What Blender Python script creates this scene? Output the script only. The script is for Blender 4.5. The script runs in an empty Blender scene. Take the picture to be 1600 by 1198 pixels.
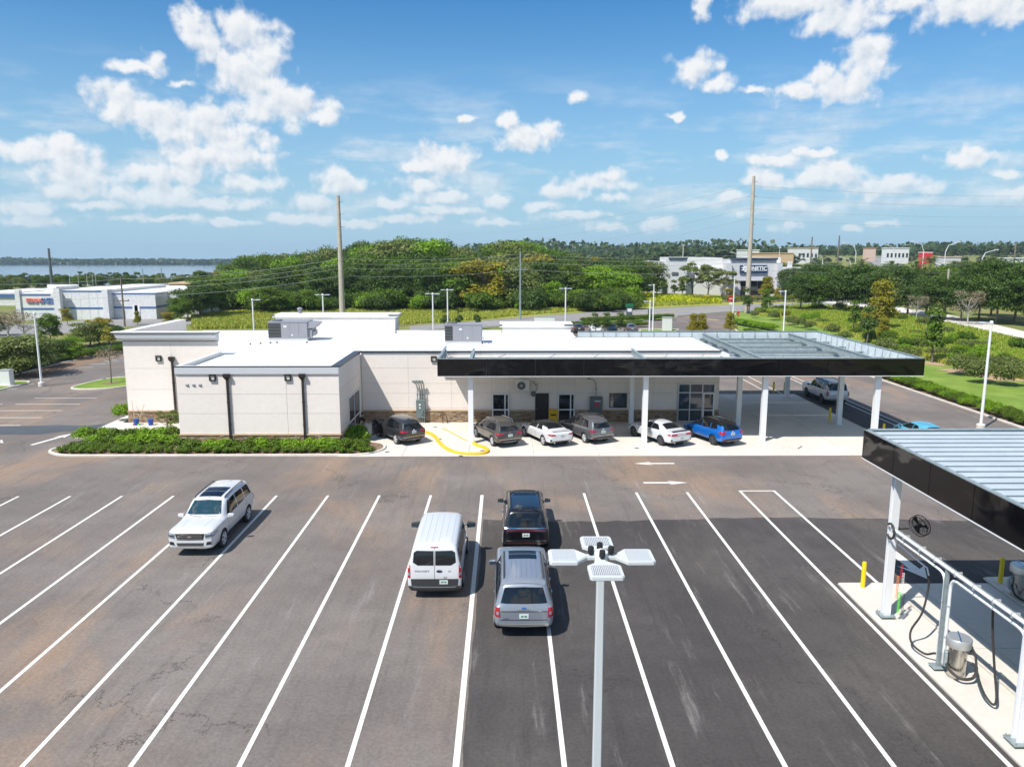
import bpy, bmesh, math, random
import numpy as np
from mathutils import Vector, Matrix
from mathutils.bvhtree import BVHTree

S = bpy.context.scene
COL = S.collection
R = math.radians
rnd = random.Random(7)

# ------------------------------------------------------------------ camera
CAM_H, PITCH, YAW, FPX = 12.8, 9.69, 0.48, 1200.0
cd = bpy.data.cameras.new('camera'); cam = bpy.data.objects.new('camera', cd); COL.objects.link(cam)
cd.sensor_width = 36; cd.lens = FPX / 1600 * 36; cd.clip_start = 0.3; cd.clip_end = 9000
cam.location = (0, 0, CAM_H); cam.rotation_euler = (R(90 - PITCH), 0, R(-YAW))
S.camera = cam
CAM_ROT = cam.rotation_euler.to_matrix()

def ray(px, py):
    return (CAM_ROT @ Vector(((px - 800) / FPX, -(py - 599) / FPX, -1))).normalized()
def G(px, py, z=0.0):
    "point of the ground plane z seen in that direction"
    d = ray(px, py); t = (z - CAM_H) / d.z
    return Vector((d.x * t, d.y * t, z))
def at(px, py, Y):
    "point at the distance Y seen in that direction"
    d = ray(px, py); t = Y / d.y
    return Vector((d.x * t, Y, CAM_H + d.z * t))

# ------------------------------------------------------------------ world, sun
SUN = Vector((-0.5, -0.5, 1.0)).normalized()          # towards the sun
SUN_EL = math.asin(SUN.z); SUN_AZ = math.atan2(SUN.x, SUN.y)
w = bpy.data.worlds.new('World'); S.world = w; w.use_nodes = True
w.cycles.sampling_method = 'MANUAL'; w.cycles.sample_map_resolution = 512
CLOUDS = [
 (295,38,24,32),(325,72,24,30),(375,58,36,42),(412,78,38,38),(395,120,58,42),(440,165,88,30),(380,110,42,50),(500,180,34,16),(352,100,22,32),
 (215,105,46,11),(240,98,16,16),(290,132,20,6),(190,162,46,32),(250,185,72,30),(300,200,64,34),(342,185,42,22),(350,215,62,34),(330,247,96,20),
 (420,220,22,19),(260,270,80,16),(390,287,48,14),(45,236,78,18),(95,226,36,16),(120,275,60,28),(110,300,56,14),(250,303,64,15),(345,318,66,9),
 (40,326,44,12),(150,322,54,7),(250,342,95,6),(60,347,54,6),(355,347,66,6),(485,318,46,13),(470,342,74,7),(530,285,46,17),
 (690,252,64,26),(650,262,44,10),(660,288,50,12),(690,308,66,11),(600,318,32,9),(700,330,66,7),(640,342,66,7),(560,350,50,6),
 (790,188,24,14),(825,214,48,24),(852,203,27,20),(730,184,19,8),(905,152,18,11),(770,316,32,10),(935,284,62,13),(955,275,36,10),(880,300,48,11),
 (850,322,54,8),(970,308,34,8),(900,338,64,6),(945,355,34,7),(1030,352,38,9),(780,348,50,6),(1095,14,18,18),
 (1250,6,84,24),(1320,28,74,26),(1400,4,64,14),(1530,6,92,26),(1575,22,54,18),(1088,108,40,24),(1120,130,32,12),(1180,142,26,7),(1235,144,36,15),
 (1285,118,26,17),(1330,135,48,30),(1356,100,36,42),(1366,78,27,24),(1210,250,52,11),(1270,240,42,9),(1200,278,36,14),(1300,264,42,22),(1275,278,60,12),
 (1385,295,72,13),(1410,283,42,10),(1140,311,32,11),(1245,321,32,11),(1287,324,18,8),(1230,353,28,6),(1330,357,20,5),(1380,350,20,5),
 (1515,246,52,15),(1520,236,26,12),(1570,270,26,8),(1588,300,26,9),(1155,337,13,6),(1125,243,11,7),(1055,182,16,6)]
def build_world():
    nt = w.node_tree; N = nt.nodes; L = nt.links; N.clear()
    def nd(t, **k):
        n = N.new(t)
        for a, b in k.items(): setattr(n, a, b)
        return n
    def inp(s, v):
        if isinstance(v, (int, float, tuple, list)): s.default_value = v
        else: L.new(v, s)
    def mth(op, a, b=None, c=None, clamp=False):
        n = nd('ShaderNodeMath', operation=op); n.use_clamp = clamp
        inp(n.inputs[0], a)
        if b is not None: inp(n.inputs[1], b)
        if c is not None: inp(n.inputs[2], c)
        return n.outputs[0]
    def vm(op, a, b=None, out=0):
        n = nd('ShaderNodeVectorMath', operation=op); inp(n.inputs[0], a)
        if b is not None: inp(n.inputs[1], b)
        return n.outputs[out]
    def mapr(v, a, b, c=0, d=1):
        n = nd('ShaderNodeMapRange', interpolation_type='SMOOTHSTEP'); inp(n.inputs[0], v)
        for i, q in enumerate((a, b, c, d)): n.inputs[i + 1].default_value = q
        return n.outputs[0]
    def mixc(f, a, b):
        n = nd('ShaderNodeMix', data_type='RGBA'); inp(n.inputs[0], f); inp(n.inputs[6], a); inp(n.inputs[7], b); return n.outputs[2]
    sky = nd('ShaderNodeTexSky', sky_type='NISHITA'); sky.sun_disc = False
    sky.sun_elevation = SUN_EL; sky.sun_rotation = SUN_AZ; sky.altitude = 10
    sky.air_density = 1.0; sky.dust_density = 0.6; sky.ozone_density = 3.0
    hsv = nd('ShaderNodeHueSaturation'); hsv.inputs['Saturation'].default_value = SKY_SAT; hsv.inputs['Hue'].default_value = SKY_HUE; L.new(sky.outputs[0], hsv.inputs['Color'])
    tc = nd('ShaderNodeTexCoord'); sp = nd('ShaderNodeSeparateXYZ'); L.new(tc.outputs['Generated'], sp.inputs[0])
    x, y, z = sp.outputs
    az = mth('ARCTAN2', x, y); el = mth('ARCSINE', z)
    cb = nd('ShaderNodeCombineXYZ'); L.new(mth('MULTIPLY', az, 1200.0), cb.inputs[0]); L.new(mth('MULTIPLY', el, 1200.0), cb.inputs[1])
    p = cb.outputs[0]
    def noise(v, scale, detail, rough=0.6, dist=0.0, color=False):
        n = nd('ShaderNodeTexNoise'); n.noise_dimensions = '2D'; L.new(v, n.inputs['Vector'])
        n.inputs['Scale'].default_value = scale; n.inputs['Detail'].default_value = detail; n.inputs['Roughness'].default_value = rough
        n.inputs['Distortion'].default_value = dist
        return n.outputs['Color' if color else 'Fac']
    wn = noise(p, 0.02, 5, 0.6, color=True)
    pw = vm('ADD', p, vm('MULTIPLY', vm('SUBTRACT', wn, (0.5, 0.5, 0.5)), (34, 22, 0)))
    pup = vm('ADD', pw, (-5.0, 11.0, 0))
    D = None; U = None
    for (cx, cy, rx, ry) in CLOUDS:
        d = ray(cx, cy)
        c = (math.atan2(d.x, d.y) * 1200, math.asin(d.z) * 1200)
        k = 1.03
        if cy > 265: ry = ry * 1.25
        q = vm('MULTIPLY', vm('SUBTRACT', pw, (c[0], c[1], 0)), (k / rx, k / ry, 0))
        ln = vm('LENGTH', q, out=1)
        D = ln if D is None else mth('MINIMUM', D, ln)
        l2 = vm('LENGTH', vm('MULTIPLY', vm('SUBTRACT', pup, (c[0], c[1], 0)), (k / rx, k / ry, 0)), out=1)
        U = l2 if U is None else mth('MINIMUM', U, l2)
    dens = mth('SUBTRACT', 1.12, D)
    fb = noise(p, 0.034, 7, 0.50)
    fb2 = noise(vm('ADD', p, (-5.0, 9.0, 0)), 0.034, 5, 0.5)
    n1 = mth('SUBTRACT', fb, 0.5)
    # elsewhere in the sky: unseen fair-weather clouds from noise, thickened to brighten the shade
    gen = noise(p, 0.0042, 4, 0.5)
    out = mth('MAXIMUM', mapr(mth('ABSOLUTE', az), 0.66, 0.8), mapr(el, 0.34, 0.44))
    gd = mth('ADD', mth('MULTIPLY', mth('SUBTRACT', gen, 0.53), 7.0), mth('MULTIPLY', mth('SUBTRACT', out, 1.0), 4.0))
    gd = mth('SUBTRACT', gd, mapr(z, 0.02, -0.02, 0, 6))
    d2 = mth('ADD', mth('MAXIMUM', dens, gd), mth('MULTIPLY', n1, 1.7))
    alpha = mapr(d2, -0.06, 0.72)
    alpha = mth('MULTIPLY', alpha, mapr(el, 0.015, 0.12, 0.55, 0.97))
    veil = mth('MULTIPLY', mapr(noise(vm('MULTIPLY', p, (.35, 1.5, 0)), 0.016, 5, 0.6), 0.44, 0.72, 0, 0.55), mth('MULTIPLY', mapr(el, 0.02, 0.06), mapr(el, 0.24, 0.10)))
    alpha = mth('MAXIMUM', alpha, veil)
    relief = mth('ADD', mth('MULTIPLY', mth('SUBTRACT', fb, fb2), 2.2), mth('MULTIPLY', mth('SUBTRACT', U, D), 0.55))
    body = mapr(d2, 0.2, 1.4, 0.0, 0.25)
    sh = mth('SUBTRACT', mth('ADD', 0.80, relief), body, clamp=True)
    ccol = mixc(sh, CLOUD_LO, CLOUD_HI)
    lowhaze = mapr(el, -0.02, 0.32, 0.88, 0.0)
    tn = nd('ShaderNodeMix', data_type='RGBA', blend_type='MULTIPLY'); tn.inputs[0].default_value = 1; L.new(hsv.outputs[0], tn.inputs[6]); tn.inputs[7].default_value = SKY_TINT
    s2 = mixc(lowhaze, tn.outputs[2], HAZE_SKY)
    tot = mixc(alpha, s2, ccol)
    bg = nd('ShaderNodeBackground'); L.new(tot, bg.inputs[0]); bg.inputs[1].default_value = SKY_STR
    wo = nd('ShaderNodeOutputWorld'); L.new(bg.outputs[0], wo.inputs[0])
HAZE = 0.00012
SKY_SAT, SKY_HUE, SKY_STR = 1.0, 0.5, 0.12
SKY_TINT = (.30, .68, .90, 1)
CLOUD_LO, CLOUD_HI, HAZE_SKY = (3.9, 4.45, 5.1, 1), (6.1, 6.2, 6.3, 1), (2.9, 4.25, 5.25, 1)
build_world()
sl = bpy.data.lights.new('sun', 'SUN'); so = bpy.data.objects.new('sun', sl); COL.objects.link(so)
sl.energy = 4.6; sl.angle = R(0.55); sl.color = (1.0, 0.955, 0.89)
so.rotation_euler = SUN.to_track_quat('Z', 'Y').to_euler(); so.location = (0, 0, 60)
vs = S.view_settings; S.display_settings.display_device = 'sRGB'
vs.view_transform = 'Standard'; vs.look = 'None'; vs.exposure = 0.35; vs.gamma = 1; vs.use_curve_mapping = False
cy = S.cycles; cy.max_bounces = 6; cy.diffuse_bounces = 4; cy.glossy_bounces = 3; cy.transmission_bounces = 4; cy.transparent_max_bounces = 6
cy.use_denoising = True; cy.caustics_reflective = False; cy.caustics_refractive = False; cy.volume_bounces = 0
cy.use_adaptive_sampling = True; cy.adaptive_threshold = 0.02

# ------------------------------------------------------------------ materials
M = {}
def mat(name, col=(.5, .5, .5), rough=.6, metal=0., spec=.5, coat=0., emis=None):
    m = bpy.data.materials.new(name); m.use_nodes = True; M[name] = m
    b = m.node_tree.nodes['Principled BSDF']
    b.inputs['Base Color'].default_value = (*col, 1); b.inputs['Roughness'].default_value = rough
    b.inputs['Metallic'].default_value = metal; b.inputs['Specular IOR Level'].default_value = spec
    b.inputs['Coat Weight'].default_value = coat; b.inputs['Coat Roughness'].default_value = .04
    return m
class NT:
    def __init__(s, m):
        s.t = m.node_tree; s.N = s.t.nodes; s.L = s.t.links; s.b = s.N['Principled BSDF']
        s.obj = None
    def inp(s, k, v):
        if isinstance(v, (int, float, tuple, list)): k.default_value = v
        else: s.L.new(v, k)
    def coord(s, scale=(1, 1, 1), kind='Object', rot=0):
        tc = s.N.new('ShaderNodeTexCoord')
        if kind == 'World':
            g = s.N.new('ShaderNodeNewGeometry'); o = g.outputs['Position']
        else: o = tc.outputs[kind]
        mp = s.N.new('ShaderNodeMapping'); mp.inputs['Scale'].default_value = scale; mp.inputs['Rotation'].default_value = (0, 0, rot); s.L.new(o, mp.inputs[0]); return mp.outputs[0]
    def noise(s, v, scale, det=4, rough=.55, dist=0, out='Fac'):
        n = s.N.new('ShaderNodeTexNoise'); s.L.new(v, n.inputs['Vector']); n.inputs['Scale'].default_value = scale
        n.inputs['Detail'].default_value = det; n.inputs['Roughness'].default_value = rough; n.inputs['Distortion'].default_value = dist; return n.outputs[out]
    def ramp(s, v, a, b, c=0., d=1.):
        n = s.N.new('ShaderNodeMapRange'); n.interpolation_type = 'SMOOTHSTEP'; s.inp(n.inputs[0], v)
        for i, q in enumerate((a, b, c, d)): n.inputs[i + 1].default_value = q
        return n.outputs[0]
    def mix(s, f, a, b, mode='MIX'):
        n = s.N.new('ShaderNodeMix'); n.data_type = 'RGBA'; n.blend_type = mode; s.inp(n.inputs[0], f)
        s.inp(n.inputs[6], (*a, 1) if isinstance(a, tuple) and len(a) == 3 else a); s.inp(n.inputs[7], (*b, 1) if isinstance(b, tuple) and len(b) == 3 else b); return n.outputs[2]
    def m(s, op, a, b=0.):
        n = s.N.new('ShaderNodeMath'); n.operation = op; s.inp(n.inputs[0], a); s.inp(n.inputs[1], b); return n.outputs[0]
    def bump(s, h, strength=.3, dist=.02):
        n = s.N.new('ShaderNodeBump'); s.L.new(h, n.inputs['Height']); n.inputs['Strength'].default_value = strength; n.inputs['Distance'].default_value = dist
        s.L.new(n.outputs[0], s.b.inputs['Normal'])
    def col(s, c): s.inp(s.b.inputs['Base Color'], c)
    def rgh(s, c): s.inp(s.b.inputs['Roughness'], c)

def asphalt(name, c1, c2, stain, stain_amt, streak):
    m = mat(name, c1, .85, spec=.3); n = NT(m)
    v = n.coord(kind='World'); vs_ = n.coord((1.0, .10, 1), kind='World', rot=0)
    big = n.noise(v, .11, 5, .6); fine = n.noise(v, 9, 6, .75); mid = n.noise(v, .9, 6, .65)
    c = n.mix(n.ramp(big, .35, .68), c1, c2)
    c = n.mix(n.ramp(mid, .4, .75, 0, .35), c, tuple(q * .78 for q in c1))
    sm = n.m('MULTIPLY', n.ramp(n.noise(n.coord((1, .45, 1), kind='World'), .16, 6, .62, .6), .47, .70), stain_amt)
    c = n.mix(sm, c, stain)
    st = n.ramp(n.noise(vs_, 1.6, 7, .7), .56, .78, 0, streak)
    c = n.mix(st, c, (.34, .32, .30))
    st2 = n.ramp(n.noise(n.coord((1.3, .08, 1), kind='World'), 2.1, 5, .7), .5, .72, 0, .4)
    c = n.mix(st2, c, tuple(q * .7 for q in c1))
    vo = n.N.new('ShaderNodeTexVoronoi'); vo.feature = 'DISTANCE_TO_EDGE'; vo.inputs['Scale'].default_value = .17
    vd = n.coord(kind='World')
    ad = n.N.new('ShaderNodeVectorMath'); ad.operation = 'ADD'; n.L.new(vd, ad.inputs[0])
    sc = n.N.new('ShaderNodeVectorMath'); sc.operation = 'SCALE'; n.L.new(n.noise(v, .5, 6, .7, out='Color'), sc.inputs[0]); sc.inputs['Scale'].default_value = 4.5
    n.L.new(sc.outputs[0], ad.inputs[1]); n.L.new(ad.outputs[0], vo.inputs['Vector'])
    cr = n.m('MULTIPLY', n.ramp(vo.outputs[0], .0, .010, 1, 0), n.ramp(n.noise(v, .13, 2), .5, .6))
    c = n.mix(n.m('MULTIPLY', cr, .75), c, (.03, .028, .026))
    grain = n.ramp(fine, .3, .72, .80, 1.16)
    g = n.N.new('ShaderNodeVectorMath'); g.operation = 'SCALE'; n.L.new(c, g.inputs[0]); n.L.new(grain, g.inputs['Scale'])
    n.col(g.outputs[0]); n.bump(n.noise(v, 28, 3, .7), .35, .01)
    return m
asphalt('asphalt_old', (.158, .136, .123), (.222, .194, .174), (.34, .225, .145), .58, .5)
asphalt('asphalt_new', (.060, .054, .051), (.092, .083, .078), (.135, .118, .105), .6, .55)
asphalt('asphalt_dark_blue', (.075,.085,.10), (.10,.11,.125), (.1,.1,.1), .2, .1)
asphalt('asphalt_road', (.26, .25, .245), (.31, .30, .29), (.3, .28, .25), .3, .2)

def speckle(name, a, b, s1=1., s2=12., rough=.8, bump=.2, amt=(.35, .7), spec=.4, kind='World', g=(.90, 1.06)):
    g_ = g
    m = mat(name, a, rough, spec=spec); n = NT(m); v = n.coord(kind=kind)
    c = n.mix(n.ramp(n.noise(v, s1, 6, .62), *amt), a, b)
    g = n.ramp(n.noise(v, s2, 4, .7), .3, .7, *g_)
    q = n.N.new('ShaderNodeVectorMath'); q.operation = 'SCALE'; n.L.new(c, q.inputs[0]); n.L.new(g, q.inputs['Scale'])
    n.col(q.outputs[0])
    if bump: n.bump(n.noise(v, s2 * 2, 3), bump, .01)
    return m
speckle('concrete', (.60, .555, .49), (.66, .62, .56), .35, 5, .85, .05, g=(.96, 1.03))
speckle('concrete_joint', (.30, .27, .23), (.36, .33, .29), 1, 7, .9, 0)
speckle('kerb_concrete', (.58, .53, .46), (.68, .63, .56), .7, 9, .85, .1)
speckle('road_paint', (.74, .72, .67), (.36, .335, .31), 5.5, 24, .7, 0, (.56, .78))
speckle('yellow_paint', (.80, .50, .02), (.72, .43, .02), 2, 20, .6, 0)
speckle('stucco', (.79, .715, .65), (.81, .74, .675), .25, 3, .9, .05, g=(.975, 1.02))
speckle('stucco_back', (.60, .54, .48), (.62, .56, .50), .4, 8, .9, 0)
speckle('membrane', (.77, .76, .735), (.70, .68, .64), .22, 3, .7, 0, g=(.97, 1.02))
speckle('white_metal', (.78, .79, .80), (.80, .80, .80), 1.5, 4, .45, 0, kind='Object', g=(.98, 1.01))
speckle('galvanised', (.30, .355, .36), (.38, .435, .44), 2.4, 10, .42, 0, kind='Object')
speckle('lining_metal', (.52, .58, .61), (.58, .64, .67), 1.5, 6, .5, 0, kind='Object', g=(.96, 1.03))
speckle('soffit_metal', (.58, .60, .60), (.64, .66, .66), .6, 4, .6, 0, g=(.96, 1.03))
M['galvanised'].node_tree.nodes['Principled BSDF'].inputs['Metallic'].default_value = .35
speckle('deck_metal', (.42, .47, .495), (.47, .52, .545), .8, 5, .5, 0, g=(.97, 1.02))
speckle('lawn', (.135, .225, .02), (.225, .30, .045), .28, 6, .9, .25, g=(.82, 1.12))
speckle('mulch', (.17, .10, .06), (.30, .22, .16), 5, 30, .95, .6)
speckle('sand', (.42, .29, .18), (.36, .24, .13), 1, 12, .95, .2)
speckle('field_ground', (.26, .28, .04), (.38, .34, .09), .06, 1.2, .95, .4)
speckle('scrub_ground', (.14, .18, .03), (.24, .21, .07), .09, 1.5, .95, .5)
speckle('stone_cap', (.50, .36, .22), (.56, .41, .27), 3, 12, .85, 0)
speckle('bark', (.16, .125, .095), (.24, .20, .16), 3, 12, .95, .3, kind='Object')
speckle('pale_bark', (.38, .35, .31), (.46, .43, .38), 3, 12, .95, .3, kind='Object')
speckle('concrete_pole', (.42, .37, .30), (.50, .45, .38), 1.5, 9, .9, .1, kind='Object')
speckle('far_wall_white', (.66, .66, .66), (.70, .70, .69), .2, 2, .85, 0)
speckle('far_wall_grey', (.58, .58, .60), (.62, .62, .64), .2, 2, .85, 0)
def stone_mat():
    m = mat('stone', (.3, .2, .13), .9, spec=.2); n = NT(m)
    g = n.N.new('ShaderNodeNewGeometry'); v = n.coord(kind='World')
    cr = n.N.new('ShaderNodeValToRGB'); n.L.new(g.outputs['Random Per Island'], cr.inputs[0])
    e = cr.color_ramp.elements; e[0].color = (.17, .105, .06, 1); e[1].color = (.52, .40, .27, 1)
    for p, c in ((.25, (.34, .22, .12, 1)), (.5, (.42, .30, .19, 1)), (.75, (.27, .22, .18, 1))):
        k = e.new(p); k.color = c
    n.col(n.mix(n.ramp(n.noise(v, 12, 5), .4, .7, 0, .4), cr.outputs[0], (.2, .14, .09)))
stone_mat()
mat('dark_bronze', (.035, .028, .026), .4, .3); mat('coping_dark', (.045, .05, .065), .4, .2)
mat('black', (.012, .012, .013), .7); mat('dark_door', (.018, .016, .015), .5); mat('rubber', (.022, .022, .023), .75)
mat('hose', (.035, .031, .03), .5); mat('trim_grey', (.55, .56, .58), .5)
mat('steel', (.62, .58, .52), .22, 1.); mat('chrome', (.7, .7, .7), .12, 1.)
mat('lid_steel', (.66, .64, .60), .38, .7)
def brushed():
    n = NT(M['steel']); v = n.coord((40, 40, .6)); n.rgh(n.ramp(n.noise(v, 3, 3), .3, .7, .16, .36))
brushed()
mat('grey_box', (.16, .20, .20), .5, .2); mat('dark_grey_box', (.11, .125, .14), .5, .2); mat('unit_grey', (.28, .28, .31), .55, .1)
mat('bollard_yellow', (.80, .56, .01), .45); mat('aluminium', (.62, .63, .64), .35, .4); mat('plastic_white', (.72, .72, .70), .5)
mat('label_white', (.75, .75, .75), .5); mat('label_red', (.6, .03, .05), .5); mat('sign_red', (.60, .02, .03), .4); mat('sign_white', (.8, .8, .8), .5)
mat('glass', (.012, .016, .020), .03, spec=.9); mat('glass_blue', (.03, .055, .075), .05, spec=.9)
mat('car_glass', (.008, .010, .013), .04, spec=.6); mat('sunroof_glass', (.006, .008, .014), .18, spec=.3); mat('windshield_glass', (.016, .045, .055), .03, spec=.8, coat=1.)
mat('navy', (.015, .035, .085), .5); mat('blue_stripe', (.05, .14, .33), .5); mat('sign_navy', (.012, .045, .11), .5)
mat('text_orange', (.78, .16, .08), .5); mat('text_blue', (.05, .16, .42), .5)
mat('bin_yellow', (.75, .45, .01), .5); mat('bucket_blue', (.01, .07, .33), .4); mat('hydrant_red', (.5, .02, .02), .4)
mat('coil_green', (.15, .75, .03), .4); mat('coil_orange', (.75, .2, .02), .4); mat('coil_yellow', (.8, .6, .03), .4); mat('green_sign', (.01, .14, .06), .5)
mat('wire', (.30, .30, .30), .6); mat('sconce_lens', (.72, .68, .6), .4)
def black_panel():
    m = mat('gloss_black', (.005, .0045, .005), .07, spec=.45, coat=0.); n = NT(m); v = n.coord((.4, .4, .7), kind='World')
    n.bump(n.noise(v, .9, 1.5, .4, 1.2), 1.0, .03)
black_panel()
def panelled(name, c1, c2, sx, sz):
    return speckle(name, c1, c2)
def paint(name, col, metal=0., rough=.32):
    m = mat(name, col, rough, metal, coat=1.); return m
paint('paint_white', (.64, .645, .655)); paint('paint_black', (.006, .006, .008), 0, .25); paint('paint_grey', (.27, .30, .35), .35, .34)
paint('paint_brown_grey', (.075, .068, .062), .3, .25); paint('paint_dark_grey', (.04, .042, .048), .4, .3); paint('paint_steel_grey', (.13, .135, .15), .4, .3)
paint('paint_silver', (.62, .64, .66), .1, .32); paint('paint_blue', (.005, .16, .60), .3, .25); paint('paint_sky', (.10, .42, .60), .1, .3); paint('paint_red', (.4, .02, .02), .1, .3)
mat('cladding', (.035, .036, .038), .6); mat('silver_trim', (.50, .49, .47), .3, .6)
mat('red_light', (.36, .006, .02), .15, coat=1.); mat('dark_red_light', (.10, .004, .012), .2, coat=1.); mat('clear_light', (.30, .36, .43), .12, .3, coat=1.); mat('plate', (.62, .68, .66), .5); mat('plate_mark', (.05, .22, .12), .5)
mat('rim', (.60, .60, .62), .35, .25); mat('rim_dark', (.10, .10, .105), .35, .5); mat('seat_cloth', (.4, .36, .3), .9)
mat('lamp_grey', (.57, .60, .61), .45); mat('seam_grey', (.06, .06, .065), .7); mat('skin', (.52, .30, .20), .6); mat('shirt_black', (.012, .012, .014), .9); mat('trousers_khaki', (.30, .24, .16), .9); mat('hair_dark', (.02, .013, .01), .8); mat('shoe', (.02, .02, .02), .6)
def leaf(name, c1, c2, c3):
    m = mat(name, c1, .55, spec=.35); n = NT(m); g = n.N.new('ShaderNodeNewGeometry'); oi = n.N.new('ShaderNodeObjectInfo')
    c = n.mix(g.outputs['Random Per Island'], c1, c2)
    c = n.mix(n.m('MULTIPLY', oi.outputs['Random'], .45), c, c3)
    n.col(c)
    tr = n.N.new('ShaderNodeBsdfTranslucent'); n.L.new(c, tr.inputs[0]); ms = n.N.new('ShaderNodeMixShader'); ms.inputs[0].default_value = .28
    out = [q for q in n.N if q.type == 'OUTPUT_MATERIAL'][0]
    n.L.new(n.b.outputs[0], ms.inputs[1]); n.L.new(tr.outputs[0], ms.inputs[2]); n.L.new(ms.outputs[0], out.inputs[0]); return m
leaf('leaf_dark', (.045, .095, .010), (.095, .165, .022), (.085, .13, .03))
leaf('leaf_mid', (.06, .13, .007), (.14, .24, .017), (.14, .18, .018))
leaf('leaf_bright', (.14, .28, .008), (.27, .42, .02), (.18, .34, .015))
leaf('leaf_yellow', (.20, .22, .012), (.36, .32, .02), (.34, .24, .02))
leaf('leaf_olive', (.12, .165, .04), (.23, .26, .075), (.16, .21, .04))
leaf('leaf_bare', (.24, .20, .14), (.34, .28, .20), (.28, .20, .10))
leaf('leaf_far', (.04, .075, .022), (.085, .13, .035), (.06, .10, .03))
leaf('grass_tall', (.32, .38, .04), (.54, .50, .11), (.40, .42, .06))
leaf('weed_yellow', (.42, .50, .01), (.58, .60, .02), (.48, .54, .02))

# ------------------------------------------------------------------ builders
def tag(o, label=None, cat=None, group=None, kind=None):
    if label: o['label'] = label
    if cat: o['category'] = cat
    if group: o['group'] = group
    if kind: o['kind'] = kind
    return o
def empty(name, label, cat, loc=(0, 0, 0), rz=0, group=None):
    o = bpy.data.objects.new(name, None); COL.objects.link(o); o.location = loc; o.rotation_euler = (0, 0, rz); o.empty_display_size = .2
    return tag(o, label, cat, group)
def link(name, me, parent=None, loc=None, rot=None):
    o = bpy.data.objects.new(name, me); COL.objects.link(o)
    if parent: o.parent = parent
    if loc is not None: o.location = loc
    if rot is not None: o.rotation_euler = rot
    return o
class MB:
    def __init__(s): s.v = []; s.f = []; s.mi = []; s.mats = []
    def mid(s, m):
        if m is None: return 0
        if m not in s.mats: s.mats.append(m)
        return s.mats.index(m)
    def add(s, vs_, fs, m=None):
        b = len(s.v); s.v += [tuple(q) for q in vs_]; i = s.mid(m)
        for f in fs: s.f.append(tuple(b + k for k in f)); s.mi.append(i)
        return s
    def box(s, x0, x1, y0, y1, z0, z1, m=None):
        if x0 > x1: x0, x1 = x1, x0
        if y0 > y1: y0, y1 = y1, y0
        if z0 > z1: z0, z1 = z1, z0
        return s.add([(x0, y0, z0), (x1, y0, z0), (x1, y1, z0), (x0, y1, z0), (x0, y0, z1), (x1, y0, z1), (x1, y1, z1), (x0, y1, z1)],
                     [(0, 3, 2, 1), (4, 5, 6, 7), (0, 1, 5, 4), (1, 2, 6, 5), (2, 3, 7, 6), (3, 0, 4, 7)], m)
    def obox(s, c, dx, dy, z0, z1, a, m=None):
        ca, sa = math.cos(a), math.sin(a); P = []
        for z in (z0, z1):
            for (u, v) in ((-dx, -dy), (dx, -dy), (dx, dy), (-dx, dy)): P.append((c[0] + u * ca - v * sa, c[1] + u * sa + v * ca, z))
        return s.add(P, [(0, 3, 2, 1), (4, 5, 6, 7), (0, 1, 5, 4), (1, 2, 6, 5), (2, 3, 7, 6), (3, 0, 4, 7)], m)
    def prism(s, pts, z0, z1, m=None, bottom=True):
        n = len(pts); A = sum(pts[i][0] * pts[(i + 1) % n][1] - pts[(i + 1) % n][0] * pts[i][1] for i in range(n))
        if A < 0: pts = pts[::-1]
        vs_ = [(p[0], p[1], z0) for p in pts] + [(p[0], p[1], z1) for p in pts]
        fs = [tuple(range(n, 2 * n))] + [(i, (i + 1) % n, (i + 1) % n + n, i + n) for i in range(n)]
        if bottom: fs.append(tuple(range(n))[::-1])
        return s.add(vs_, fs, m)
    def sheet(s, pts, z, m=None):
        n = len(pts); A = sum(pts[i][0] * pts[(i + 1) % n][1] - pts[(i + 1) % n][0] * pts[i][1] for i in range(n))
        if A < 0: pts = pts[::-1]
        return s.add([(p[0], p[1], z) for p in pts], [tuple(range(n))], m)
    def tube(s, pts, r, n=8, m=None, caps=True, r2=None):
        pts = [Vector(p) for p in pts]; V = []; k = len(pts); up = None
        for i, p in enumerate(pts):
            t = (pts[min(i + 1, k - 1)] - pts[max(i - 1, 0)]).normalized()
            if up is None: up = Vector((0, 0, 1)) if abs(t.z) < .9 else Vector((1, 0, 0))
            a = t.cross(up).normalized(); b_ = a.cross(t).normalized(); up = b_
            rr = r if r2 is None else r + (r2 - r) * i / (k - 1)
            if isinstance(r, (list, tuple)): rr = r[i]
            for j in range(n):
                an = 2 * math.pi * j / n; V.append(p + a * math.cos(an) * rr + b_ * math.sin(an) * rr)
        F = [(i * n + j, i * n + j + n, i * n + (j + 1) % n + n, i * n + (j + 1) % n) for i in range(k - 1) for j in range(n)]
        if caps: F += [tuple(range(n)), tuple(range((k - 1) * n, k * n))[::-1]]
        return s.add(V, F, m)
    def lathe(s, prof, n=20, c=(0, 0, 0), m=None, axis='z'):
        V = []
        for (r_, z) in prof:
            for j in range(n):
                a = 2 * math.pi * j / n; q = (r_ * math.cos(a), r_ * math.sin(a), z)
                if axis == 'x': q = (q[2], q[0], q[1])
                if axis == 'y': q = (q[1], q[2], q[0])
                V.append((c[0] + q[0], c[1] + q[1], c[2] + q[2]))
        k = len(prof); F = [(i * n + j, i * n + (j + 1) % n, (i + 1) * n + (j + 1) % n, (i + 1) * n + j) for i in range(k - 1) for j in range(n)]
        F += [tuple(range(n))[::-1], tuple(range((k - 1) * n, k * n))]
        return s.add(V, F, m)
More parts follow.
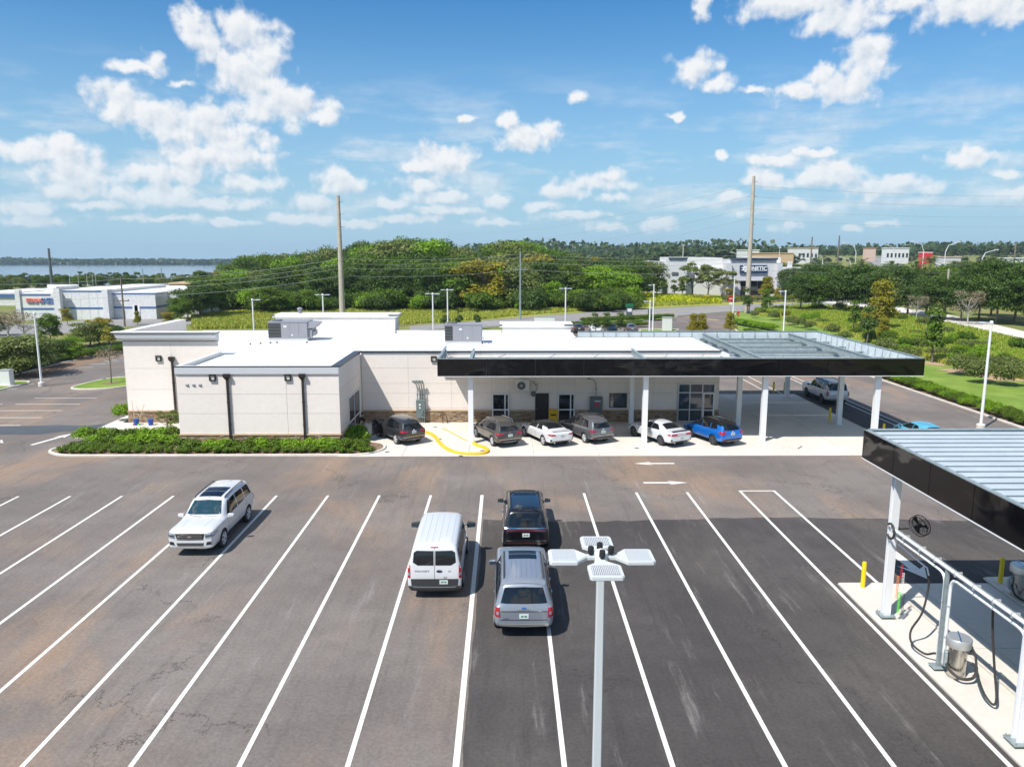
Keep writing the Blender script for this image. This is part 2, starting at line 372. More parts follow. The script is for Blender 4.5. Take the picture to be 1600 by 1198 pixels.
    def mesh(s, name, m=None):
        me = bpy.data.meshes.new(name); me.from_pydata(s.v, [], s.f)
        if s.mats:
            for q in s.mats: me.materials.append(M[q])
            me.polygons.foreach_set('material_index', s.mi)
        elif m: me.materials.append(M[m])
        me.update(); return me
    def build(s, name, m=None, parent=None, smooth=False, bevel=0, loc=None, rot=None):
        me = s.mesh(name, m)
        if smooth: me.polygons.foreach_set('use_smooth', [True] * len(me.polygons)); me.set_sharp_from_angle(angle=R(40))
        if bevel:
            b = bmesh.new(); b.from_mesh(me); bmesh.ops.bevel(b, geom=[e for e in b.edges if e.is_manifold and e.calc_face_angle(0) > .5], offset=bevel, segments=1, affect='EDGES', profile=.5)
            b.to_mesh(me); b.free()
        return link(name, me, parent, loc, rot)
def struct(name, mb, m=None, parent=None, kind='structure', **k):
    o = mb.build(name, m, parent, **k); o['kind'] = kind; return o
def copy_tree(o, parent=None, loc=None, rz=None, label=None, scale=None):
    c = o.copy(); COL.objects.link(c)
    if parent: c.parent = parent
    for ch in list(o.children): copy_tree(ch, c)
    if loc is not None: c.location = loc
    if rz is not None: c.rotation_euler = (0, 0, rz)
    if scale is not None: c.scale = scale
    if label: c['label'] = label
    return c
def text_obj(name, txt, size, m, parent=None, M4=None, extrude=.004, align='CENTER', sx=1.0, bold=0.0):
    cu = bpy.data.curves.new(name, 'FONT'); cu.body = txt; cu.size = size; cu.extrude = extrude; cu.align_x = align; cu.align_y = 'CENTER'; cu.resolution_u = 2; cu.offset = bold
    to = bpy.data.objects.new('tmp', cu); COL.objects.link(to)
    dg = bpy.context.evaluated_depsgraph_get(); me = bpy.data.meshes.new_from_object(to.evaluated_get(dg)); me.name = name
    COL.objects.unlink(to); bpy.data.objects.remove(to)
    me.materials.clear(); me.materials.append(M[m])
    if sx != 1: me.transform(Matrix.Diagonal((sx, 1, 1, 1)))
    if M4 is not None: me.transform(M4)
    return link(name, me, parent)
def face_cam(x, y, z): return Matrix.Translation((x, y, z)) @ Matrix.Rotation(R(90), 4, 'X')     # upright, facing -Y
# ------------------------------------------------------------------ terrain, lake
def sst(t): t = min(1, max(0, t)); return t * t * (3 - 2 * t)
def gz(x, y):
    z = -22 * sst((y - 240) / 600) * (1 - sst((x + 20) / 260)) + 9 * sst((y - 260) / 450) * sst((x - 40) / 260) * (1 - sst((y - 1000) / 900))
    z -= 220 * sst((y - 2500) / 1500)
    if y > 2000: z += (1 - sst((x + 20) / 260)) * 1 * sst((y - 2030) / 300)
    return z
def terrain():
    xs = sorted(set([-3600, -2800, -2200, -1700, -1300, -1000, -800, -650, -520, -420] + list(range(-340, 341, 20)) + [400, 480, 580, 700, 850, 1050, 1300, 1700, 2200, 2800, 3600]))
    ys = [-300, -150, -60] + list(range(-20, 420, 20)) + [440, 480, 520, 560, 600, 650, 700, 760, 820, 900, 1000, 1200, 1500, 1800, 2000, 2030, 2080, 2150, 2250, 2400, 2800, 3500, 5000, 7000]
    V = [(x, y, gz(x, y) - .06) for y in ys for x in xs]; n = len(xs)
    F = [(j * n + i, j * n + i + 1, j * n + i + 1 + n, j * n + i + n) for j in range(len(ys) - 1) for i in range(n - 1)]
    mb = MB(); mb.add(V, F); struct('ground', mb, 'scrub_ground', smooth=True)
terrain()
m = mat('water', (.10, .17, .24), .12, spec=.5); n_ = NT(m); n_.bump(n_.noise(n_.coord((.02, .06, 1), kind='World'), 6, 4, .6), .25, .4)
struct('lake_water', MB().add([(-4500, 700, -20), (300, 700, -20), (600, 2120, -20), (-4500, 2120, -20)], [(0, 1, 2, 3)]), 'water')

# ------------------------------------------------------------------ lot
LX0, LX1 = -51.8, 38.0
lot = [(LX0, -20), (LX1, -20), (LX1, 128)] + [G(1150, 506).xy[:], G(1142, 497).xy[:], G(1134, 488).xy[:], G(1062, 493.5).xy[:], G(1040, 499).xy[:], G(985, 505).xy[:], G(900, 507).xy[:]] + [(9, 136), (9, 112), (-40, 104), (-48, 100), (LX0, 90)]
struct('parking_lot', MB().sheet([tuple(p)[:2] for p in lot], 0), 'asphalt_old')
edge_ = [(37.9 - 39.0 * i / 60, 35.65 + rnd.uniform(-.12, .12) + .25 * math.sin(i * .21)) for i in range(61)]
struct('resurfaced_lot', MB().sheet([(-1.12, -20), (37.9, -20)] + edge_ + [(-1.1 + rnd.uniform(-.04, .04), 35 - .8 * k) for k in range(40)], .004), 'asphalt_new')
struct('exit_lane', MB().sheet([(24.0, 70.8), (24.0, 68.9), (26.6, 68.9), (26.6, 47.5), (30.2, 47.5), (30.2, 70.8)], .004), 'asphalt_new')
def poly(px_pts, z, name, m, kind='structure'):
    return struct(name, MB().sheet([G(*p).xy[:] for p in px_pts], z), m, kind=kind)
poly([(640, 509), (700, 505), (840, 494), (960, 485), (1100, 478), (1200, 474), (1330, 470), (1340, 477), (1230, 483), (1134, 487), (1060, 492.8), (960, 499), (890, 504), (800, 509), (640, 516)], -.01, 'road', 'asphalt_road')
poly([(1262, 461), (1330, 468), (1400, 479), (1480, 491), (1560, 508), (1620, 522), (1640, 540), (1560, 520), (1500, 508), (1440, 498), (1370, 484), (1320, 476), (1262, 470)], -.008, 'back_road', 'concrete')
for a, b in (((900, 495.4), (1060, 486.6)), ((1060, 486.4), (1150, 482.6))):
    p, q = G(*a), G(*b); dv = (q - p).normalized(); nv = Vector((-dv.y, dv.x, 0)) * .12
    struct('centre_line', MB().sheet([(p + nv).xy[:], (q + nv).xy[:], (q - nv).xy[:], (p - nv).xy[:]], .0), 'yellow_paint')
p_, q_ = G(1095, 496), G(1103, 500)
struct('exit_lane_line', MB().obox(((p_ + q_) / 2).xy[:], .25, 4.2, .004, .012, .5), 'yellow_paint')
# lawns, field
poly([(640, 505), (300, 505), (330, 494), (500, 478), (700, 476), (860, 471), (1000, 462), (1100, 464), (1260, 466), (1260, 474), (1100, 477), (960, 484), (840, 493), (700, 504)], -.03, 'field', 'field_ground')
lawn = [(39.0, 10), (39.0, 128), G(1152, 505).xy[:], G(1145, 492).xy[:], G(1170, 487).xy[:], G(1200, 490).xy[:], G(1250, 499).xy[:], G(1330, 521).xy[:], G(1420, 549).xy[:], G(1520, 575).xy[:], G(1640, 594).xy[:], G(1800, 620).xy[:], (80, 10)]
struct('lawn', MB().sheet([tuple(p)[:2] for p in lawn], -.02), 'lawn')
struct('left_lawn', MB().sheet([(-54, 40), (-95, 40), (-110, 100), (-95, 150), (-30, 150), (-30, 108), (-49, 103), (-54, 91)], -.02), 'scrub_ground')
poly([(-60, 512), (60, 505), (200, 497), (300, 500), (300, 507), (200, 510), (80, 523), (-60, 532)], -.012, 'side_street', 'asphalt_road')

# ------------------------------------------------------------------ kerbs
def offset_path(pts, d, closed):
    P = [Vector((p[0], p[1])) for p in pts]; n = len(P); out = []
    for i in range(n):
        a = P[(i - 1) % n] if (closed or i > 0) else P[i]; b = P[(i + 1) % n] if (closed or i < n - 1) else P[i]
        t1 = (P[i] - a).normalized() if (P[i] - a).length > 1e-6 else (b - P[i]).normalized(); t2 = (b - P[i]).normalized() if (b - P[i]).length > 1e-6 else t1
        t = (t1 + t2).normalized(); nn = Vector((-t.y, t.x)); k = 1 / max(.5, nn.dot(Vector((-t1.y, t1.x)))); out.append(P[i] + nn * d * k)
    return out
def round_poly(pts, r, seg=6):
    out = []; n = len(pts)
    for i in range(n):
        p = Vector(pts[i][:2]); a = Vector(pts[i - 1][:2]); b = Vector(pts[(i + 1) % n][:2]); rr = min(r if not isinstance(r, (list, tuple)) else r[i], (a - p).length * .48, (b - p).length * .48)
        s = p + (a - p).normalized() * rr; e = p + (b - p).normalized() * rr
        for k in range(seg + 1):
            t = k / seg; out.append(tuple(s * (1 - t) ** 2 + p * 2 * t * (1 - t) + e * t * t))
    return out
def kerb(pts, closed=False, wd=.18, h=.13, m='kerb_concrete', name='kerb', parent=None, z0=.0):
    n = len(pts); a = offset_path(pts, wd / 2, closed); b = offset_path(pts, -wd / 2, closed); V = []
    ai = offset_path(pts, wd / 2 - .03, closed); bi = offset_path(pts, -wd / 2 + .03, closed)
    for i in range(n): V += [(a[i].x, a[i].y, z0 - .05), (a[i].x, a[i].y, h - .03), (ai[i].x, ai[i].y, h), (bi[i].x, bi[i].y, h), (b[i].x, b[i].y, h - .03), (b[i].x, b[i].y, z0 - .05)]
    F = []
    for i in range(n if closed else n - 1):
        j = (i + 1) % n
        for k in range(5): F.append((i * 6 + k, i * 6 + k + 1, j * 6 + k + 1, j * 6 + k))
    if not closed: F += [tuple(range(6)), tuple(range((n - 1) * 6, n * 6))[::-1]]
    mb = MB().add(V, [f[::-1] for f in F]); o = mb.build(name, m, parent)
    bmh = bmesh.new(); bmh.from_mesh(o.data); bmesh.ops.recalc_face_normals(bmh, faces=bmh.faces); bmh.to_mesh(o.data); bmh.free()
    o['kind'] = 'structure'; return o
# right side of the lot, left side, back
kerb([(LX1 + .1, -20), (LX1 + .1, 40), (LX1 + .1, 126), (LX1 + 1.2, 131), G(1152, 506).xy[:], G(1146, 497).xy[:], G(1150, 489).xy[:]])
kerb([(LX0, -20), (LX0, 90), (-51, 95), (-48, 100), (-44, 103.4), (-38, 104.2), (9, 112), (9, 136)])
struct('mulch_strip', MB().sheet([(38.2, -20), (40.3, -20), (40.3, 124), (38.2, 124)], .02), 'mulch')
struct('mulch_strip', MB().sheet([(-51.9, 20), (-54.2, 20), (-54.2, 91), (-50, 103), (-47.6, 101)], .02), 'mulch')
# front planting bed
bed = round_poly([(-30.1, 49.0), (-28.4, 47.6), (-9.2, 47.6), (-7.9, 48.9), (-8.2, 50.6), (-9.6, 51.2), (-10.7, 51.2), (-10.7, 49.3), (-21.7, 49.3), (-21.7, 52.0), (-27.3, 52.1)], [2.2, 1.6, 1.8, 1.3, .8, .4, .1, .05, .05, .05, 1.6])
kerb(bed, True); struct('planting_bed', MB().sheet(bed, .07), 'mulch')
# grass island with the young tree, and the small island with the cabinet
isl = round_poly([G(103, 609).xy[:], G(179, 608.5).xy[:], G(236, 596).xy[:], G(236, 587).xy[:], G(172, 591.5).xy[:], G(131, 600).xy[:]], 2.2)
kerb(isl, True); struct('grass_island', MB().sheet(isl, .10), 'lawn')
isl2 = round_poly([G(47, 598.5).xy[:], G(44, 596.4).xy[:], G(0, 596).xy[:], G(-70, 597).xy[:], G(-60, 622).xy[:], G(0, 610).xy[:]], 1.6)
kerb(isl2, True); struct('grass_island', MB().sheet(isl2, .10), 'lawn')
# back entrance island
isl3 = round_poly([G(916, 507).xy[:], G(985, 505.5).xy[:], G(1036, 499.5).xy[:], G(1060, 494.6).xy[:], G(1046, 495.2).xy[:], G(905, 502.5).xy[:]], 1.0)
kerb(isl3, True); struct('grass_island', MB().sheet(isl3, .10), 'lawn')
isl4 = round_poly([G(1000, 515).xy[:], G(1062, 515).xy[:], G(1048, 521).xy[:], G(1040, 530).xy[:], G(1000, 530).xy[:]], 1.0)
kerb(isl4, True); struct('grass_island', MB().sheet(isl4, .10), 'lawn')

# ------------------------------------------------------------------ concrete slabs (each slab a piece)
def slabs(name, xs, ys, z, base=-.02, gap=.025, skip=None):
    root = bpy.data.objects.new(name, None); COL.objects.link(root); root['kind'] = 'structure'
    struct('joint_bed', MB().box(xs[0], xs[-1], ys[0], ys[-1], base, z - .02), 'concrete_joint', root)
    for i in range(len(xs) - 1):
        for j in range(len(ys) - 1):
            if skip and skip(xs[i], ys[j]): continue
            MB().box(xs[i] + gap / 2, xs[i + 1] - gap / 2, ys[j] + gap / 2, ys[j + 1] - gap / 2, z - .03, z + rnd.uniform(-.002, .002)).build('concrete_slab', 'concrete', root)
    return root
slabs('front_apron', [-10.7, -6.6, -2.4, 1.8, 6.0, 10.2, 14.4, 18.3, 22.2, 26.4], [47.4, 52.2, 57.3], .03)
slabs('canopy_slab', [16.3, 19.6, 22.9, 26.4], [57.33, 61.2, 65.0, 68.9], .03)
slabs('left_sidewalk', [-30.0, -27.0, -24.4, -21.7], [52.3, 54.8, 57.25], .05)
struct('left_sidewalk', MB().box(-30.0, -29.1, 57.25, 66, -.02, .05), 'concrete')
struct('step', MB().prism([(2.0, 55.9), (7.2, 55.9), (7.2, 57.25), (2.0, 57.25)], .02, .17), 'concrete')
# raised walk by the big columns and the yellow kerb loop
struct('raised_walk', MB().prism([(14.9, 53.1), (16.0, 52.0), (18.4, 49.2), (19.2, 48.9), (19.7, 49.5), (17.9, 52.6), (16.2, 57.2), (15.2, 57.2)], .02, .14), 'concrete')
yk = [G(660, 673, .1), G(672, 679), G(680, 684), G(686, 692), G(694, 700), G(706, 706.5), G(722, 710), G(742, 710.8), G(757, 709.5), G(762, 705.5), G(757, 701), G(745, 697), G(738, 692.5)]
yk = [tuple(q.xy) for q in yk]
def smooth_path(P, k=4):
    out = []; P = [Vector(p) for p in P]; n = len(P)
    for i in range(n - 1):
        a, b, c, d = P[max(i - 1, 0)], P[i], P[i + 1], P[min(i + 2, n - 1)]
        for j in range(k):
            t = j / k; out.append(.5 * ((2 * b) + (c - a) * t + (2 * a - 5 * b + 4 * c - d) * t * t + (3 * b - a - 3 * c + d) * t ** 3))
    out.append(P[-1]); return out
kerb([tuple(q) for q in smooth_path(yk)], False, .22, .17, 'yellow_paint', 'yellow_kerb', z0=.03)
def line(a, b, wd=.1, z=.008, m='road_paint', name='painted_line', parent=None):
    a = Vector(a[:2]); b = Vector(b[:2]); t = (b - a).normalized(); nn = Vector((-t.y, t.x)) * wd / 2
    return struct(name, MB().sheet([tuple(a + nn), tuple(a - nn), tuple(b - nn), tuple(b + nn)], z), m, parent)
line(G(691, 669).xy, G(729, 689).xy, .13, .036, 'yellow_paint')
# utility cover plates, little square marks in the apron
for q in ((680, 667), (687, 686), (605, 706), (754, 704), (995, 700), (720, 712)):
    g = G(*q, .03); struct('cover_plate', MB().box(g.x - .13, g.x + .13, g.y - .13, g.y + .13, .03, .038), 'dark_grey_box')

# ------------------------------------------------------------------ markings
for i in range(-14, 3):
    X = -1.27 + 2.74 * i
    if i == 1: pass
    Y1 = 39.5 if X < 0 else 39.8
    line((X, 4), (X, Y1), .17 if i == 0 else .135, name='bay_line')
for X in (7.05, 9.8): line((X, 4), (X, 39.9), .135, name='bay_line')
line((12.74, 4), (12.74, 40.1), .14, name='bay_line'); line((14.6, 28.3), (14.6, 40.1), .14, name='bay_line'); line((12.67, 40.1), (14.67, 40.1), .14, .012, name='bay_line')
for k in range(11): line((-51.6, 72.3 + 2.75 * k), (-46.5, 72.3 + 2.75 * k), .11, name='bay_line')
for k in range(5): line((-41.9, 56.6 + 2.72 * k), (-36.4, 56.6 + 2.72 * k), .12, name='bay_line')
for k in range(1, 4): line((-50.6, 56.6 + 2.72 * k), (-43, 56.6 + 2.72 * k), .12, name='bay_line')
for X in (24.25, 25.35): line((X, 69.1), (X, 96), .11, .009, name='lane_line')
for X in (29.25, 29.95): line((X, 48), (X, 92), .11, .009, name='lane_line')
for a, b in (((980, 652), (1014, 667)), ((958, 674), (973, 680)), ((845, 672), (850, 676))):
    line(G(*a, .03).xy, G(*b, .03).xy, .10, .037, name='bay_line')
def arrow(cx, cy_, ang, L=2.7, wd=.24, hw=.75, hl=1.15, z=.008):
    P = [(-L / 2, -wd / 2), (L / 2 - hl * .75, -wd / 2), (L / 2 - hl, -hw / 2), (L / 2, 0), (L / 2 - hl, hw / 2), (L / 2 - hl * .75, wd / 2), (-L / 2, wd / 2)]
    ca, sa = math.cos(ang), math.sin(ang)
    struct('painted_arrow', MB().sheet([(cx + x * ca - y * sa, cy_ + x * sa + y * ca) for x, y in P], z), 'road_paint')
g = G(1022, 724); arrow(g.x, g.y, math.pi, 2.5); g = G(1040, 754); arrow(g.x, g.y, 0, 2.5)
g = G(82, 686); arrow(g.x, g.y, math.pi / 2 - .28, 3.4, .28, .9, 1.2)
g = G(-8, 688); arrow(g.x, g.y, -.6, 2.6)
arrow(16.75, 30.1, -math.pi / 2 , 2.9, .42, 1.15, 1.3, .012)
# dark bluish strip on the asphalt left of the building
poly([(-70, 668), (95, 664), (130, 665), (168, 662), (176, 666), (160, 672), (100, 674), (60, 679), (-70, 679)], .004, 'damp_patch', 'asphalt_dark_blue') if 'asphalt_dark_blue' in M else None
# ------------------------------------------------------------------ low white service building
BH = 5.5
bld = empty('service_building', 'low beige flat-roofed building with white roof, stone base and black canopy on its right', 'building')
def cells(us, zs, holes):
    for i in range(len(us) - 1):
        for j in range(len(zs) - 1):
            c = ((us[i] + us[i + 1]) / 2, (zs[j] + zs[j + 1]) / 2)
            if any(h[0] < c[0] < h[1] and h[2] < c[1] < h[3] for h in holes): continue
            yield us[i], us[i + 1], zs[j], zs[j + 1]
def panel_wall(plane, p, us, zs, holes=(), m='stucco', out=-1, t=.02, g=.009):
    for a, b, c, d in cells(us, zs, holes):
        a, b, c, d = a + g, b - g, c + g, d - g
        if plane == 'y': MB().box(a, b, p, p + out * t, c, d).build('panel', m, bld)
        else: MB().box(p, p + out * t, a, b, c, d).build('panel', m, bld)
def stones(plane, p, u0, u1, z0, z1, holes=(), out=-1):
    mb = MB(); z = z0
    while z < z1 - .02:
        h = min(rnd.choice((.07, .09, .12)), z1 - z); u = u0 + rnd.uniform(-.2, 0)
        while u < u1:
            L = rnd.uniform(.16, .5); a, b = max(u, u0), min(u + L, u1); u += L
            if b - a < .03: continue
            c = (a + b) / 2
            if any(q[0] < c < q[1] and q[2] < z + h / 2 < q[3] for q in holes): continue
            t = rnd.uniform(.05, .11)
            if plane == 'y': mb.box(a + .008, b - .008, p, p + out * t, z + .006, z + h - .006)
            else: mb.box(p, p + out * t, a + .008, b - .008, z + .006, z + h - .006)
        z += h
    o = mb.build('stone_veneer', 'stone', bld); o['kind'] = 'stuff'; return o
core = MB()
t_ = .0
core.box(-21.6, 6.1, 57.33, 73, 0, 5.12).box(6.1, 16.2, 57.33, 66.5, 0, 5.12).box(-21.5, -10.93, 49.63, 57.33, 0, 5.12).box(-28.6, -21.6, 57.33, 72.8, 0, 5.12)
core.build('wall_core', 'stucco_back', bld)
rf = MB(); e = .005
rf.box(-21.6, 6.1, 57.33, 73, 5.121, 5.2).box(6.1, 16.2, 57.33, 66.5, 5.121, 5.2).box(-21.5, -10.93, 49.7, 57.33, 5.121, 5.2).box(-28.5, -21.6, 57.4, 72.7, 5.121, 5.2)
rf.build('roof', 'membrane', bld)
for x in range(-20, 16, 3):
    for y0, y1 in (((57.6, 66.2) if x > 5.5 else (57.6, 72.5)),): MB().box(x, x + .12, y0, y1, 5.2, 5.206).build('roof_seam', 'trim_grey', bld)
for x in (-20, -17, -14): MB().box(x, x + .12, 49.95, 57.5, 5.2, 5.206).build('roof_seam', 'trim_grey', bld)
# parapets: white upstand, white top, dark front drip edge
def parapet(x0, x1, y0, y1, h, side, name='parapet'):
    MB().box(x0, x1, y0, y1, 5.2, h - .05).build(name, 'membrane', bld)
    MB().box(x0 - .03, x1 + .03, y0 - .03, y1 + .03, h - .05, h).build('coping', 'membrane', bld)
    e = .05
    if side == 'f': MB().box(x0 - e, x1 + e, y0 - .075, y0 - .032, h - .12, h + .012).build('drip_edge', 'coping_dark', bld)
    if side == 'r': MB().box(x1 + .032, x1 + .075, y0 - .05, y1 + .05, h - .12, h + .012).build('drip_edge', 'coping_dark', bld)
    if side == 'b': MB().box(x0, x1, y1 + .032, y1 + .075, h - .12, h + .03).build('drip_edge', 'coping_dark', bld)
parapet(-21.5, -10.93, 49.6, 49.85, BH, 'f'); parapet(-11.18, -10.93, 49.9, 57.2, BH, 'r'); parapet(-21.5, -21.28, 49.9, 57.25, BH, 'l')
MB().box(-11.35, -10.85, 49.55, 57.3, BH - .06, BH + .02).build('coping', 'coping_dark', bld)
parapet(-10.85, 16.2, 57.3, 57.55, BH, 'f'); parapet(15.97, 16.2, 57.6, 66.3, BH, 'r')
parapet(6.1, 16.2, 66.25, 66.5, BH, 'b'); parapet(-28.6, -21.9, 72.6, 72.85, BH, 'b'); parapet(-10.4, -.4, 72.75, 73.0, BH, 'b'); parapet(5.85, 6.1, 66.6, 70.5, BH, 'x')
# left tower with flared cornice
TW = 6.95
MB().box(-28.6, -21.6, 57.3 + .03, 57.62, 5.2, TW - .7).box(-28.6, -28.35, 57.65, 68.3, 5.2, TW - .05).build('tower_wall', 'stucco', bld)
co = MB()
co.add([(-28.65, 57.27, 6.3), (-21.55, 57.27, 6.3), (-21.55, 57.0, 6.5), (-28.9, 57.0, 6.5), (-29.1, 56.95, 6.86), (-21.5, 56.95, 6.86), (-28.65, 57.62, 6.2), (-21.55, 57.62, 6.2), (-29.1, 57.62, 6.86), (-21.5, 57.62, 6.86)],
       [(0, 1, 2, 3), (3, 2, 5, 4), (4, 5, 9, 8), (8, 9, 7, 6), (1, 7, 9, 5, 2), (0, 3, 4, 8, 6)])
co.build('cornice', 'trim_grey', bld)
MB().box(-29.3, -21.45, 56.9, 57.66, 6.86, 6.92).build('coping', 'coping_dark', bld); MB().box(-29.3, -21.45, 56.93, 57.7, 6.921, 6.97).build('coping', 'membrane', bld)
MB().box(-29.05, -28.32, 57.7, 68.3, 6.88, 6.95).build('coping', 'membrane', bld); MB().box(-29.1, -29.06, 57.6, 68.3, 6.8, 6.96).build('drip_edge', 'coping_dark', bld)
# raised blocks along the back
def block(x0, x1, y0, y1, h):
    MB().box(x0, x1, y0, y1, 5.0, h - .25).build('raised_parapet', 'membrane', bld)
    MB().box(x0 - .25, x1 + .25, y0 - .12, y1 + .2, h - .25, h).build('cornice', 'membrane', bld)
    MB().box(x1 - .6, x1 + .28, y0 - .16, y0 - .125, h - .1, h + .01).build('drip_edge', 'coping_dark', bld)
    MB().box(x0 - .28, x0 - .02, y0 - .16, y0 - .125, h - .1, h + .01).build('drip_edge', 'coping_dark', bld)
block(-21.7, -10.45, 72.6, 75.2, 7.0); block(-.3, 6.0, 70.6, 73.6, 6.25)
vent = MB().lathe([(.18, 0), (.18, .35), (.26, .36), (.26, .5), (.1, .58)], 12, (-19.8, 74.2, 7.0)).build('roof_vent', 'unit_grey', bld)
for x, y in ((-21.3, 63.9), (-20.6, 64.4), (-19.9, 64.8), (-19.4, 65.0), (-16.9, 65.1)): MB().lathe([(.06, 0), (.06, .08), (.09, .09), (.09, .12)], 8, (x, y, 5.2)).build('roof_drain', 'coping_dark', bld)
# front wing panels and gray band under the coping
panel_wall('y', 49.62, [-21.5, -17.9, -14.35, -10.9], [.98, 2.35, 3.65, 4.98])
MB().box(-21.52, -10.88, 49.5, 49.62, 4.99, 5.42).build('grey_band', 'trim_grey', bld)
panel_wall('x', -10.93, [49.6, 52.4, 56.6, 57.3], [.98, 2.9, 3.9, 5.38], [(52.4, 56.6, 0, 2.9)], out=1)
MB().box(-21.52, -10.86, 49.5, 49.62, .90, .975).build('stone_cap', 'stone_cap', bld)
MB().box(-10.92, -10.82, 49.6, 52.35, .90, .975).build('stone_cap', 'stone_cap', bld)
stones('y', 49.62, -21.5, -10.93, 0, .9); stones('x', -10.93, 49.6, 52.35, 0, .9, out=1)
# main wall
H_ = [(-1.06, .28, 0, 2.27), (2.24, 3.28, 0, 2.27), (3.94, 5.27, 0, 2.27), (7.88, 9.22, 1.12, 2.27), (13.07, 15.92, 0, 3.03)]
us = [-10.85, -7.35, -4.1, -1.06, .28, 2.24, 3.28, 3.94, 5.27, 7.88, 9.22, 11.2, 13.07, 15.92, 16.2]
panel_wall('y', 57.33, us, [.98, 1.12, 2.27], H_); panel_wall('y', 57.33, us, [2.27, 3.03], H_)
panel_wall('y', 57.33, [-10.85, -7.35, -4.1, -1.06, .28, 2.24, 3.94, 5.27, 7.88, 11.2, 13.07, 16.2], [3.03, 4.2, 5.38])
for a, b in ((-10.85, -1.08), (.3, 2.22), (3.3, 3.92), (5.29, 13.05), (15.94, 16.2)):
    MB().box(a, b, 57.2, 57.33, .90, .975).build('stone_cap', 'stone_cap', bld); stones('y', 57.33, a, b, 0, .9)
panel_wall('x', 16.2, [57.3, 60.4, 63.5, 66.5], [.98, 3.03, 5.38], out=1); stones('x', 16.2, 57.3, 66.5, 0, .9, out=1)
# tower front
panel_wall('y', 57.33, [-28.6, -25.05, -21.5], [.98, 2.6, 4.2, 6.2]); stones('y', 57.33, -28.6, -21.5, 0, .9); MB().box(-28.62, -21.5, 57.2, 57.33, .9, .975).build('stone_cap', 'stone_cap', bld)
panel_wall('x', -28.6, [57.3, 62, 68.3], [.98, 3.0, 5.1, 6.8]); stones('x', -28.6, 57.3, 66, 0, .9)
# glazing
def framed(x0, x1, z0, z1, y, vm_, hm_, m='aluminium', glass='glass', name='window', fw=.07):
    f = MB(); yy = y - .05
    f.box(x0, x0 + fw, yy, y + .05, z0, z1).box(x1 - fw, x1, yy, y + .05, z0, z1).box(x0 + fw, x1 - fw, yy, y + .05, z1 - fw, z1).box(x0 + fw, x1 - fw, yy, y + .05, z0, z0 + fw)
    for v in vm_: f.box(v - fw / 2, v + fw / 2, yy - .004, y + .05, z0 + fw, z1 - fw)
    for h in hm_: f.box(x0 + fw, x1 - fw, yy - .002, y + .045, h - fw / 2, h + fw / 2)
    o = f.build(name, m, bld)
    X = [x0 + fw] + [v for v in vm_] + [x1 - fw]; Z = [z0 + fw] + list(hm_) + [z1 - fw]
    for i in range(len(X) - 1):
        for j in range(len(Z) - 1): MB().box(X[i], X[i + 1], y - .01, y + .01, Z[j], Z[j + 1]).build('pane', glass, o)
    return o
framed(-1.04, .26, .03, 2.25, 57.27, [-.05], [1.0], 'white_metal', name='glass_door', fw=.09); framed(3.96, 5.25, .03, 2.25, 57.27, [4.93], [1.0], 'white_metal', name='glass_door', fw=.09)
framed(7.9, 9.2, 1.14, 2.25, 57.27, [8.25], [1.75], 'dark_bronze', 'glass_blue', fw=.05)
wf = framed(13.09, 15.9, .05, 3.0, 57.27, [14.0, 14.95], [.98, 2.3], 'aluminium', 'glass_blue', 'shop_front', fw=.07)
MB().box(15.0, 15.82, 57.18, 57.22, .08, 2.28).box(0, 0, 0, 0, 0, 0).build('door_leaf_glass', 'glass', wf)
df = MB(); df.box(14.98, 15.08, 57.14, 57.24, .05, 2.3).box(15.76, 15.86, 57.14, 57.24, .05, 2.3).box(15.08, 15.76, 57.14, 57.24, 2.2, 2.3).box(15.08, 15.76, 57.14, 57.24, .05, .28).box(15.08, 15.76, 57.14, 57.24, .92, 1.0); df.build('door_frame', 'white_metal', wf)
d = MB().box(2.26, 3.26, 57.24, 57.3, .03, 2.25).build('steel_door', 'dark_door', bld); MB().box(2.36, 2.5, 57.19, 57.235, 1.0, 1.06).lathe([(.03, 0), (.03, .05)], 8, (2.36, 57.2, 1.03)).build('handle', 'chrome', d)
# glazed opening in the wing return
o = MB(); x = -10.93
o.box(x - .05, x + .06, 52.42, 52.52, 0, 2.88).box(x - .05, x + .06, 56.3, 56.58, 0, 2.88).box(x - .05, x + .06, 52.52, 56.3, 2.78, 2.88).box(x - .03, x + .05, 52.52, 56.3, 1.0, 1.07).box(x - .03, x + .05, 54.4, 54.47, 0, 2.78)
o = o.build('glass_door', 'white_metal', bld); MB().box(x - .04, x + .01, 52.52, 54.4, .05, 2.78).build('pane', 'glass', o); MB().box(x - .04, x + .012, 54.47, 56.3, .05, 2.78).build('pane', 'glass', o)
# sconces
for x, y, z in ((-26.0, 57.3, 4.97), (-19.1, 49.59, 5.0 - .25), (-14.2, 49.59, 5.0 - .25), (-5.4, 57.3, 4.9)):
    f = MB(); a, b = .21, .13
    f.box(x - a, x - b, y - .12, y, z - a, z + a).box(x + b, x + a, y - .12, y, z - a, z + a).box(x - b, x + b, y - .12, y, z + b, z + a).box(x - b, x + b, y - .12, y, z - a, z - b)
    f = f.build('wall_light', 'dark_bronze', bld); MB().box(x - b, x + b, y - .05, y, z - b, z + b).build('lens', 'sconce_lens', f)
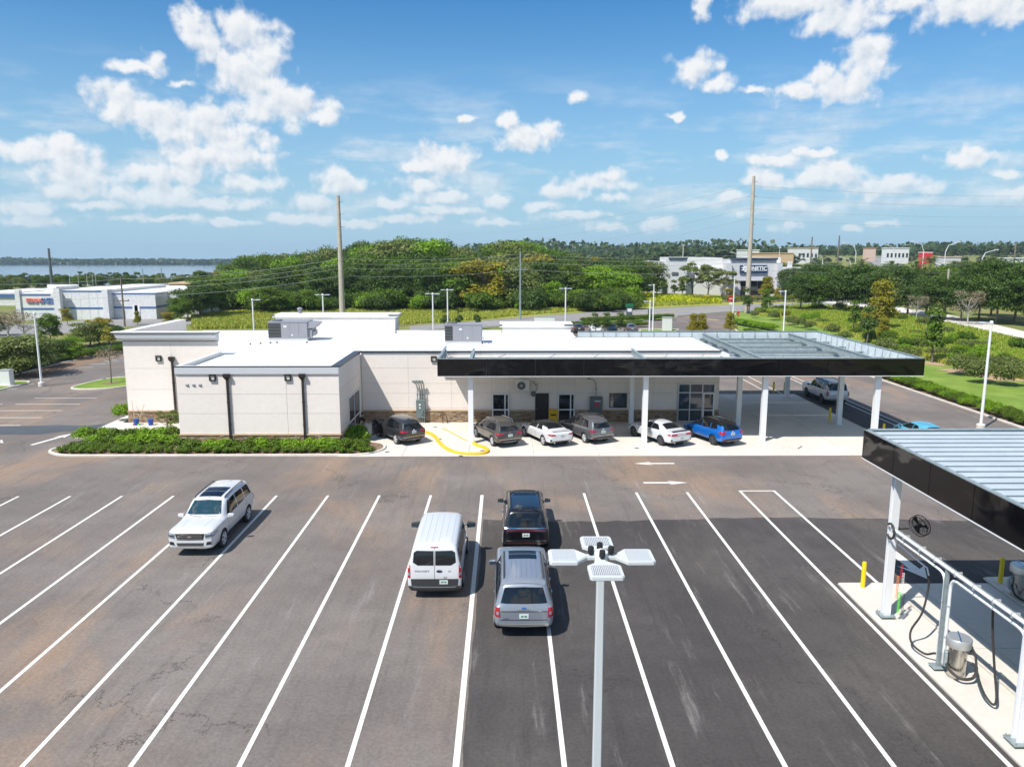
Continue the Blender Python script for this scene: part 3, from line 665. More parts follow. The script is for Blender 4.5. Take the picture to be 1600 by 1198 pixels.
# downspouts with conductor heads
for x, y, z in ((-25.05 + .05, 57.3, 4.8), (-18.15, 49.59, 4.72), (-13.25, 49.59, 4.72)):
    m_ = MB(); m_.add([(x - .2, y - .28, z + .3), (x + .2, y - .28, z + .3), (x + .2, y - .02, z + .3), (x - .2, y - .02, z + .3), (x - .2, y - .28, z + .1), (x + .2, y - .28, z + .1), (x + .2, y - .02, z + .1), (x - .2, y - .02, z + .1), (x - .07, y - .16, z - .12), (x + .07, y - .16, z - .12), (x + .07, y - .02, z - .12), (x - .07, y - .02, z - .12)],
        [(0, 1, 2, 3), (0, 4, 5, 1), (1, 5, 6, 2), (2, 6, 7, 3), (3, 7, 4, 0), (4, 8, 9, 5), (5, 9, 10, 6), (6, 10, 11, 7), (7, 11, 8, 4)])
    m_.box(x - .065, x + .065, y - .15, y - .03, .35, z - .1); m_.tube([(x, y - .09, .4), (x, y - .14, .28), (x, y - .32, .18)], .06, 6)
    for q in (1.6, 3.1): m_.box(x - .09, x + .09, y - .16, y - .02, q, q + .05)
    o_ = m_.build('downspout', 'dark_bronze', bld)
# three louvre vents in the wing
for x in (-20.8, -20.38, -19.96):
    MB().add([(x - .09, 49.6, 4.36), (x + .09, 49.6, 4.36), (x + .09, 49.5, 4.28), (x - .09, 49.5, 4.28), (x - .09, 49.6, 4.2), (x + .09, 49.6, 4.2)], [(0, 3, 2, 1), (3, 4, 5, 2), (0, 4, 3), (1, 2, 5)]).build('wall_vent', 'unit_grey', bld)
for x, z in ((-.35 - .6, 3.75), (4.7, 3.7), (14.9, 3.65)): MB().lathe([(.06, 0), (.1, .05), (.1, .12), (.03, .16)], 10, (x, 57.15, z), axis='z').box(x - .03, x + .03, 57.15, 57.3, z + .04, z + .1).build('door_light', 'dark_bronze', bld)
MB().box(-4.7, -4.0, 57.12, 57.3, 3.65, 3.85).build('wall_grille', 'aluminium', bld)

# ------------------------------------------------------------------ things fixed to the wall
t = empty('electric_cabinet', 'grey green electrical cabinet with four goosenecked conduits on stone-based wall', 'electrical box', (-6.42, 57.2, 0))
MB().box(-.34, .34, -.32, 0, .45, 1.82).build('cabinet', 'grey_box', t, bevel=.015)
MB().box(.02, .2, -.42, -.33, .75, 1.1).build('switch_box', 'grey_box', t, bevel=.01); MB().box(-.12, .0, -.33, -.325, 1.4, 1.55).box(-.12, .0, -.33, -.325, 1.18, 1.28).build('label_sticker', 'label_white', t)
for k in range(4):
    x = -.24 + k * .16
    MB().tube([(x, -.12, .45), (x, -.12, .03)], .04, 8).build('lower_conduit', 'galvanised', t)
    MB().tube([(x, -.12, 1.82), (x, -.12, 2.7), (x - .04 + .02 * k, -.14, 2.95), (x - .14 + .03 * k, -.18, 3.1)], .042, 8).tube([(x - .14 + .03 * k, -.18, 3.1), (x - .22 + .035 * k, -.26, 3.26), (x - .30 + .035 * k, -.38, 3.24)], .075, 8, r2=.1).build('conduit', 'galvanised', t)
    MB().box(x - .06, x + .06, -.17, -.08, 2.2, 2.26).build('clamp', 'dark_grey_box', t)
t = empty('disconnect_box', 'dark grey electrical disconnect box with red label beneath a curved conduit', 'electrical box', (6.85, 57.2, 0))
MB().box(-.46, .46, -.34, 0, .64, 2.04).build('cabinet', 'dark_grey_box', t, bevel=.015); MB().box(-.14, .32, -.345, -.34, 1.7, 1.76).build('lettering_strip', 'label_white', t); MB().box(-.08, .16, -.346, -.34, 1.32, 1.6).build('warning_label', 'label_red', t)
MB().tube([(0, -.12, 2.04), (0, -.12, 2.75), (-.05, -.14, 3.05), (-.22, -.18, 3.3), (-.55, -.25, 3.46)], .04, 8).build('conduit', 'galvanised', t); MB().lathe([(.07, 0), (.07, .12)], 10, (0, -.12, 2.55)).build('coupling', 'galvanised', t)
MB().tube([(-.55, -.25, 3.46), (-.68, -.3, 3.44)], .07, 8).build('weather_head', 'galvanised', t)
t = empty('air_conditioner', 'white wall-mounted air conditioner unit with round fan above the dark door', 'air conditioner', (1.28, 57.2, 2.55))
MB().box(-.52, .5, -.5, -.12, 0, .8).build('casing', 'plastic_white', t, bevel=.03)
fr = MB().lathe([(.29, 0), (.31, .015), (.29, .03)], 24, (-.1, -.53, .4), axis='y').build('fan_ring', 'dark_grey_box', t)
fb = MB()
for k in range(14):
    a = k * math.pi / 7; fb.tube([(-.1 + .05 * math.cos(a), -.545, .4 + .05 * math.sin(a)), (-.1 + .3 * math.cos(a), -.545, .4 + .3 * math.sin(a))], .008, 4)
fb.build('fan_grille', 'unit_grey', t); MB().lathe([(.07, 0), (.07, .03)], 14, (-.1, -.56, .4), axis='y').build('fan_hub', 'plastic_white', t)
for x in (-.4, .4): MB().box(x - .02, x + .02, -.5, -.02, -.05, 0).build('bracket', 'plastic_white', t)
t = empty('hose_reel', 'small dark hose reel on bracket arm right of the white air conditioner', 'hose reel', (2.1, 57.2, 2.3))
MB().tube([(.0, 0, .85), (.18, -.15, .6), (.28, -.2, .75), (.26, -.2, .35), (.1, -.3, .1)], .022, 6).build('arm', 'dark_bronze', t)
MB().lathe([(.2, 0), (.2, .03), (.11, .035), (.11, .13), (.2, .135), (.2, .165)], 18, (-.02, -.4, 0), axis='y').build('reel', 'dark_grey_box', t)
t = empty('waste_bin', 'yellow metal bin standing between the dark door and a glass door', 'bin', (3.6, 56.85, .17))
MB().box(-.34, .34, -.22, .22, 0, .86).build('box_body', 'bin_yellow', t, bevel=.02); MB().box(-.36, .36, -.25, .24, .865, .93).build('lid', 'bin_yellow', t, bevel=.015); MB().box(-.2, .2, -.235, -.221, .5, .62).build('slot', 'dark_bronze', t)
t = empty('bicycle_hoop', 'small dark steel hoop standing against sunlit stone base beside electrical cabinet', 'rack', (-4.55, 56.9, .03))
MB().tube([(-.2, 0, 0), (-.22, 0, .55), (-.12, 0, .72), (.02, 0, .6), (.12, 0, .3), (.14, 0, 0)], .03, 6).build('hoop', 'dark_bronze', t)
for k, (px, hs) in enumerate(((224, 1), (246, 0))):
    q = G(px, 659, .05); t = empty('bucket', ('blue plastic bucket holding mop and broom handles by stone wall' if hs else 'blue plastic bucket alone on the pavement, right of the one with handles'), 'bucket', (q.x, 56.4, .05))
    MB().lathe([(.16, 0), (.2, .42), (.22, .42), (.22, .46), (.18, .45)], 14).build('pail', 'bucket_blue', t, smooth=True)
for k, (dx, lab) in enumerate(((-.1, 'wooden mop handle leaning left in the blue bucket'), (.12, 'broom handle leaning right across stone wall by the blue bucket'))):
    q = G(224, 659, .05); t = empty('broom', lab, 'broom', (q.x + dx, 56.5, .05)); s_ = 1 if k else -1
    MB().tube([(0, -.1, .1), (s_ * .35 - .1, .6, 1.75 - k * .3)], .022, 6).build('handle', 'stone_cap', t); MB().box(-.12, .12, -.2, -.02, .0, .12).build('head', 'coil_green' if k else 'label_red', t)
# rooftop units
def rooftop(cx, cy_, wd, dp, ht, label, hood, louv):
    t = empty('rooftop_unit', label, 'rooftop unit', (cx, cy_, 5.2)); z0 = .25
    MB().box(-wd / 2 + .03, wd / 2 - .03, 0.05, dp - .05, 0, z0).build('kerb_base', 'aluminium', t)
    MB().box(-wd / 2, wd / 2, 0, dp, z0, ht).build('casing', 'unit_grey', t, bevel=.02)
    MB().box(-wd / 2 - .03, wd / 2 + .03, -.03, dp + .03, ht, ht + .05).build('top_cover', 'unit_grey', t)
    MB().lathe([(.45, 0), (.45, .06), (.4, .1)], 18, (-wd / 2 + .55, dp / 2, ht + .05)).build('fan_guard', 'dark_grey_box', t)
    L = MB().box(-wd / 2 + .02, -wd / 2 + louv, -.02, -.001, z0 + .08, ht - .1).build('coil_guard', 'dark_bronze', t)
    s_ = MB()
    for k in range(9): z = z0 + .16 + k * (ht - z0 - .35) / 8; s_.box(-wd / 2 + .03, -wd / 2 + louv, -.045, -.022, z, z + .015)
    s_.build('guard_wire', 'galvanised', L)
    for k in range(3): x = -wd / 2 + louv + (wd - louv) * k / 3; MB().box(x, x + .014, -.008, -.001, z0 + .05, ht - .03).build('panel_seam', 'dark_grey_box', t)
    MB().box(-.35, -.1, -.008, -.002, ht - .42, ht - .3).box(.3, .42, -.008, -.002, z0 + .2, z0 + .32).build('label_sticker', 'label_white', t)
    if hood:
        MB().add([(wd / 2, .1, ht), (wd / 2 + .95, .1, ht - .08), (wd / 2 + .55, .1, ht - .5), (wd / 2, .1, ht - .55), (wd / 2, dp - .1, ht), (wd / 2 + .95, dp - .1, ht - .08), (wd / 2 + .55, dp - .1, ht - .5), (wd / 2, dp - .1, ht - .55)],
                 [(0, 3, 2, 1), (4, 5, 6, 7), (0, 1, 5, 4), (1, 2, 6, 5)]).build('hood', 'unit_grey', t)
        MB().box(wd / 2, wd / 2 + .35, .2, dp - .2, z0 + .1, ht - .6).box(wd / 2 + .36, wd / 2 + .5, .3, dp - .4, z0 + .2, ht - .8).build('damper_box', 'unit_grey', t)
    else:
        MB().tube([(wd / 2 + .15, .2, -.0), (wd / 2 + .15, .2, .5), (wd / 2 + .0, .2, .5)], .03, 6).box(wd / 2 + .1, wd / 2 + .5, .1, .5, 0, .05).build('pipe_stub', 'plastic_white', t)
    return t
rooftop(-18.9, 66.6, 3.4, 2.0, 1.62, 'grey rooftop air unit with side hood on the white roof, left one', True, 1.1)
rooftop(-3.55, 64.2, 3.1, 1.9, 1.6, 'grey rooftop air unit above the dark sconce, nearer the black canopy', False, .65)

# ------------------------------------------------------------------ big canopy
can = empty('service_canopy', 'large open steel canopy with glossy black fascia and white columns beside the building', 'canopy')
CX0, CX1, CY0, CY1, CZ0, CZ1 = -4.5, 27.75, 50.1, 67.9, 4.73, 5.87
def fascia_run(a, b, n_, nx, name='fascia_panel', root=can, z0=CZ0, z1=CZ1, inner='lining_metal'):
    a, b = Vector(a), Vector(b); t = (b - a) / n_; tt = t.normalized(); nn = Vector((nx[0], nx[1]))
    for k in range(n_):
        p = a + t * k + tt * .012; q = a + t * (k + 1) - tt * .012; i = nn * -.06
        me = MB().add([(p.x, p.y, z0), (q.x, q.y, z0), (q.x, q.y, z1), (p.x, p.y, z1), (p.x + i.x, p.y + i.y, z0), (q.x + i.x, q.y + i.y, z0), (q.x + i.x, q.y + i.y, z1), (p.x + i.x, p.y + i.y, z1)],
            [(0, 1, 2, 3), (4, 7, 6, 5), (3, 2, 6, 7), (0, 4, 5, 1), (0, 3, 7, 4), (1, 5, 6, 2)])
        o = me.build(name, 'gloss_black', root); bmh = bmesh.new(); bmh.from_mesh(o.data); bmesh.ops.recalc_face_normals(bmh, faces=bmh.faces); bmh.to_mesh(o.data); bmh.free()
    i = nn * -.10; j = nn * -.075
    P = [a + i, b + i, b + j, a + j]; MB().prism([tuple(v) for v in P], z0 + .03, z1 - .03).build('inner_lining', inner, root)
    k_ = nn * .012; l_ = nn * -.14
    MB().prism([tuple(a + k_), tuple(b + k_), tuple(b + l_), tuple(a + l_)], z1, z1 + .035).build('top_trim', 'galvanised', root)
    MB().prism([tuple(a + k_), tuple(b + k_), tuple(b + l_), tuple(a + l_)], z0 - .035, z0).build('bottom_trim', 'white_metal', root)
    L = (b - a).length; n2 = int(L / 1.1)
    for q in range(1, n2):
        p = a + tt * (L * q / n2) ; p1 = p + nn * -.12; p2 = p + nn * -.62
        MB().tube([(p1.x, p1.y, z1 - .05), (p1.x, p1.y, z0 + .15)], .03, 4).build('stud', 'galvanised', root)
        MB().tube([(p1.x, p1.y, z1 - .1), (p2.x, p2.y, z0 + .28)], .022, 4).build('strut', 'galvanised', root)
fascia_run((CX0, CY0), (CX1, CY0), 10, (0, -1)); fascia_run((CX1, CY0), (CX1, CY1), 6, (1, 0)); fascia_run((6.4, CY1), (CX1, CY1), 7, (0, 1))
fascia_run((CX0, CY0), (CX0, 56.9), 2, (-1, 0))
def ibeam(p, q, d_=.36, w_=.18, z=5.05, name='beam', root=can):
    p, q = Vector(p), Vector(q); t = (q - p).normalized(); nn = Vector((-t.y, t.x)); mb = MB()
    for (hw, za, zb) in ((w_ / 2, z - .018, z), (.012, z - d_ + .018, z - .018), (w_ / 2, z - d_, z - d_ + .018)):
        mb.prism([tuple(p + nn * hw), tuple(q + nn * hw), tuple(q - nn * hw), tuple(p - nn * hw)], za, zb)
    return mb.build(name, 'galvanised', root)
COLX = [-2.35, 9.4, 17.45, 25.05]
for x in COLX: ibeam((x, CY0 + .3), (x, 56.9 if x < 16 else CY1 - .3), .42, .2, 5.75)
for y in (51.6, 54.9): ibeam((CX0 + .3, y), (CX1 - .3, y), .34, .16, 5.33, 'purlin')
for y in (58.1, 61.3, 64.5, 67.2): ibeam((17.1, y), (CX1 - .3, y), .34, .16, 5.33, 'purlin')
for y in (51.6, 54.9, 58.1, 61.3, 64.5):
    for x in ([-.5, 3.2, 6.4, 11.5, 14.2] if y < 57 else []) + [19.5, 22.0, 25.8]: MB().tube([(x, y, 5.34), (x + .55, y + (1.6 if y > 52 else 3.2), 5.36)], .03, 4).build('bridging', 'galvanised', can)
def column(x, y, z1=4.9, s=.17):
    c = MB().box(x - s, x + s, y - s, y + s, .03, z1).build('column', 'white_metal', can); MB().box(x - .28, x + .28, y - .28, y + .28, .03, .055).build('base_plate', 'white_metal', c)
    for a in (-1, 1):
        for b in (-1, 1): MB().lathe([(.025, 0), (.025, .05)], 6, (x + a * .23, y + b * .23, .055)).build('bolt', 'galvanised', c)
for x in COLX: column(x, 50.75)
for x in (9.4, 17.45, 25.05): column(x, 56.3)
column(25.05, 67.1); column(17.45, 67.1)
# roof deck carried on the lower flanges, in bays
for i, (x0, x1) in enumerate(zip([CX0 + .15, -2.3, 1.6, 5.5, 9.45, 13.4, 17.5, 21.3, 25.1], [-2.305, 1.595, 5.495, 9.445, 13.395, 16.29, 21.295, 25.095, CX1 - .16])):
    MB().box(x0, x1, CY0 + .16, 57.15, 4.9, 4.94).build('deck_panel', 'soffit_metal', can)
    if x0 > 16: MB().box(x0, x1, 57.2, 62.4, 4.9, 4.94).build('deck_panel', 'soffit_metal', can); MB().box(x0, x1, 62.45, CY1 - .16, 4.9, 4.94).build('deck_panel', 'soffit_metal', can)
MB().box(16.3, 17.495, 50.26, CY1 - .16, 4.9, 4.94).build('deck_panel', 'soffit_metal', can)
MB().box(6.6, 16.25, 66.6, CY1 - .16, 4.9, 4.94).build('deck_panel', 'soffit_metal', can)
# soffit lights
# ------------------------------------------------------------------ vacuum island canopy, near right
NX, NY, NZ0, NZ1 = 13.1, 27.3, 5.37, 6.41
nc = empty('vacuum_canopy', 'near canopy with ribbed pale metal roof and reflective black fascia over the concrete islands', 'canopy')
fascia_run((NX, NY), (NX, 9.3), 8, (-1, 0), root=nc, z0=NZ0, z1=NZ1, inner='lining_metal')
fascia_run((26.6, NY), (NX, NY), 5, (0, 1), root=nc, z0=NZ0, z1=NZ1, inner='lining_metal')
# ribbed deck: one long sheet per bay, ribs across
prof = [(0, 0), (.01, .11), (.44, .11), (.37, 0), (.58, 0)]
y = 27.15
def deck_sheet(y0, y1, name='deck_sheet'):
    pts = []; yy = y1
    while yy - .58 > y0 - 1e-6:
        for a, h in prof[:-1]: pts.append((yy - a, h))
        yy -= .58
    pts.append((yy, 0)); n = len(pts); V = [(NX + .2, p[0], NZ1 - .16 + p[1]) for p in pts] + [(26.5, p[0], NZ1 - .16 + p[1]) for p in pts]
    return MB().add(V, [(i, i + n, i + n + 1, i + 1) for i in range(n - 1)]).build(name, 'deck_metal', nc)
for k in range(6): deck_sheet(27.15 - 2.9 * (k + 1), 27.15 - 2.9 * k)
for y in (26.2, 22.4, 18.2, 14.0, 10.2): ibeam((NX + .2, y), (26.4, y), .34, .18, NZ1 - .17, 'beam', nc)
for x in (13.55, 19.3): ibeam((x, 9.5), (x, 27.1), .3, .16, NZ1 - .52, 'beam', nc)
def ncolumn(x, y):
    c = MB()
    for dx in (-.115, .115): c.box(x - .12, x + .12, y + dx - .01 - .02 * (dx > 0) , y + dx + .03 - .02 * (dx > 0), .16, NZ1 - .8)
    c.box(x - .012, x + .012, y - .105, y + .095, .16, NZ1 - .8)
    c = c.build('column', 'white_metal', nc); MB().box(x - .25, x + .25, y - .25, y + .25, .15, .18).build('base_plate', 'galvanised', c)
    for a in (-1, 1):
        for b in (-1, 1): MB().lathe([(.022, 0), (.022, .06)], 6, (x + a * .2, y + b * .2, .18)).build('bolt', 'galvanised', c)
for y in (25.35, 18.2, 11.0): ncolumn(13.45, y); ncolumn(19.6, y)
slabs('vacuum_pad', [12.97, 16.0, 18.9, 22, 25], [8.0, 13.0, 18.2, 23.2, 28.2], .03)
for x0, x1, y1 in ((12.97, 14.85, 28.2), (18.95, 21.4, 28.7)):
    P = round_poly([(x0, 8), (x1, 8), (x1, y1), (x0, y1)], [.05, .05, .3, .1 if x0 < 15 else .3]); struct('vacuum_island', MB().prism(P, .0, .07), 'concrete')
struct('island_edge_strip', MB().box(14.80, 14.93, 8, 27.9, .071, .13), 'kerb_concrete'); struct('island_edge_strip', MB().box(18.88, 19.01, 8, 28.5, .071, .13), 'kerb_concrete')
def bollard(x, y, z, lab, h=1.05, grp=None):
    t = empty('bollard', lab, 'bollard', (x, y, z), group=grp)
    MB().lathe([(.085, 0), (.085, h - .05), (.07, h - .015), (.03, h)], 16).build('post', 'bollard_yellow', t, smooth=True); MB().lathe([(.12, 0), (.12, .02), (.085, .025)], 16).build('base_ring', 'concrete', t); return t
bollard(13.75, 27.75, .07, 'yellow bollard on the near island end, left of the tall vacuum post')
bollard(14.62, 27.75, .07, 'yellow bollard mostly behind the near canopy column')
bollard(19.3, 28.1, .07, 'yellow bollard beside the farther stainless drum')
q = G(1281 + 15, 658, .03); bollard(q.x, q.y, .03, 'yellow bollard under black canopy, left of the pair near white column')
q = G(1308, 659, .03); bollard(q.x, q.y, .03, 'yellow bollard under black canopy touching the right white column')
q = G(1210, 614, .03); bollard(q.x, 69.6, .0, 'yellow bollard far under canopy, left of the back pair'); bollard(q.x + 1.0, 69.6, .0, 'yellow bollard far under canopy, right of the back pair')
q = G(1352, 681, .03); bollard(26.3, 51.9, .03, 'yellow bollard just showing above the near canopy corner')
# pipe frame
pf = empty('vacuum_pipe_frame', 'white double pipe frame running along the island between canopy posts', 'pipe frame', (13.4, 0, 0))
def pipe(pts, r, name='pipe', parent=pf, m='white_metal'): return MB().tube(pts, r, 10, m=None).build(name, m, parent, smooth=True)
def arc_pts(P, r=.35, k=5):
    P = [Vector(p) for p in P]; out = [P[0]]
    for i in range(1, len(P) - 1):
        a, p, b = P[i - 1], P[i], P[i + 1]; rr = min(r, (a - p).length * .45, (b - p).length * .45)
        s = p + (a - p).normalized() * rr; e = p + (b - p).normalized() * rr
        for j in range(k + 1): t = j / k; out.append(s * (1 - t) ** 2 + p * 2 * t * (1 - t) + e * t * t)
    out.append(P[-1]); return out
HP = 3.22
pipe([(-.02, 25.2, HP + .16), (-.02, 9, HP + .16)], .055, 'top_pipe')
MB().box(.06, .14, 9, 25.1, HP + .0, HP + .16).build('channel', 'galvanised', pf)
pipe(arc_pts([(.05, 25.2, HP - .1), (.05, 22.05, HP - .1), (.05, 22.05, .3)]), .05, 'bent_pipe')
pipe(arc_pts([(.05, 21.75, .3), (.05, 21.75, HP - .1), (.05, 18.35, HP - .1), (.05, 18.35, .5)]), .05, 'bent_pipe')
pipe(arc_pts([(.05, 17.9, .3), (.05, 17.9, HP - .1), (.05, 14, HP - .1), (.05, 14, .3)]), .05, 'bent_pipe')
MB().box(-.05, .05, 21.85, 21.95, .15, HP + .1).build('mid_post', 'galvanised', pf); MB().box(-.22, .22, 21.72, 22.08, .15, .18).build('base_plate', 'galvanised', pf)
for y in (24.4, 23.4, 22.5, 21.4, 20.5, 19.6, 18.8, 17, 16): MB().box(-.085, .15, y, y + .035, HP + .08, HP + .225).build('pipe_clamp', 'aluminium', pf)
for z in (1.2, 2.2):
    for y in (22.05, 21.75, 18.35): MB().lathe([(.062, 0), (.062, .05)], 10, (.05, y, z)).build('pipe_ring', 'aluminium', pf)
hc = MB(); P_ = [(-.12, 25.35 - .18 + .26 * math.cos(a), HP + .1 + .26 * math.sin(a)) for a in [k * math.pi / 8 for k in range(2, 15)]]
tag(link('hose_loop', MB().tube([(13.4 + p[0], p[1], p[2]) for p in P_], .04, 8).mesh('hose_loop', 'hose')), 'short black hose looped around the top corner of the pipe frame', 'hose')
pipe([(.15, 25.1, HP - .35), (.35, 24.2, HP - .55), (.42, 23.7, HP - .62), (.42, 23.55, HP - .85)], .028, 'hose_arm')
pipe([(.15, 18.0, HP - .35), (.4, 19.6, HP - .35), (.42, 20.3, HP - .32)], .022, 'hose_arm')
def bez(P, n=24):
    return smooth_path(P, n // max(1, len(P) - 1) + 2)
h1 = bez([(13.82, 23.55, 2.4), (13.80, 23.5, 1.9), (13.55, 23.3, 1.2), (13.25, 23.3, .62), (13.15, 23.0, .32), (13.3, 22.5, .24), (13.45, 22.2, .42), (13.48, 21.85, .5)])
tag(link('vacuum_hose', MB().tube(h1, .034, 8).mesh('vacuum_hose', 'hose')), 'long black vacuum hose hanging from arm and sagging to the island', 'hose')
h2 = bez([(13.82, 20.3, 2.88), (13.85, 20.25, 2.2), (13.85, 20.0, 1.2), (13.8, 19.7, .45), (13.75, 19.75, .22), (13.7, 20.1, .35), (13.85, 20.7, .6), (14.0, 21.1, .95), (14.02, 21.35, 1.08)])
tag(link('vacuum_hose', MB().tube(h2, .034, 8).mesh('vacuum_hose', 'hose')), 'black vacuum hose hanging in a U shape right of the stainless drum', 'hose')
h3 = bez([(13.45, 21.7, .5), (13.42, 21.3, .35), (13.6, 21.0, .26), (13.95, 21.0, .3), (14.1, 21.15, .55), (14.0, 21.25, .62)])
tag(link('vacuum_hose', MB().tube(h3, .045, 8).mesh('vacuum_hose', 'hose')), 'thick black hose curling around the foot of the stainless drum', 'hose')
def drum(x, y, lab, rot=0):
    t = empty('vacuum_drum', lab, 'vacuum', (x, y, .07), rot)
    b = MB().lathe([(.27, 0), (.27, .03), (.255, .04), (.255, .98), (.27, .99)], 32).build('barrel', 'steel', t, smooth=True)
    MB().lathe([(.345, .99), (.355, 1.0), (.355, 1.25), (.34, 1.27), (.06, 1.29)], 32).build('lid', 'lid_steel', t, smooth=True)
    MB().box(-.02, .02, -.352, .352, 1.275, 1.296).build('lid_strap', 'chrome', b)
    for a in (-.6, 2.2, 3.9): ca, sa = math.cos(a), math.sin(a); MB().obox((.29 * ca, .29 * sa), .045, .03, .9, 1.02, a + math.pi / 2).build('latch', 'chrome', t)
    MB().box(.26, .4, -.06, .06, .78, .92).tube([(.34, 0, .92), (.34, 0, 1.02)], .05, 8).build('inlet', 'dark_grey_box', t)
    MB().box(-.36, -.26, -.1, .06, .28, .78).build('valve_box', 'galvanised', t, bevel=.015); MB().box(-.42, -.37, -.06, .02, .35, .7).build('valve_plate', 'aluminium', t)
    return t
drum(13.72, 21.5, 'stainless steel vacuum drum nearest, standing beside the white mid post', -.4)
d2 = drum(19.2, 26.9, 'stainless steel vacuum drum farther back beside yellow bollard at right edge', -.2)
h4 = bez([(18.85, 26.8, .6), (18.8, 26.5, .35), (19.05, 26.3, .2), (19.4, 26.35, .35)])
tag(link('vacuum_hose', MB().tube(h4, .045, 8).mesh('vacuum_hose', 'hose')), 'black hose around the foot of the farther stainless drum', 'hose')
def coil(x, y, z0, z1, r, turns, m, lab, name='coiled_air_hose'):
    P = [(x + r * math.cos(a) * .75, y + r * math.sin(a) * .75, z0 + (z1 - z0) * a / (turns * 2 * math.pi)) for a in [k * .52 for k in range(int(turns * 2 * math.pi / .52))]]
    tag(link(name, MB().tube(P, .008, 5).mesh(name, m)), lab, 'air hose')
coil(13.72, 25.05, .35, 1.15, .05, 18, 'coil_green', 'bright green coiled air hose at the foot of first canopy column')
coil(13.62, 25.05, .9, 1.75, .045, 18, 'coil_orange', 'orange coiled air hose hanging beside the first canopy column')
coil(13.80, 25.05, 1.0, 1.85, .045, 16, 'label_white', 'white coiled air hose beside the orange one on the column')
coil(13.78, 25.15, 1.6, 2.1, .05, 9, 'label_red', 'red coiled air hose at top of the coloured hose bundle')
coil(13.86, 25.05, .3, 1.1, .05, 16, 'hose', 'black coiled air hose behind the green one')
coil(13.62, 18.0, .6, 1.7, .05, 22, 'coil_yellow', 'yellow coiled air hose on the second canopy column at frame edge')
coil(13.66, 18.0, 1.75, 2.0, .07, 5, 'coil_green', 'green and black coiled hose high on second column')
t = empty('wall_fan', 'round black cage fan on bracket arm fixed to canopy column', 'fan', (13.6, 25.35, 3.32))
MB().tube([(0, 0, 0), (.42, .02, .02)], .03, 8).box(-.04, .04, -.08, .08, -.1, .1).build('arm', 'rubber', t)
cg = MB(); C_ = Vector((.78, .0, .12)); ax = Vector((.25, -.75, .61)).normalized(); u = ax.cross(Vector((0, 0, 1))).normalized(); v_ = ax.cross(u)
def ring(r, off, th, n=28): cg.tube([C_ + ax * off + (u * math.cos(a) + v_ * math.sin(a)) * r for a in [k * 2 * math.pi / n for k in range(n + 1)]], th, 5)
ring(.36, .08, .014); ring(.36, -.08, .014); ring(.24, .13, .005); ring(.14, .14, .005); ring(.24, -.13, .005)
for k in range(22):
    a = k * 2 * math.pi / 22; dv = u * math.cos(a) + v_ * math.sin(a); cg.tube([C_ + ax * .14 + dv * .07, C_ + ax * .13 + dv * .24, C_ + ax * .08 + dv * .36, C_ - ax * .08 + dv * .36, C_ - ax * .13 + dv * .2, C_ - ax * .14 + dv * .07], .004, 3)
cg.build('cage', 'rubber', t)
for k in range(3):
    a = k * 2.094 + .5; d0 = u * math.cos(a) + v_ * math.sin(a); d1 = u * math.cos(a + .55) + v_ * math.sin(a + .55)
    MB().add([C_ + d0 * .05, C_ + d0 * .33 + ax * .02, C_ + d1 * .33 - ax * .02, C_ + d1 * .05, C_ + d0 * .05 + ax * .008, C_ + d0 * .33 + ax * .028, C_ + d1 * .33 - ax * .012, C_ + d1 * .05 + ax * .008], [(0, 1, 2, 3), (7, 6, 5, 4), (0, 4, 5, 1), (1, 5, 6, 2), (2, 6, 7, 3)]).build('blade', 'black', t)
MB().tube([C_ - ax * .2, C_ + ax * .05], .075, 12).build('motor', 'rubber', t)

# ------------------------------------------------------------------ parking lot lamps
def head_mesh():
    mb = MB(); L = .72
    top = [(.08, -.05), (.24, -.06), (.42, -.275), (L + .12, -.275), (L + .16, -.24), (L + .16, .24), (L + .12, .275), (.42, .275), (.24, .06), (.08, .05)]
    n = len(top); V = [(x, y, .078) for x, y in top] + [(x, y, .0) for x, y in top]
    mb.add(V, [tuple(range(n)), tuple(range(n, 2 * n))[::-1]] + [(i, i + n, (i + 1) % n + n, (i + 1) % n) for i in range(n)]); return mb
HEADM = head_mesh().mesh('lamp_head', 'lamp_grey' if 'lamp_grey' in M else 'white_metal')
bmh = bmesh.new(); bmh.from_mesh(HEADM); bmesh.ops.recalc_face_normals(bmh, faces=bmh.faces); bmesh.ops.bevel(bmh, geom=[e for e in bmh.edges if e.calc_face_angle(0) > .9], offset=.015, segments=2, affect='EDGES'); bmh.to_mesh(HEADM); bmh.free()
fm = MB().box(.43, .82, -.225, .225, .06, .0785)
FRAME = fm.mesh('recess', 'unit_grey'); fin = MB()
for k in range(15): y = -.215 + k * .03; fin.box(.435, .815, y, y + .013, .0786, .098)
FINS = fin.mesh('cooling_fins', 'lamp_grey')
CELL = MB().lathe([(.04, 0), (.04, .015), (.052, .02), (.052, .11), (.045, .13)], 16).mesh('sensor', 'black')
LENS = MB().box(.45, .80, -.17, .17, -.012, 0).mesh('lens', 'clear_light')
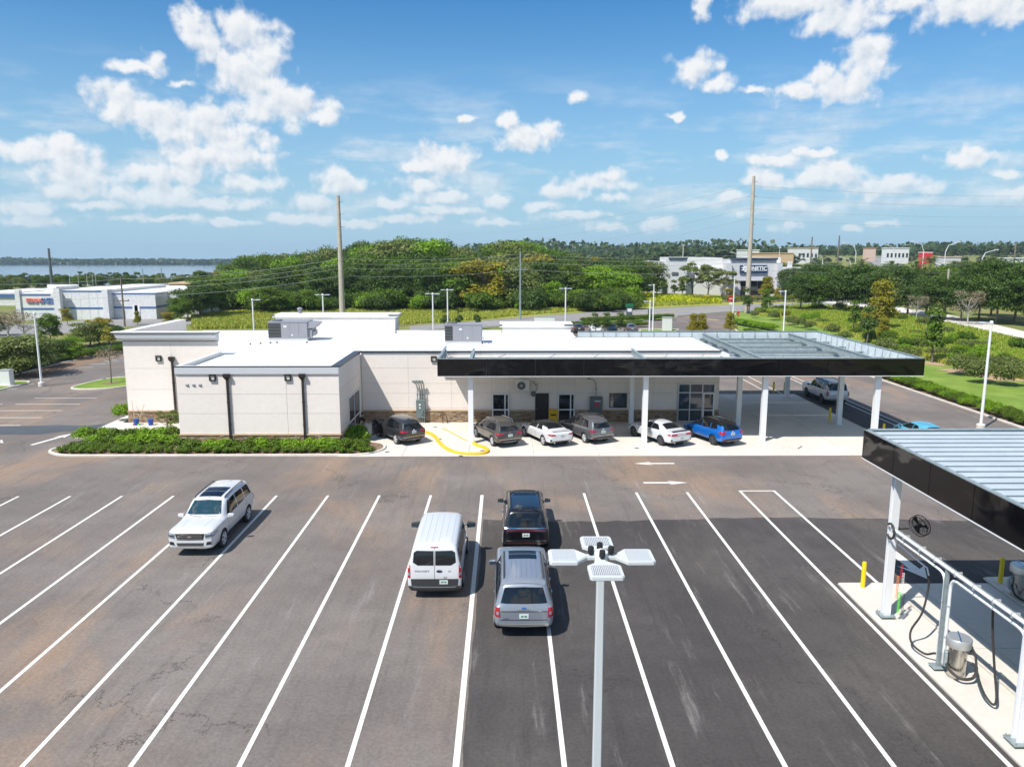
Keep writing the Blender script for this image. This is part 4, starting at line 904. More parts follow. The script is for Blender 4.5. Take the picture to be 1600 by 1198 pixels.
def lamp(x, y, z0, h, n, rz, lab, grp=None, sleek=0, near=False):
    t = empty('lamp_post', lab, 'lamp post', (x, y, z0), rz, grp)
    r = .13 if near else .11
    pm_ = MB()
    if near: pm_.add([(sx * r_, sy * r_, z) for z, r_ in ((0, .088), (h, .062)) for sx, sy in ((-1, -1), (1, -1), (1, 1), (-1, 1))], [(0, 1, 5, 4), (1, 2, 6, 5), (2, 3, 7, 6), (3, 0, 4, 7), (4, 5, 6, 7)])
    else: pm_.tube([(0, 0, 0), (0, 0, h)], r, 8, r2=r * .72)
    pm_.build('pole', 'lamp_grey' if near else 'white_metal', t, smooth=not near, bevel=.012 if near else 0)
    if not near or True: MB().lathe([(.3, -.3), (.3, .35 if not near else .6), (.25, .4 if not near else .62)], 16).build('footing', 'concrete', t)
    for k in range(n):
        a = k * math.pi * 2 / n
        hd = link('lamp_head', HEADM, t, (0, 0, h - .02), (0, 0, a))
        link('recess', FRAME, hd); link('cooling_fins', FINS, hd); link('lens', LENS, hd)
        if near: link('sensor', CELL, t, (.17 * math.cos(a), .17 * math.sin(a), h + .08))
    MB().lathe([(.12, -.06), (.12, .12), (.04, .16)], 12, (0, 0, h)).build('cap', 'white_metal', t)
    return t
lamp(1.60, 12.25, 0, 7.72, 4, 0, 'tall white lamp post with four heads standing in the open lot in front', near=True)
def lamp_px(px, py_top, n, rz, lab, h=7.8, ln=None):
    Y = (CAM_H - h) / math.tan(math.atan((py_top - 599) / -FPX) * -1 + R(PITCH)) if False else None
    ang = R(PITCH) + math.atan((py_top - 599) / FPX); D = (CAM_H - h) / math.tan(ang); d = ray(px, py_top); k = D / math.hypot(d.x, d.y)
    return lamp(d.x * k, d.y * k, 0, h, n, rz, lab)
lamp_px(52, 476, 1, .3, 'white lamp post above the left hedge in front of pale store', 7.0)
lamp_px(394, 465, 1, 0, 'lamp post behind the left end of the white roof with one head'); lamp_px(504, 459, 2, 0, 'lamp post left of the tall bare pole behind the roof')
lamp_px(676, 459, 2, 0, 'twin-head lamp post behind rooftop, left of a close pair'); lamp_px(699, 453, 2, 0, 'twin-head lamp post behind rooftop, right of a close pair')
lamp_px(884, 451, 2, 0, 'twin-head lamp post by the four distant parked cars'); lamp_px(1022, 445, 1, math.pi, 'lamp post at the back entrance, taller of two side by side')
lamp_px(1016, 470, 1, math.pi, 'shorter lamp post beside a taller one at back entrance', 6.2); lamp_px(1228, 452, 1, math.pi, 'white lamp post on the lawn behind the black canopy')
lamp_px(1148, 434, 1, math.pi, 'lamp post by the red round sign near far entrance', 8.4); lamp_px(1551, 488, 1, math.pi, 'big white leaning-looking lamp post on the lawn at far right')
q = G(12, 603)
t = empty('utility_cabinet', 'pale grey utility cabinet standing on the small grass island at left edge', 'cabinet', (q.x, q.y, .1)); MB().box(-.5, .5, -.35, .35, 0, 1.45).build('casing', 'plastic_white', t, bevel=.03); MB().box(-.53, .53, -.38, .38, 1.45, 1.52).build('lid', 'aluminium', t)
MB().box(-.75, .75, -.6, .6, -.08, .04).build('pad', 'concrete', t)
# ------------------------------------------------------------------ vehicles (local: +Y is the front, origin on the ground at the middle)
def ring_pts(st):
    y, zb, w_, zs, zt, wt = st
    zm = zb + .5 * (zs - zb)
    P = [(0, zb), (w_ * .80, zb), (w_ * .96, zb + .07), (w_, zm), (w_ * .985, zs - .08), (w_ - .055, zs)]
    if zt - zs < .16: P += [(w_ * .80, zs + (zt - zs) * .7), (w_ * .5, zs + (zt - zs) * .95), (0, zt)]
    else: P += [(wt, zt - .11), (wt - .17, zt - .015), (0, zt)]
    return [(x, y, z) for x, z in P]
def body_mesh(stations, arches, rad, creases=True):
    nr = 16; V = []
    for st in stations:
        h = ring_pts(st); V += h + [(-p[0], p[1], p[2]) for p in h[-2:0:-1]]
    F = []; n = len(stations)
    for i in range(n - 1):
        for k in range(nr): F.append((i * nr + k, i * nr + (k + 1) % nr, (i + 1) * nr + (k + 1) % nr, (i + 1) * nr + k))
    F += [tuple(range(nr))[::-1], tuple(range((n - 1) * nr, n * nr))]
    me = bpy.data.meshes.new('body'); me.from_pydata(V, [], F)
    b = bmesh.new(); b.from_mesh(me); bmesh.ops.recalc_face_normals(b, faces=b.faces)
    cl = b.edges.layers.float.new('crease_edge')
    for e in b.edges:
        i, j = e.verts[0].index, e.verts[1].index; a, c = i % nr, j % nr
        if a == c:
            k = min(a, nr - a)
            if k == 5: e[cl] = .55
            if k == 2: e[cl] = .4
            if k == 6: e[cl] = .25
        if i // nr == j // nr and i // nr in (0, n - 1): e[cl] = .55
    b.to_mesh(me); b.free()
    o = bpy.data.objects.new('tmpb', me); COL.objects.link(o); md = o.modifiers.new('s', 'SUBSURF'); md.levels = 2; md.render_levels = 2; md.subdivision_type = 'CATMULL_CLARK'
    cut = None
    dg = bpy.context.evaluated_depsgraph_get(); smooth_me = bpy.data.meshes.new_from_object(o.evaluated_get(dg))
    bvh_b = bmesh.new(); bvh_b.from_mesh(smooth_me); bvh = BVHTree.FromBMesh(bvh_b); bvh_b.free()
    if rad:
        mb = MB()
        for (ay, s) in [(a, s) for a in arches for s in (-1, 1)]: mb.tube([(s * .62, ay, rad - .01), (s * 1.4, ay, rad - .01)], rad + .065, 28)
        cut = mb.build('tmpc'); bo = o.modifiers.new('b', 'BOOLEAN'); bo.operation = 'DIFFERENCE'; bo.object = cut; bo.solver = 'EXACT'; bo.use_self = False
        bb = bmesh.new(); bb.from_mesh(cut.data); bmesh.ops.recalc_face_normals(bb, faces=bb.faces); bb.to_mesh(cut.data); bb.free()
        dg = bpy.context.evaluated_depsgraph_get(); out = bpy.data.meshes.new_from_object(o.evaluated_get(dg))
    else: out = smooth_me
    if cut: bpy.data.objects.remove(cut)
    bpy.data.objects.remove(o)
    return out, bvh
WH = {}
def wheel_meshes(r, kind):
    k_ = (round(r, 3), kind)
    if k_ in WH: return WH[k_]
    t = MB().lathe([(r * .66, -.10), (r * .78, -.12), (r * .94, -.115), (r, -.085), (r, .085), (r * .94, .115), (r * .78, .12), (r * .66, .10)], 30, axis='x').mesh('tyre', 'rubber')
    mb = MB(); mb.lathe([(r * .665, .05), (r * .70, .105), (r * .665, .11), (r * .58, .09), (r * .58, .0)], 30, axis='x', m='rim' if kind != 'dark' else 'rim_dark')
    mb.lathe([(r * .62, -.02), (r * .62, .0)], 24, axis='x', m='black')
    ns = {'five': 5, 'ten': 6, 'dark': 5, 'steel': 8}[kind]
    for k in range(ns):
        a = 2 * math.pi * k / ns
        for off in ((-.13, .13) if kind != 'steel' else (0,)):
            q = [(r * .12, a), (r * .62, a + off)]; P = [(.105 - .01 * i, p[0] * math.cos(p[1]), p[0] * math.sin(p[1])) for i, p in enumerate(q)]
            mb.tube(P, r * .085, 5, m='rim' if kind != 'dark' else 'rim_dark')
    mb.lathe([(r * .17, .05), (r * .17, .095), (r * .08, .105)], 12, axis='x', m='rim_dark' if kind == 'dark' else 'rim')
    rm = mb.mesh('rim'); rm.polygons.foreach_set('use_smooth', [True] * len(rm.polygons)); rm.set_sharp_from_angle(angle=R(35)); t.polygons.foreach_set('use_smooth', [True] * len(t.polygons)); t.set_sharp_from_angle(angle=R(40)); WH[k_] = (t, rm); return WH[k_]
class Car:
    def __init__(s, name, label, cat, stations, arches, rad, pm, hd, pos, wheel='five', group=None, ref='centre', roofm=None, roofz=None, glassm='car_glass'):
        s.root = empty(name, label, cat, pos, hd, group); s.st = stations; s.pm = pm
        me, s.bvh = body_mesh(stations, arches, rad)
        me.materials.clear(); me.materials.append(M[pm]); me.materials.append(M['black']); me.materials.append(M[roofm or pm]); me.materials.append(M['cladding'])
        for p in me.polygons:
            p.use_smooth = True; c = p.center; p.material_index = 0
            if rad and any(abs((c.y - a) ** 2 + (c.z - rad) ** 2 - (rad + .065) ** 2) < .012 * (rad + .06) * 2 and p.normal.y * (c.y - a) + p.normal.z * (c.z - rad) < -.2 * rad for a in arches): p.material_index = 1
            if abs(c.x) < .70 and c.z < .9 and rad and abs(p.normal.x) > .95 and any((c.y - a) ** 2 + (c.z - rad) ** 2 < (rad + .07) ** 2 for a in arches): p.material_index = 1
            if p.normal.z < -.85 and c.z < .55: p.material_index = 1
            if roofm and c.z > roofz and p.normal.z > .35: p.material_index = 2
        me.set_sharp_from_angle(angle=R(38)); link('body', me, s.root)
        if rad:
            tm, rm = wheel_meshes(rad, wheel); W = max(q[2] for q in stations)
            for ay in arches:
                for sd in (-1, 1):
                    wo = link('wheel', rm, s.root, (sd * (W - .125), ay, rad), (0, 0, 0 if sd > 0 else math.pi)); link('tyre', tm, wo)
    def hit(s, view, a, b):
        if view == 'L': o, d = Vector((-5, a, b)), Vector((1, 0, 0))
        elif view == 'R': o, d = Vector((5, a, b)), Vector((-1, 0, 0))
        elif view == 'B': o, d = Vector((a, -8, b)), Vector((0, 1, 0))
        elif view == 'F': o, d = Vector((a, 8, b)), Vector((0, -1, 0))
        else: o, d = Vector((a, b, 6)), Vector((0, 0, -1))
        h = s.bvh.ray_cast(o, d)
        if h[0] is None:
            h = s.bvh.find_nearest(o + d * (4 if view in 'LR' else (5 if view in 'BF' else 4.3)))
        n = h[1]
        if n.dot(d) > 0: n = -n
        return h[0], n
    def patch(s, name, view, bot, top, m, off=.006, nu=8, nv=3, parent=None, label=None):
        def lerp(pl, t):
            k = t * (len(pl) - 1); i = min(int(k), len(pl) - 2); f = k - i; return (pl[i][0] * (1 - f) + pl[i + 1][0] * f, pl[i][1] * (1 - f) + pl[i + 1][1] * f)
        V, Vi = [], []
        for j in range(nv + 1):
            for i in range(nu + 1):
                a = lerp(bot, i / nu); b = lerp(top, i / nu); f = j / nv
                p, n = s.hit(view, a[0] * (1 - f) + b[0] * f, a[1] * (1 - f) + b[1] * f); V.append(p + n * off); Vi.append(p - n * .03)
        W = nu + 1; F = [(j * W + i, j * W + i + 1, (j + 1) * W + i + 1, (j + 1) * W + i) for j in range(nv) for i in range(nu)]
        bd = [i for i in range(W)] + [j * W + nu for j in range(1, nv + 1)] + [nv * W + i for i in range(nu - 1, -1, -1)] + [j * W for j in range(nv - 1, 0, -1)]
        base = len(V); V += [Vi[k] for k in bd]; nb = len(bd)
        F += [(bd[k], base + k, base + (k + 1) % nb, bd[(k + 1) % nb]) for k in range(nb)]
        me = bpy.data.meshes.new(name); me.from_pydata([tuple(v) for v in V], [], F); me.materials.append(M[m])
        b = bmesh.new(); b.from_mesh(me); bmesh.ops.recalc_face_normals(b, faces=b.faces)
        cq = sum((f.calc_center_median() for f in b.faces), Vector()) / len(b.faces); ctr = {'L': Vector((-1, 0, 0)), 'R': Vector((1, 0, 0)), 'B': Vector((0, -1, 0)), 'F': Vector((0, 1, 0)), 'T': Vector((0, 0, 1))}[view]
        b.faces.ensure_lookup_table()
        if b.faces[0].normal.dot(ctr) < 0: bmesh.ops.reverse_faces(b, faces=b.faces)
        b.to_mesh(me); b.free(); me.polygons.foreach_set('use_smooth', [True] * len(me.polygons)); me.set_sharp_from_angle(angle=R(40))
        o = link(name, me, parent or s.root)
        if label: o['label'] = label
        return o
    def both(s, name, bot, top, m, **k):
        return [s.patch(name, v, bot, top, m, **k) for v in 'LR']
    def seam(s, pts, w_=.014, views='LR'):
        for v in views:
            for i in range(len(pts) - 1):
                a, b = Vector(pts[i]), Vector(pts[i + 1]); t = (b - a).normalized(); n = Vector((-t.y, t.x)) * w_ / 2
                s.patch('door_seam', v, [tuple(a - n), tuple(b - n)], [tuple(a + n), tuple(b + n)], 'seam_grey', off=.003, nu=4, nv=1)
    def box(s, name, x0, x1, y0, y1, z0, z1, m, bevel=.01, parent=None): return MB().box(x0, x1, y0, y1, z0, z1).build(name, m, parent or s.root, bevel=bevel)
    def mirrors(s, y, z, m, w_=.0, sz=1.0):
        W = max(q[2] for q in s.st)
        for sd in (-1, 1):
            x = sd * (W + .10 + w_); hx, hy, hz = .13 * sz, .075 * sz, .09 * sz
            mb = MB(); V = []
            for (u, v, q) in ((-1, -1, -1), (1, -1, -.8), (1, .3, -.6), (-1, 1, -1), (-1, -1, 1), (1, -1, .9), (1, .3, .7), (-1, 1, 1)): V.append((x + sd * u * hx, y + v * hy, z + q * hz))
            mb.add(V, [(0, 3, 2, 1), (4, 5, 6, 7), (0, 1, 5, 4), (1, 2, 6, 5), (2, 3, 7, 6), (3, 0, 4, 7)]); mb.box(sd * (W - .06), sd * (W - .01 + w_), y - .03, y + .05, z - .06, z - .0)
            o = mb.build('mirror', m, s.root, bevel=.02); bb = bmesh.new(); bb.from_mesh(o.data); bmesh.ops.recalc_face_normals(bb, faces=bb.faces); bb.to_mesh(o.data); bb.free()
            MB().box(x - hx * .85, x + hx * .85, y - hy - .008, y - hy + .002, z - hz * .75, z + hz * .75).build('mirror_glass', 'glass_blue', o)
    def rails(s, y0, y1, x, z, m='chrome'):
        for sd in (-1, 1):
            zz = s.hit('T', sd * x, (y0 + y1) / 2)[0].z; MB().tube([(sd * x, y0, s.hit('T', sd * x, y0)[0].z), (sd * x, y0 + .12, zz + .05), (sd * x, (y0 + y1) / 2, zz + .06), (sd * x, y1 - .12, s.hit('T', sd * x, y1 - .12)[0].z + .05), (sd * x, y1, s.hit('T', sd * x, y1)[0].z)], .028, 6).build('roof_rail', m, s.root, smooth=True)
    def handles(s, ys, z, m):
        for y in ys:
            for v, sd in (('L', -1), ('R', 1)):
                p, n = s.hit(v, y, z); MB().box(p.x - .005, p.x + sd * .03, y - .09, y + .09, z - .018, z + .018).build('door_handle', m, s.root, bevel=.008)
    def plate(s, x, z, w_=.31, h=.16, view='B', mark=True):
        p, n = s.hit(view, x, z); sg = -1 if view == 'B' else 1; y = p.y + sg * .012
        o = MB().box(x - w_ / 2, x + w_ / 2, y - .008, y + .03, z - h / 2, z + h / 2).build('number_plate', 'plate', s.root)
        if mark and view == 'B': MB().box(x - .10, x - .03, y - .011, y - .009, z - .03, z + .03).box(x + .03, x + .10, y - .011, y - .009, z - .03, z + .03).box(x - .015, x + .015, y - .0112, y - .009, z - .02, z + .03).build('plate_marking', 'plate_mark', o)
        return o
    def text(s, txt, x, z, size, m, view='B', sx=1., bold=0.):
        p, n = s.hit(view, x, z); y = p.y
        if view == 'B': text_obj('lettering', txt, size, m, s.root, Matrix.Translation((x, y - .014, z)) @ Matrix.Rotation(R(90), 4, 'X'), .003, sx=sx, bold=bold)
        else: text_obj('lettering', txt, size, m, s.root, Matrix.Translation((x, y + .014, z)) @ Matrix.Rotation(math.pi, 4, 'Z') @ Matrix.Rotation(R(90), 4, 'X'), .003, sx=sx, bold=bold)

def place(y_rear_wheel, hd, W):   # origin from the contact of the left rear wheel
    pass
def from_rlw(px, py, hd, arch_r, W, z=0.):
    g = G(px, py, z); lx, ly = -(W - .02), arch_r
    return (g.x - (lx * math.cos(hd) - ly * math.sin(hd)), g.y - (lx * math.sin(hd) + ly * math.cos(hd)), z)

# full-size SUV
def big_suv(label, pm, pos, hd, roofm=None, kind='a', wheel='ten', rear_black=False, facing=False, group=None):
    W = 1.015; zr = 1.95
    st = [(-2.66, .52, .84, .98, 1.02, .6), (-2.62, .44, .95, 1.12, 1.18, .7), (-2.56, .40, .985, 1.15, 1.34, .74), (-2.40, .38, W, 1.16, 1.85, .76), (-2.2, .38, W, 1.165, 1.93, .78), (-1.4, .38, W, 1.17, zr + .01, .77),
          (-.4, .38, W, 1.16, zr + .02, .78), (.35, .38, W, 1.15, zr - .01, .775), (.62, .38, W, 1.16, 1.88, .78), (1.32, .38, W, 1.16, 1.33, .80), (1.5, .38, .995, 1.15, 1.28, .84), (2.25, .37, 1.0, 1.14, 1.25, .86), (2.60, .34, .985, 1.13, 1.21, .84), (2.76, .35, .95, 1.09, 1.15, .80), (2.83, .39, .90, 1.02, 1.07, .76)]
    c = Car('parked_suv', label, 'car', st, (-1.62, 1.62), .40, pm, hd, pos, wheel, group=group, roofm=roofm, roofz=1.5)
    g = 'car_glass'
    c.both('side_window', [(-2.28, 1.24), (-1.42, 1.22)], [(-2.08, 1.73), (-1.44, 1.76)], g, nu=6)
    c.both('side_window', [(-1.34, 1.22), (-.42, 1.20)], [(-1.32, 1.76), (-.42, 1.78)], g, nu=6)
    c.both('side_window', [(-.34, 1.20), (.98, 1.18)], [(-.34, 1.78), (.50, 1.72)], g, nu=8)
    c.patch('windshield', 'F', [(-.755, 1.36), (0, 1.37), (.755, 1.36)], [(-.61, 1.80), (0, 1.83), (.61, 1.80)], 'windshield_glass' if facing else g, nu=10, nv=5)
    c.patch('rear_window', 'B', [(-.78, 1.26), (0, 1.25), (.78, 1.26)], [(-.64, 1.74), (0, 1.76), (.64, 1.74)], g, nu=10, nv=4)
    sr = (-.85, .40) if facing else (-.45, .42)
    c.patch('sunroof', 'T', [(-.50, sr[0]), (.50, sr[0])], [(-.50, sr[1]), (.50, sr[1])], 'sunroof_glass', nu=4, nv=6, off=.012); c.patch('sunroof_bar', 'T', [(-.5, (sr[0] + sr[1]) / 2), (.5, (sr[0] + sr[1]) / 2)], [(-.5, (sr[0] + sr[1]) / 2 + .02), (.5, (sr[0] + sr[1]) / 2 + .02)], 'silver_trim', nu=4, nv=1, off=.018)
    if not facing:
        for x in (-.42, -.26, -.09, .09, .26, .42): c.patch('roof_rib', 'T', [(x - .018, -1.95), (x + .018, -1.95)], [(x - .018, -.5), (x + .018, -.5)], pm, off=.016, nu=1, nv=5)
        c.patch('spoiler', 'T', [(-.70, -2.33), (.70, -2.33)], [(-.72, -2.12), (.72, -2.12)], pm, off=.03, nu=6, nv=2)
    c.rails(-1.95, .45, .67, zr, 'rim_dark')
    c.mirrors(1.0, 1.22, pm if kind != 'black' else 'paint_black')
    c.seam([(-.38, .55), (-.38, 1.17)]); c.seam([(-1.38, .9), (-1.40, 1.18)]); c.seam([(.95, .55), (1.05, 1.12)]); c.seam([(-1.15, .52), (.9, .52)])
    c.handles((-1.15, -.12), 1.04, 'chrome' if kind != 'white' else 'paint_white')
    c.both('running_board', [(-1.1, .40), (1.1, .40)], [(-1.1, .50), (1.1, .50)], 'cladding' if kind != 'grey' else 'silver_trim', off=.03, nu=4, nv=1)
    # rear
    if kind == 'black':
        c.patch('tail_light_bar', 'B', [(-.93, 1.06), (0, 1.04), (.93, 1.06)], [(-.93, 1.13), (0, 1.10), (.93, 1.13)], 'dark_red_light', off=.015, nu=12, nv=1)
        c.patch('chrome_strip', 'B', [(-.9, 1.15), (.9, 1.15)], [(-.9, 1.18), (.9, 1.18)], 'chrome', off=.012, nu=10, nv=1)
        c.text('LINCOLN', 0, 1.205, .085, 'chrome', sx=1.9)
        c.patch('bumper_strip', 'B', [(-.86, .60), (.86, .60)], [(-.86, .65), (.86, .65)], 'chrome', off=.015, nu=10, nv=1); c.patch('bumper_light', 'B', [(-.8, .50), (.8, .50)], [(-.8, .54), (.8, .54)], 'dark_red_light', off=.012, nu=8, nv=1)
        c.plate(0, .88)
    else:
        for sd in (-1, 1):
            tl = c.patch('tail_light', 'B', [(sd * .80, .82), (sd * .97, .82)], [(sd * .80, 1.13), (sd * .96, 1.13)], 'red_light', off=.016, nu=4, nv=3); c.patch('reversing_light', 'B', [(sd * .84, .90), (sd * .91, .90)], [(sd * .84, 1.0), (sd * .91, 1.0)], 'clear_light', off=.022, nu=2, nv=2, parent=tl)
        c.patch('tailgate_strip', 'B', [(-.78, 1.00), (.78, 1.00)], [(-.78, 1.03), (.78, 1.03)], 'chrome', off=.012, nu=10, nv=1)
        p = c.plate(0, .84); c.patch('tailgate_seam', 'B', [(-.78, .70), (.78, .70)], [(-.78, .72), (.78, .72)], 'black', off=.004, nu=8, nv=1); c.patch('handle_recess', 'B', [(-.12, .74), (.12, .74)], [(-.12, .755), (.12, .755)], 'chrome', off=.01, nu=2, nv=1)
        c.patch('bumper_guard', 'B', [(-.82, .52), (0, .46), (.82, .52)], [(-.82, .585), (0, .56), (.82, .585)], 'silver_trim', off=.02, nu=10, nv=1)
        if kind == 'grey':
            b = MB().lathe([(.001, -.004), (.085, -.004), (.085, .004), (.001, .004)], 24, axis='y').build('badge', 'text_blue', c.root); pp, nn = c.hit('B', 0, 1.12); b.location = (0, pp.y - .02, 1.12); b.scale = (1, 1, .42)
            c.text('EXPEDITION', 0, 1.06, .055, 'unit_grey', sx=1.5); c.text('PLATINUM', -.6, .77, .04, 'chrome')
    pp, nn = c.hit('B', 0, 1.3); MB().tube([(0.02, pp.y - .02, 1.285), (-.2, pp.y - .0, 1.31), (-.32, pp.y + .01, 1.31)], .011, 5).build('rear_wiper', 'rubber', c.root)
    MB().add([(-.02, -1.72 + 1.5 + .35 - .5, 0), (.02, -.37, 0), (0, -.55, 0), (0, -.5, .07)], [(0, 1, 3), (1, 2, 3), (2, 0, 3), (0, 2, 1)]).build('antenna_fin', pm, c.root, loc=(0, .95, c.hit('T', 0, .5)[0].z))
    if facing:
        c.patch('grille', 'F', [(-.55, .78), (0, .77), (.55, .78)], [(-.62, 1.05), (0, 1.06), (.62, 1.05)], 'black', off=.012, nu=10, nv=4)
        for z in (.84, .935, 1.025): c.patch('grille_bar', 'F', [(-.53, z - .013), (.53, z - .013)], [(-.54, z + .013), (.54, z + .013)], 'chrome', off=.03, nu=10, nv=1)
        b = MB().lathe([(.001, -.004), (.1, -.004), (.1, .004), (.001, .004)], 24, axis='y').build('badge', 'chrome', c.root); pp, nn = c.hit('F', 0, .87); b.location = (0, pp.y + .05, .93); b.scale = (1, 1, .45)
        for sd in (-1, 1):
            hl = c.patch('headlight', 'F', [(sd * .64, .84), (sd * .96, .90)], [(sd * .64, 1.05), (sd * .97, 1.10)], 'clear_light', off=.014, nu=6, nv=3); c.patch('headlight_housing', 'F', [(sd * .67, .90), (sd * .90, .94)], [(sd * .67, .98), (sd * .90, 1.02)], 'rim_dark', off=.018, nu=4, nv=2, parent=hl)
            c.patch('headlight', 'L' if sd < 0 else 'R', [(2.28, .96), (2.66, .90)], [(2.22, 1.07), (2.66, 1.06)], 'clear_light', off=.012, nu=4, nv=2)
            c.patch('fog_intake', 'F', [(sd * .66, .54), (sd * .90, .58)], [(sd * .70, .68), (sd * .92, .72)], 'black', off=.01, nu=4, nv=2)
        c.patch('lower_grille', 'F', [(-.54, .50), (.54, .50)], [(-.58, .64), (.58, .64)], 'rim_dark', off=.01, nu=8, nv=2); c.patch('skid_plate', 'F', [(-.66, .40), (.66, .40)], [(-.62, .47), (.62, .47)], 'silver_trim', off=.02, nu=8, nv=1)
        for x0, x1 in ((-.62, -.08), (.02, .58)): pp, _ = c.hit('F', x0, 1.3); qq, _ = c.hit('F', x1, 1.34); MB().tube([pp + Vector((0, .01, 0)), qq + Vector((0, .02, .01))], .010, 5).build('wiper', 'rubber', c.root)
        c.seam([(.0, 0), (.0, 0.001)], views='') if False else None
        for sd in (-1, 1):
            tl = c.patch('bonnet_crease', 'T', [(sd * .52, 1.45), (sd * .54, 1.45)], [(sd * .44, 2.45), (sd * .46, 2.45)], pm, off=.010, nu=1, nv=8)
    return c
big_suv('white full-size suv with black glass sunroof driving out across the bay lines', 'paint_white', (-13.40, 33.95, 0), math.pi, kind='white', facing=True)
big_suv('grey full-size suv seen from behind, close behind the black one, under the lamp', 'paint_grey', (.60, 26.6, 0), 0, kind='grey')
big_suv('black full-size suv with red light bar seen from behind, ahead of the grey one', 'paint_black', (.86, 33.95, 0), 0, kind='black')
big_suv('white full-size suv with dark roof in shade beyond the canopy columns', 'paint_white', (28.15, 66.4, 0), R(1), roofm='paint_black', kind='w2', wheel='dark')

# passenger van
def van():
    W = 1.02; zr = 2.10
    st = [(-2.76, .42, .84, .9, .95, .7), (-2.72, .36, 1.0, 1.25, 1.30, .84), (-2.66, .34, 1.03, 1.28, 1.75, .86), (-2.58, .34, W, 1.28, 2.02, .84), (-2.45, .34, W, 1.28, zr, .84), (-1.2, .34, 1.03, 1.28, zr + .02, .86), (.6, .34, W, 1.28, zr + .02, .86),
          (1.15, .34, W, 1.26, zr - .02, .84), (1.35, .34, W, 1.22, 2.0, .80), (2.05, .34, 1.0, 1.14, 1.36, .80), (2.2, .34, .99, 1.10, 1.2, .8), (2.62, .36, .94, 1.0, 1.08, .75), (2.74, .42, .82, .84, .90, .6)]
    c = Car('passenger_van', 'white passenger van seen from behind with two dark rear door windows', 'van', st, (-1.55, 1.75), .35, 'paint_white', 0, (-2.66, 29.75, 0), 'steel'); g = 'car_glass'
    for a, b in ((-2.50, -1.55), (-1.45, -.45), (-.35, .62)): c.both('side_window', [(a, 1.34), (b, 1.34)], [(a + .03, 1.85), (b, 1.85)], g, nu=6)
    c.both('side_window', [(.75, 1.28), (1.85, 1.22)], [(.75, 1.82), (1.35, 1.80)], g, nu=6); c.patch('windshield', 'F', [(-.84, 1.28), (.84, 1.28)], [(-.70, 1.93), (.70, 1.93)], g, nu=8, nv=4)
    for sd in (-1, 1):
        c.patch('rear_window', 'B', [(sd * .03, 1.33), (sd * .62, 1.33), (sd * .80, 1.44)], [(sd * .03, 1.86), (sd * .66, 1.87), (sd * .77, 1.80)], g, nu=10, nv=4)
        tl = c.patch('tail_light', 'B', [(sd * .90, .86), (sd * 1.0, .86)], [(sd * .90, 1.34), (sd * .985, 1.34)], 'red_light', off=.014, nu=3, nv=4); c.patch('reversing_light', 'B', [(sd * .915, .95), (sd * .985, .95)], [(sd * .915, 1.06), (sd * .985, 1.06)], 'clear_light', off=.02, nu=2, nv=2, parent=tl)
        c.patch('reflector', 'B', [(sd * .52, .43), (sd * .72, .43)], [(sd * .52, .47), (sd * .72, .47)], 'red_light', off=.03, nu=2, nv=1)
    c.patch('door_gap', 'B', [(-.008, .60), (.008, .60)], [(-.008, 1.96), (.008, 1.96)], 'rim_dark', off=.005, nu=1, nv=8)
    c.patch('lower_cladding', 'B', [(-.86, .56), (.86, .56)], [(-.88, .82), (.88, .82)], 'cladding', off=.014, nu=8, nv=2); c.patch('bumper', 'B', [(-.88, .38), (0, .37), (.88, .38)], [(-.96, .54), (0, .55), (.96, .54)], 'cladding', off=.05, nu=10, nv=2)
    c.patch('bumper_step', 'B', [(-.78, .505), (.78, .505)], [(-.78, .525), (.78, .525)], 'unit_grey', off=.055, nu=8, nv=1)
    c.plate(.34, .70, mark=True); c.text('TRANSIT', -.47, 1.12, .095, 'unit_grey', sx=1.5); c.text('350', .56, 1.12, .07, 'unit_grey'); c.text('XLT', .40, .88, .07, 'rim_dark')
    b = MB().lathe([(.001, -.004), (.11, -.004), (.11, .004), (.001, .004)], 24, axis='y').build('badge', 'navy', c.root); pp, _ = c.hit('B', .18, 1.12); b.location = (.18, pp.y - .02, 1.12); b.scale = (1, 1, .42)
    pp, _ = c.hit('B', 0, 1.99); MB().box(-.14, .14, pp.y - .02, pp.y + .04, 1.965, 2.0).build('brake_light', 'red_light', c.root)
    for x in (-.6, -.36, -.12, .12, .36, .6): c.patch('roof_rib', 'T', [(x - .02, -2.3), (x + .02, -2.3)], [(x - .02, .9), (x + .02, .9)], 'paint_white', off=.012, nu=1, nv=6)
    c.both('side_cladding', [(-1.1, .40), (1.25, .40)], [(-1.1, .56), (1.25, .56)], 'cladding', off=.012, nu=4, nv=1); c.seam([(.68, .6), (.68, 1.95)]); c.seam([(-.38, .6), (-.38, 1.95)], views='R')
    c.mirrors(1.62, 1.35, 'cladding', .06, 1.35); c.handles((.85,), 1.05, 'cladding')
van()

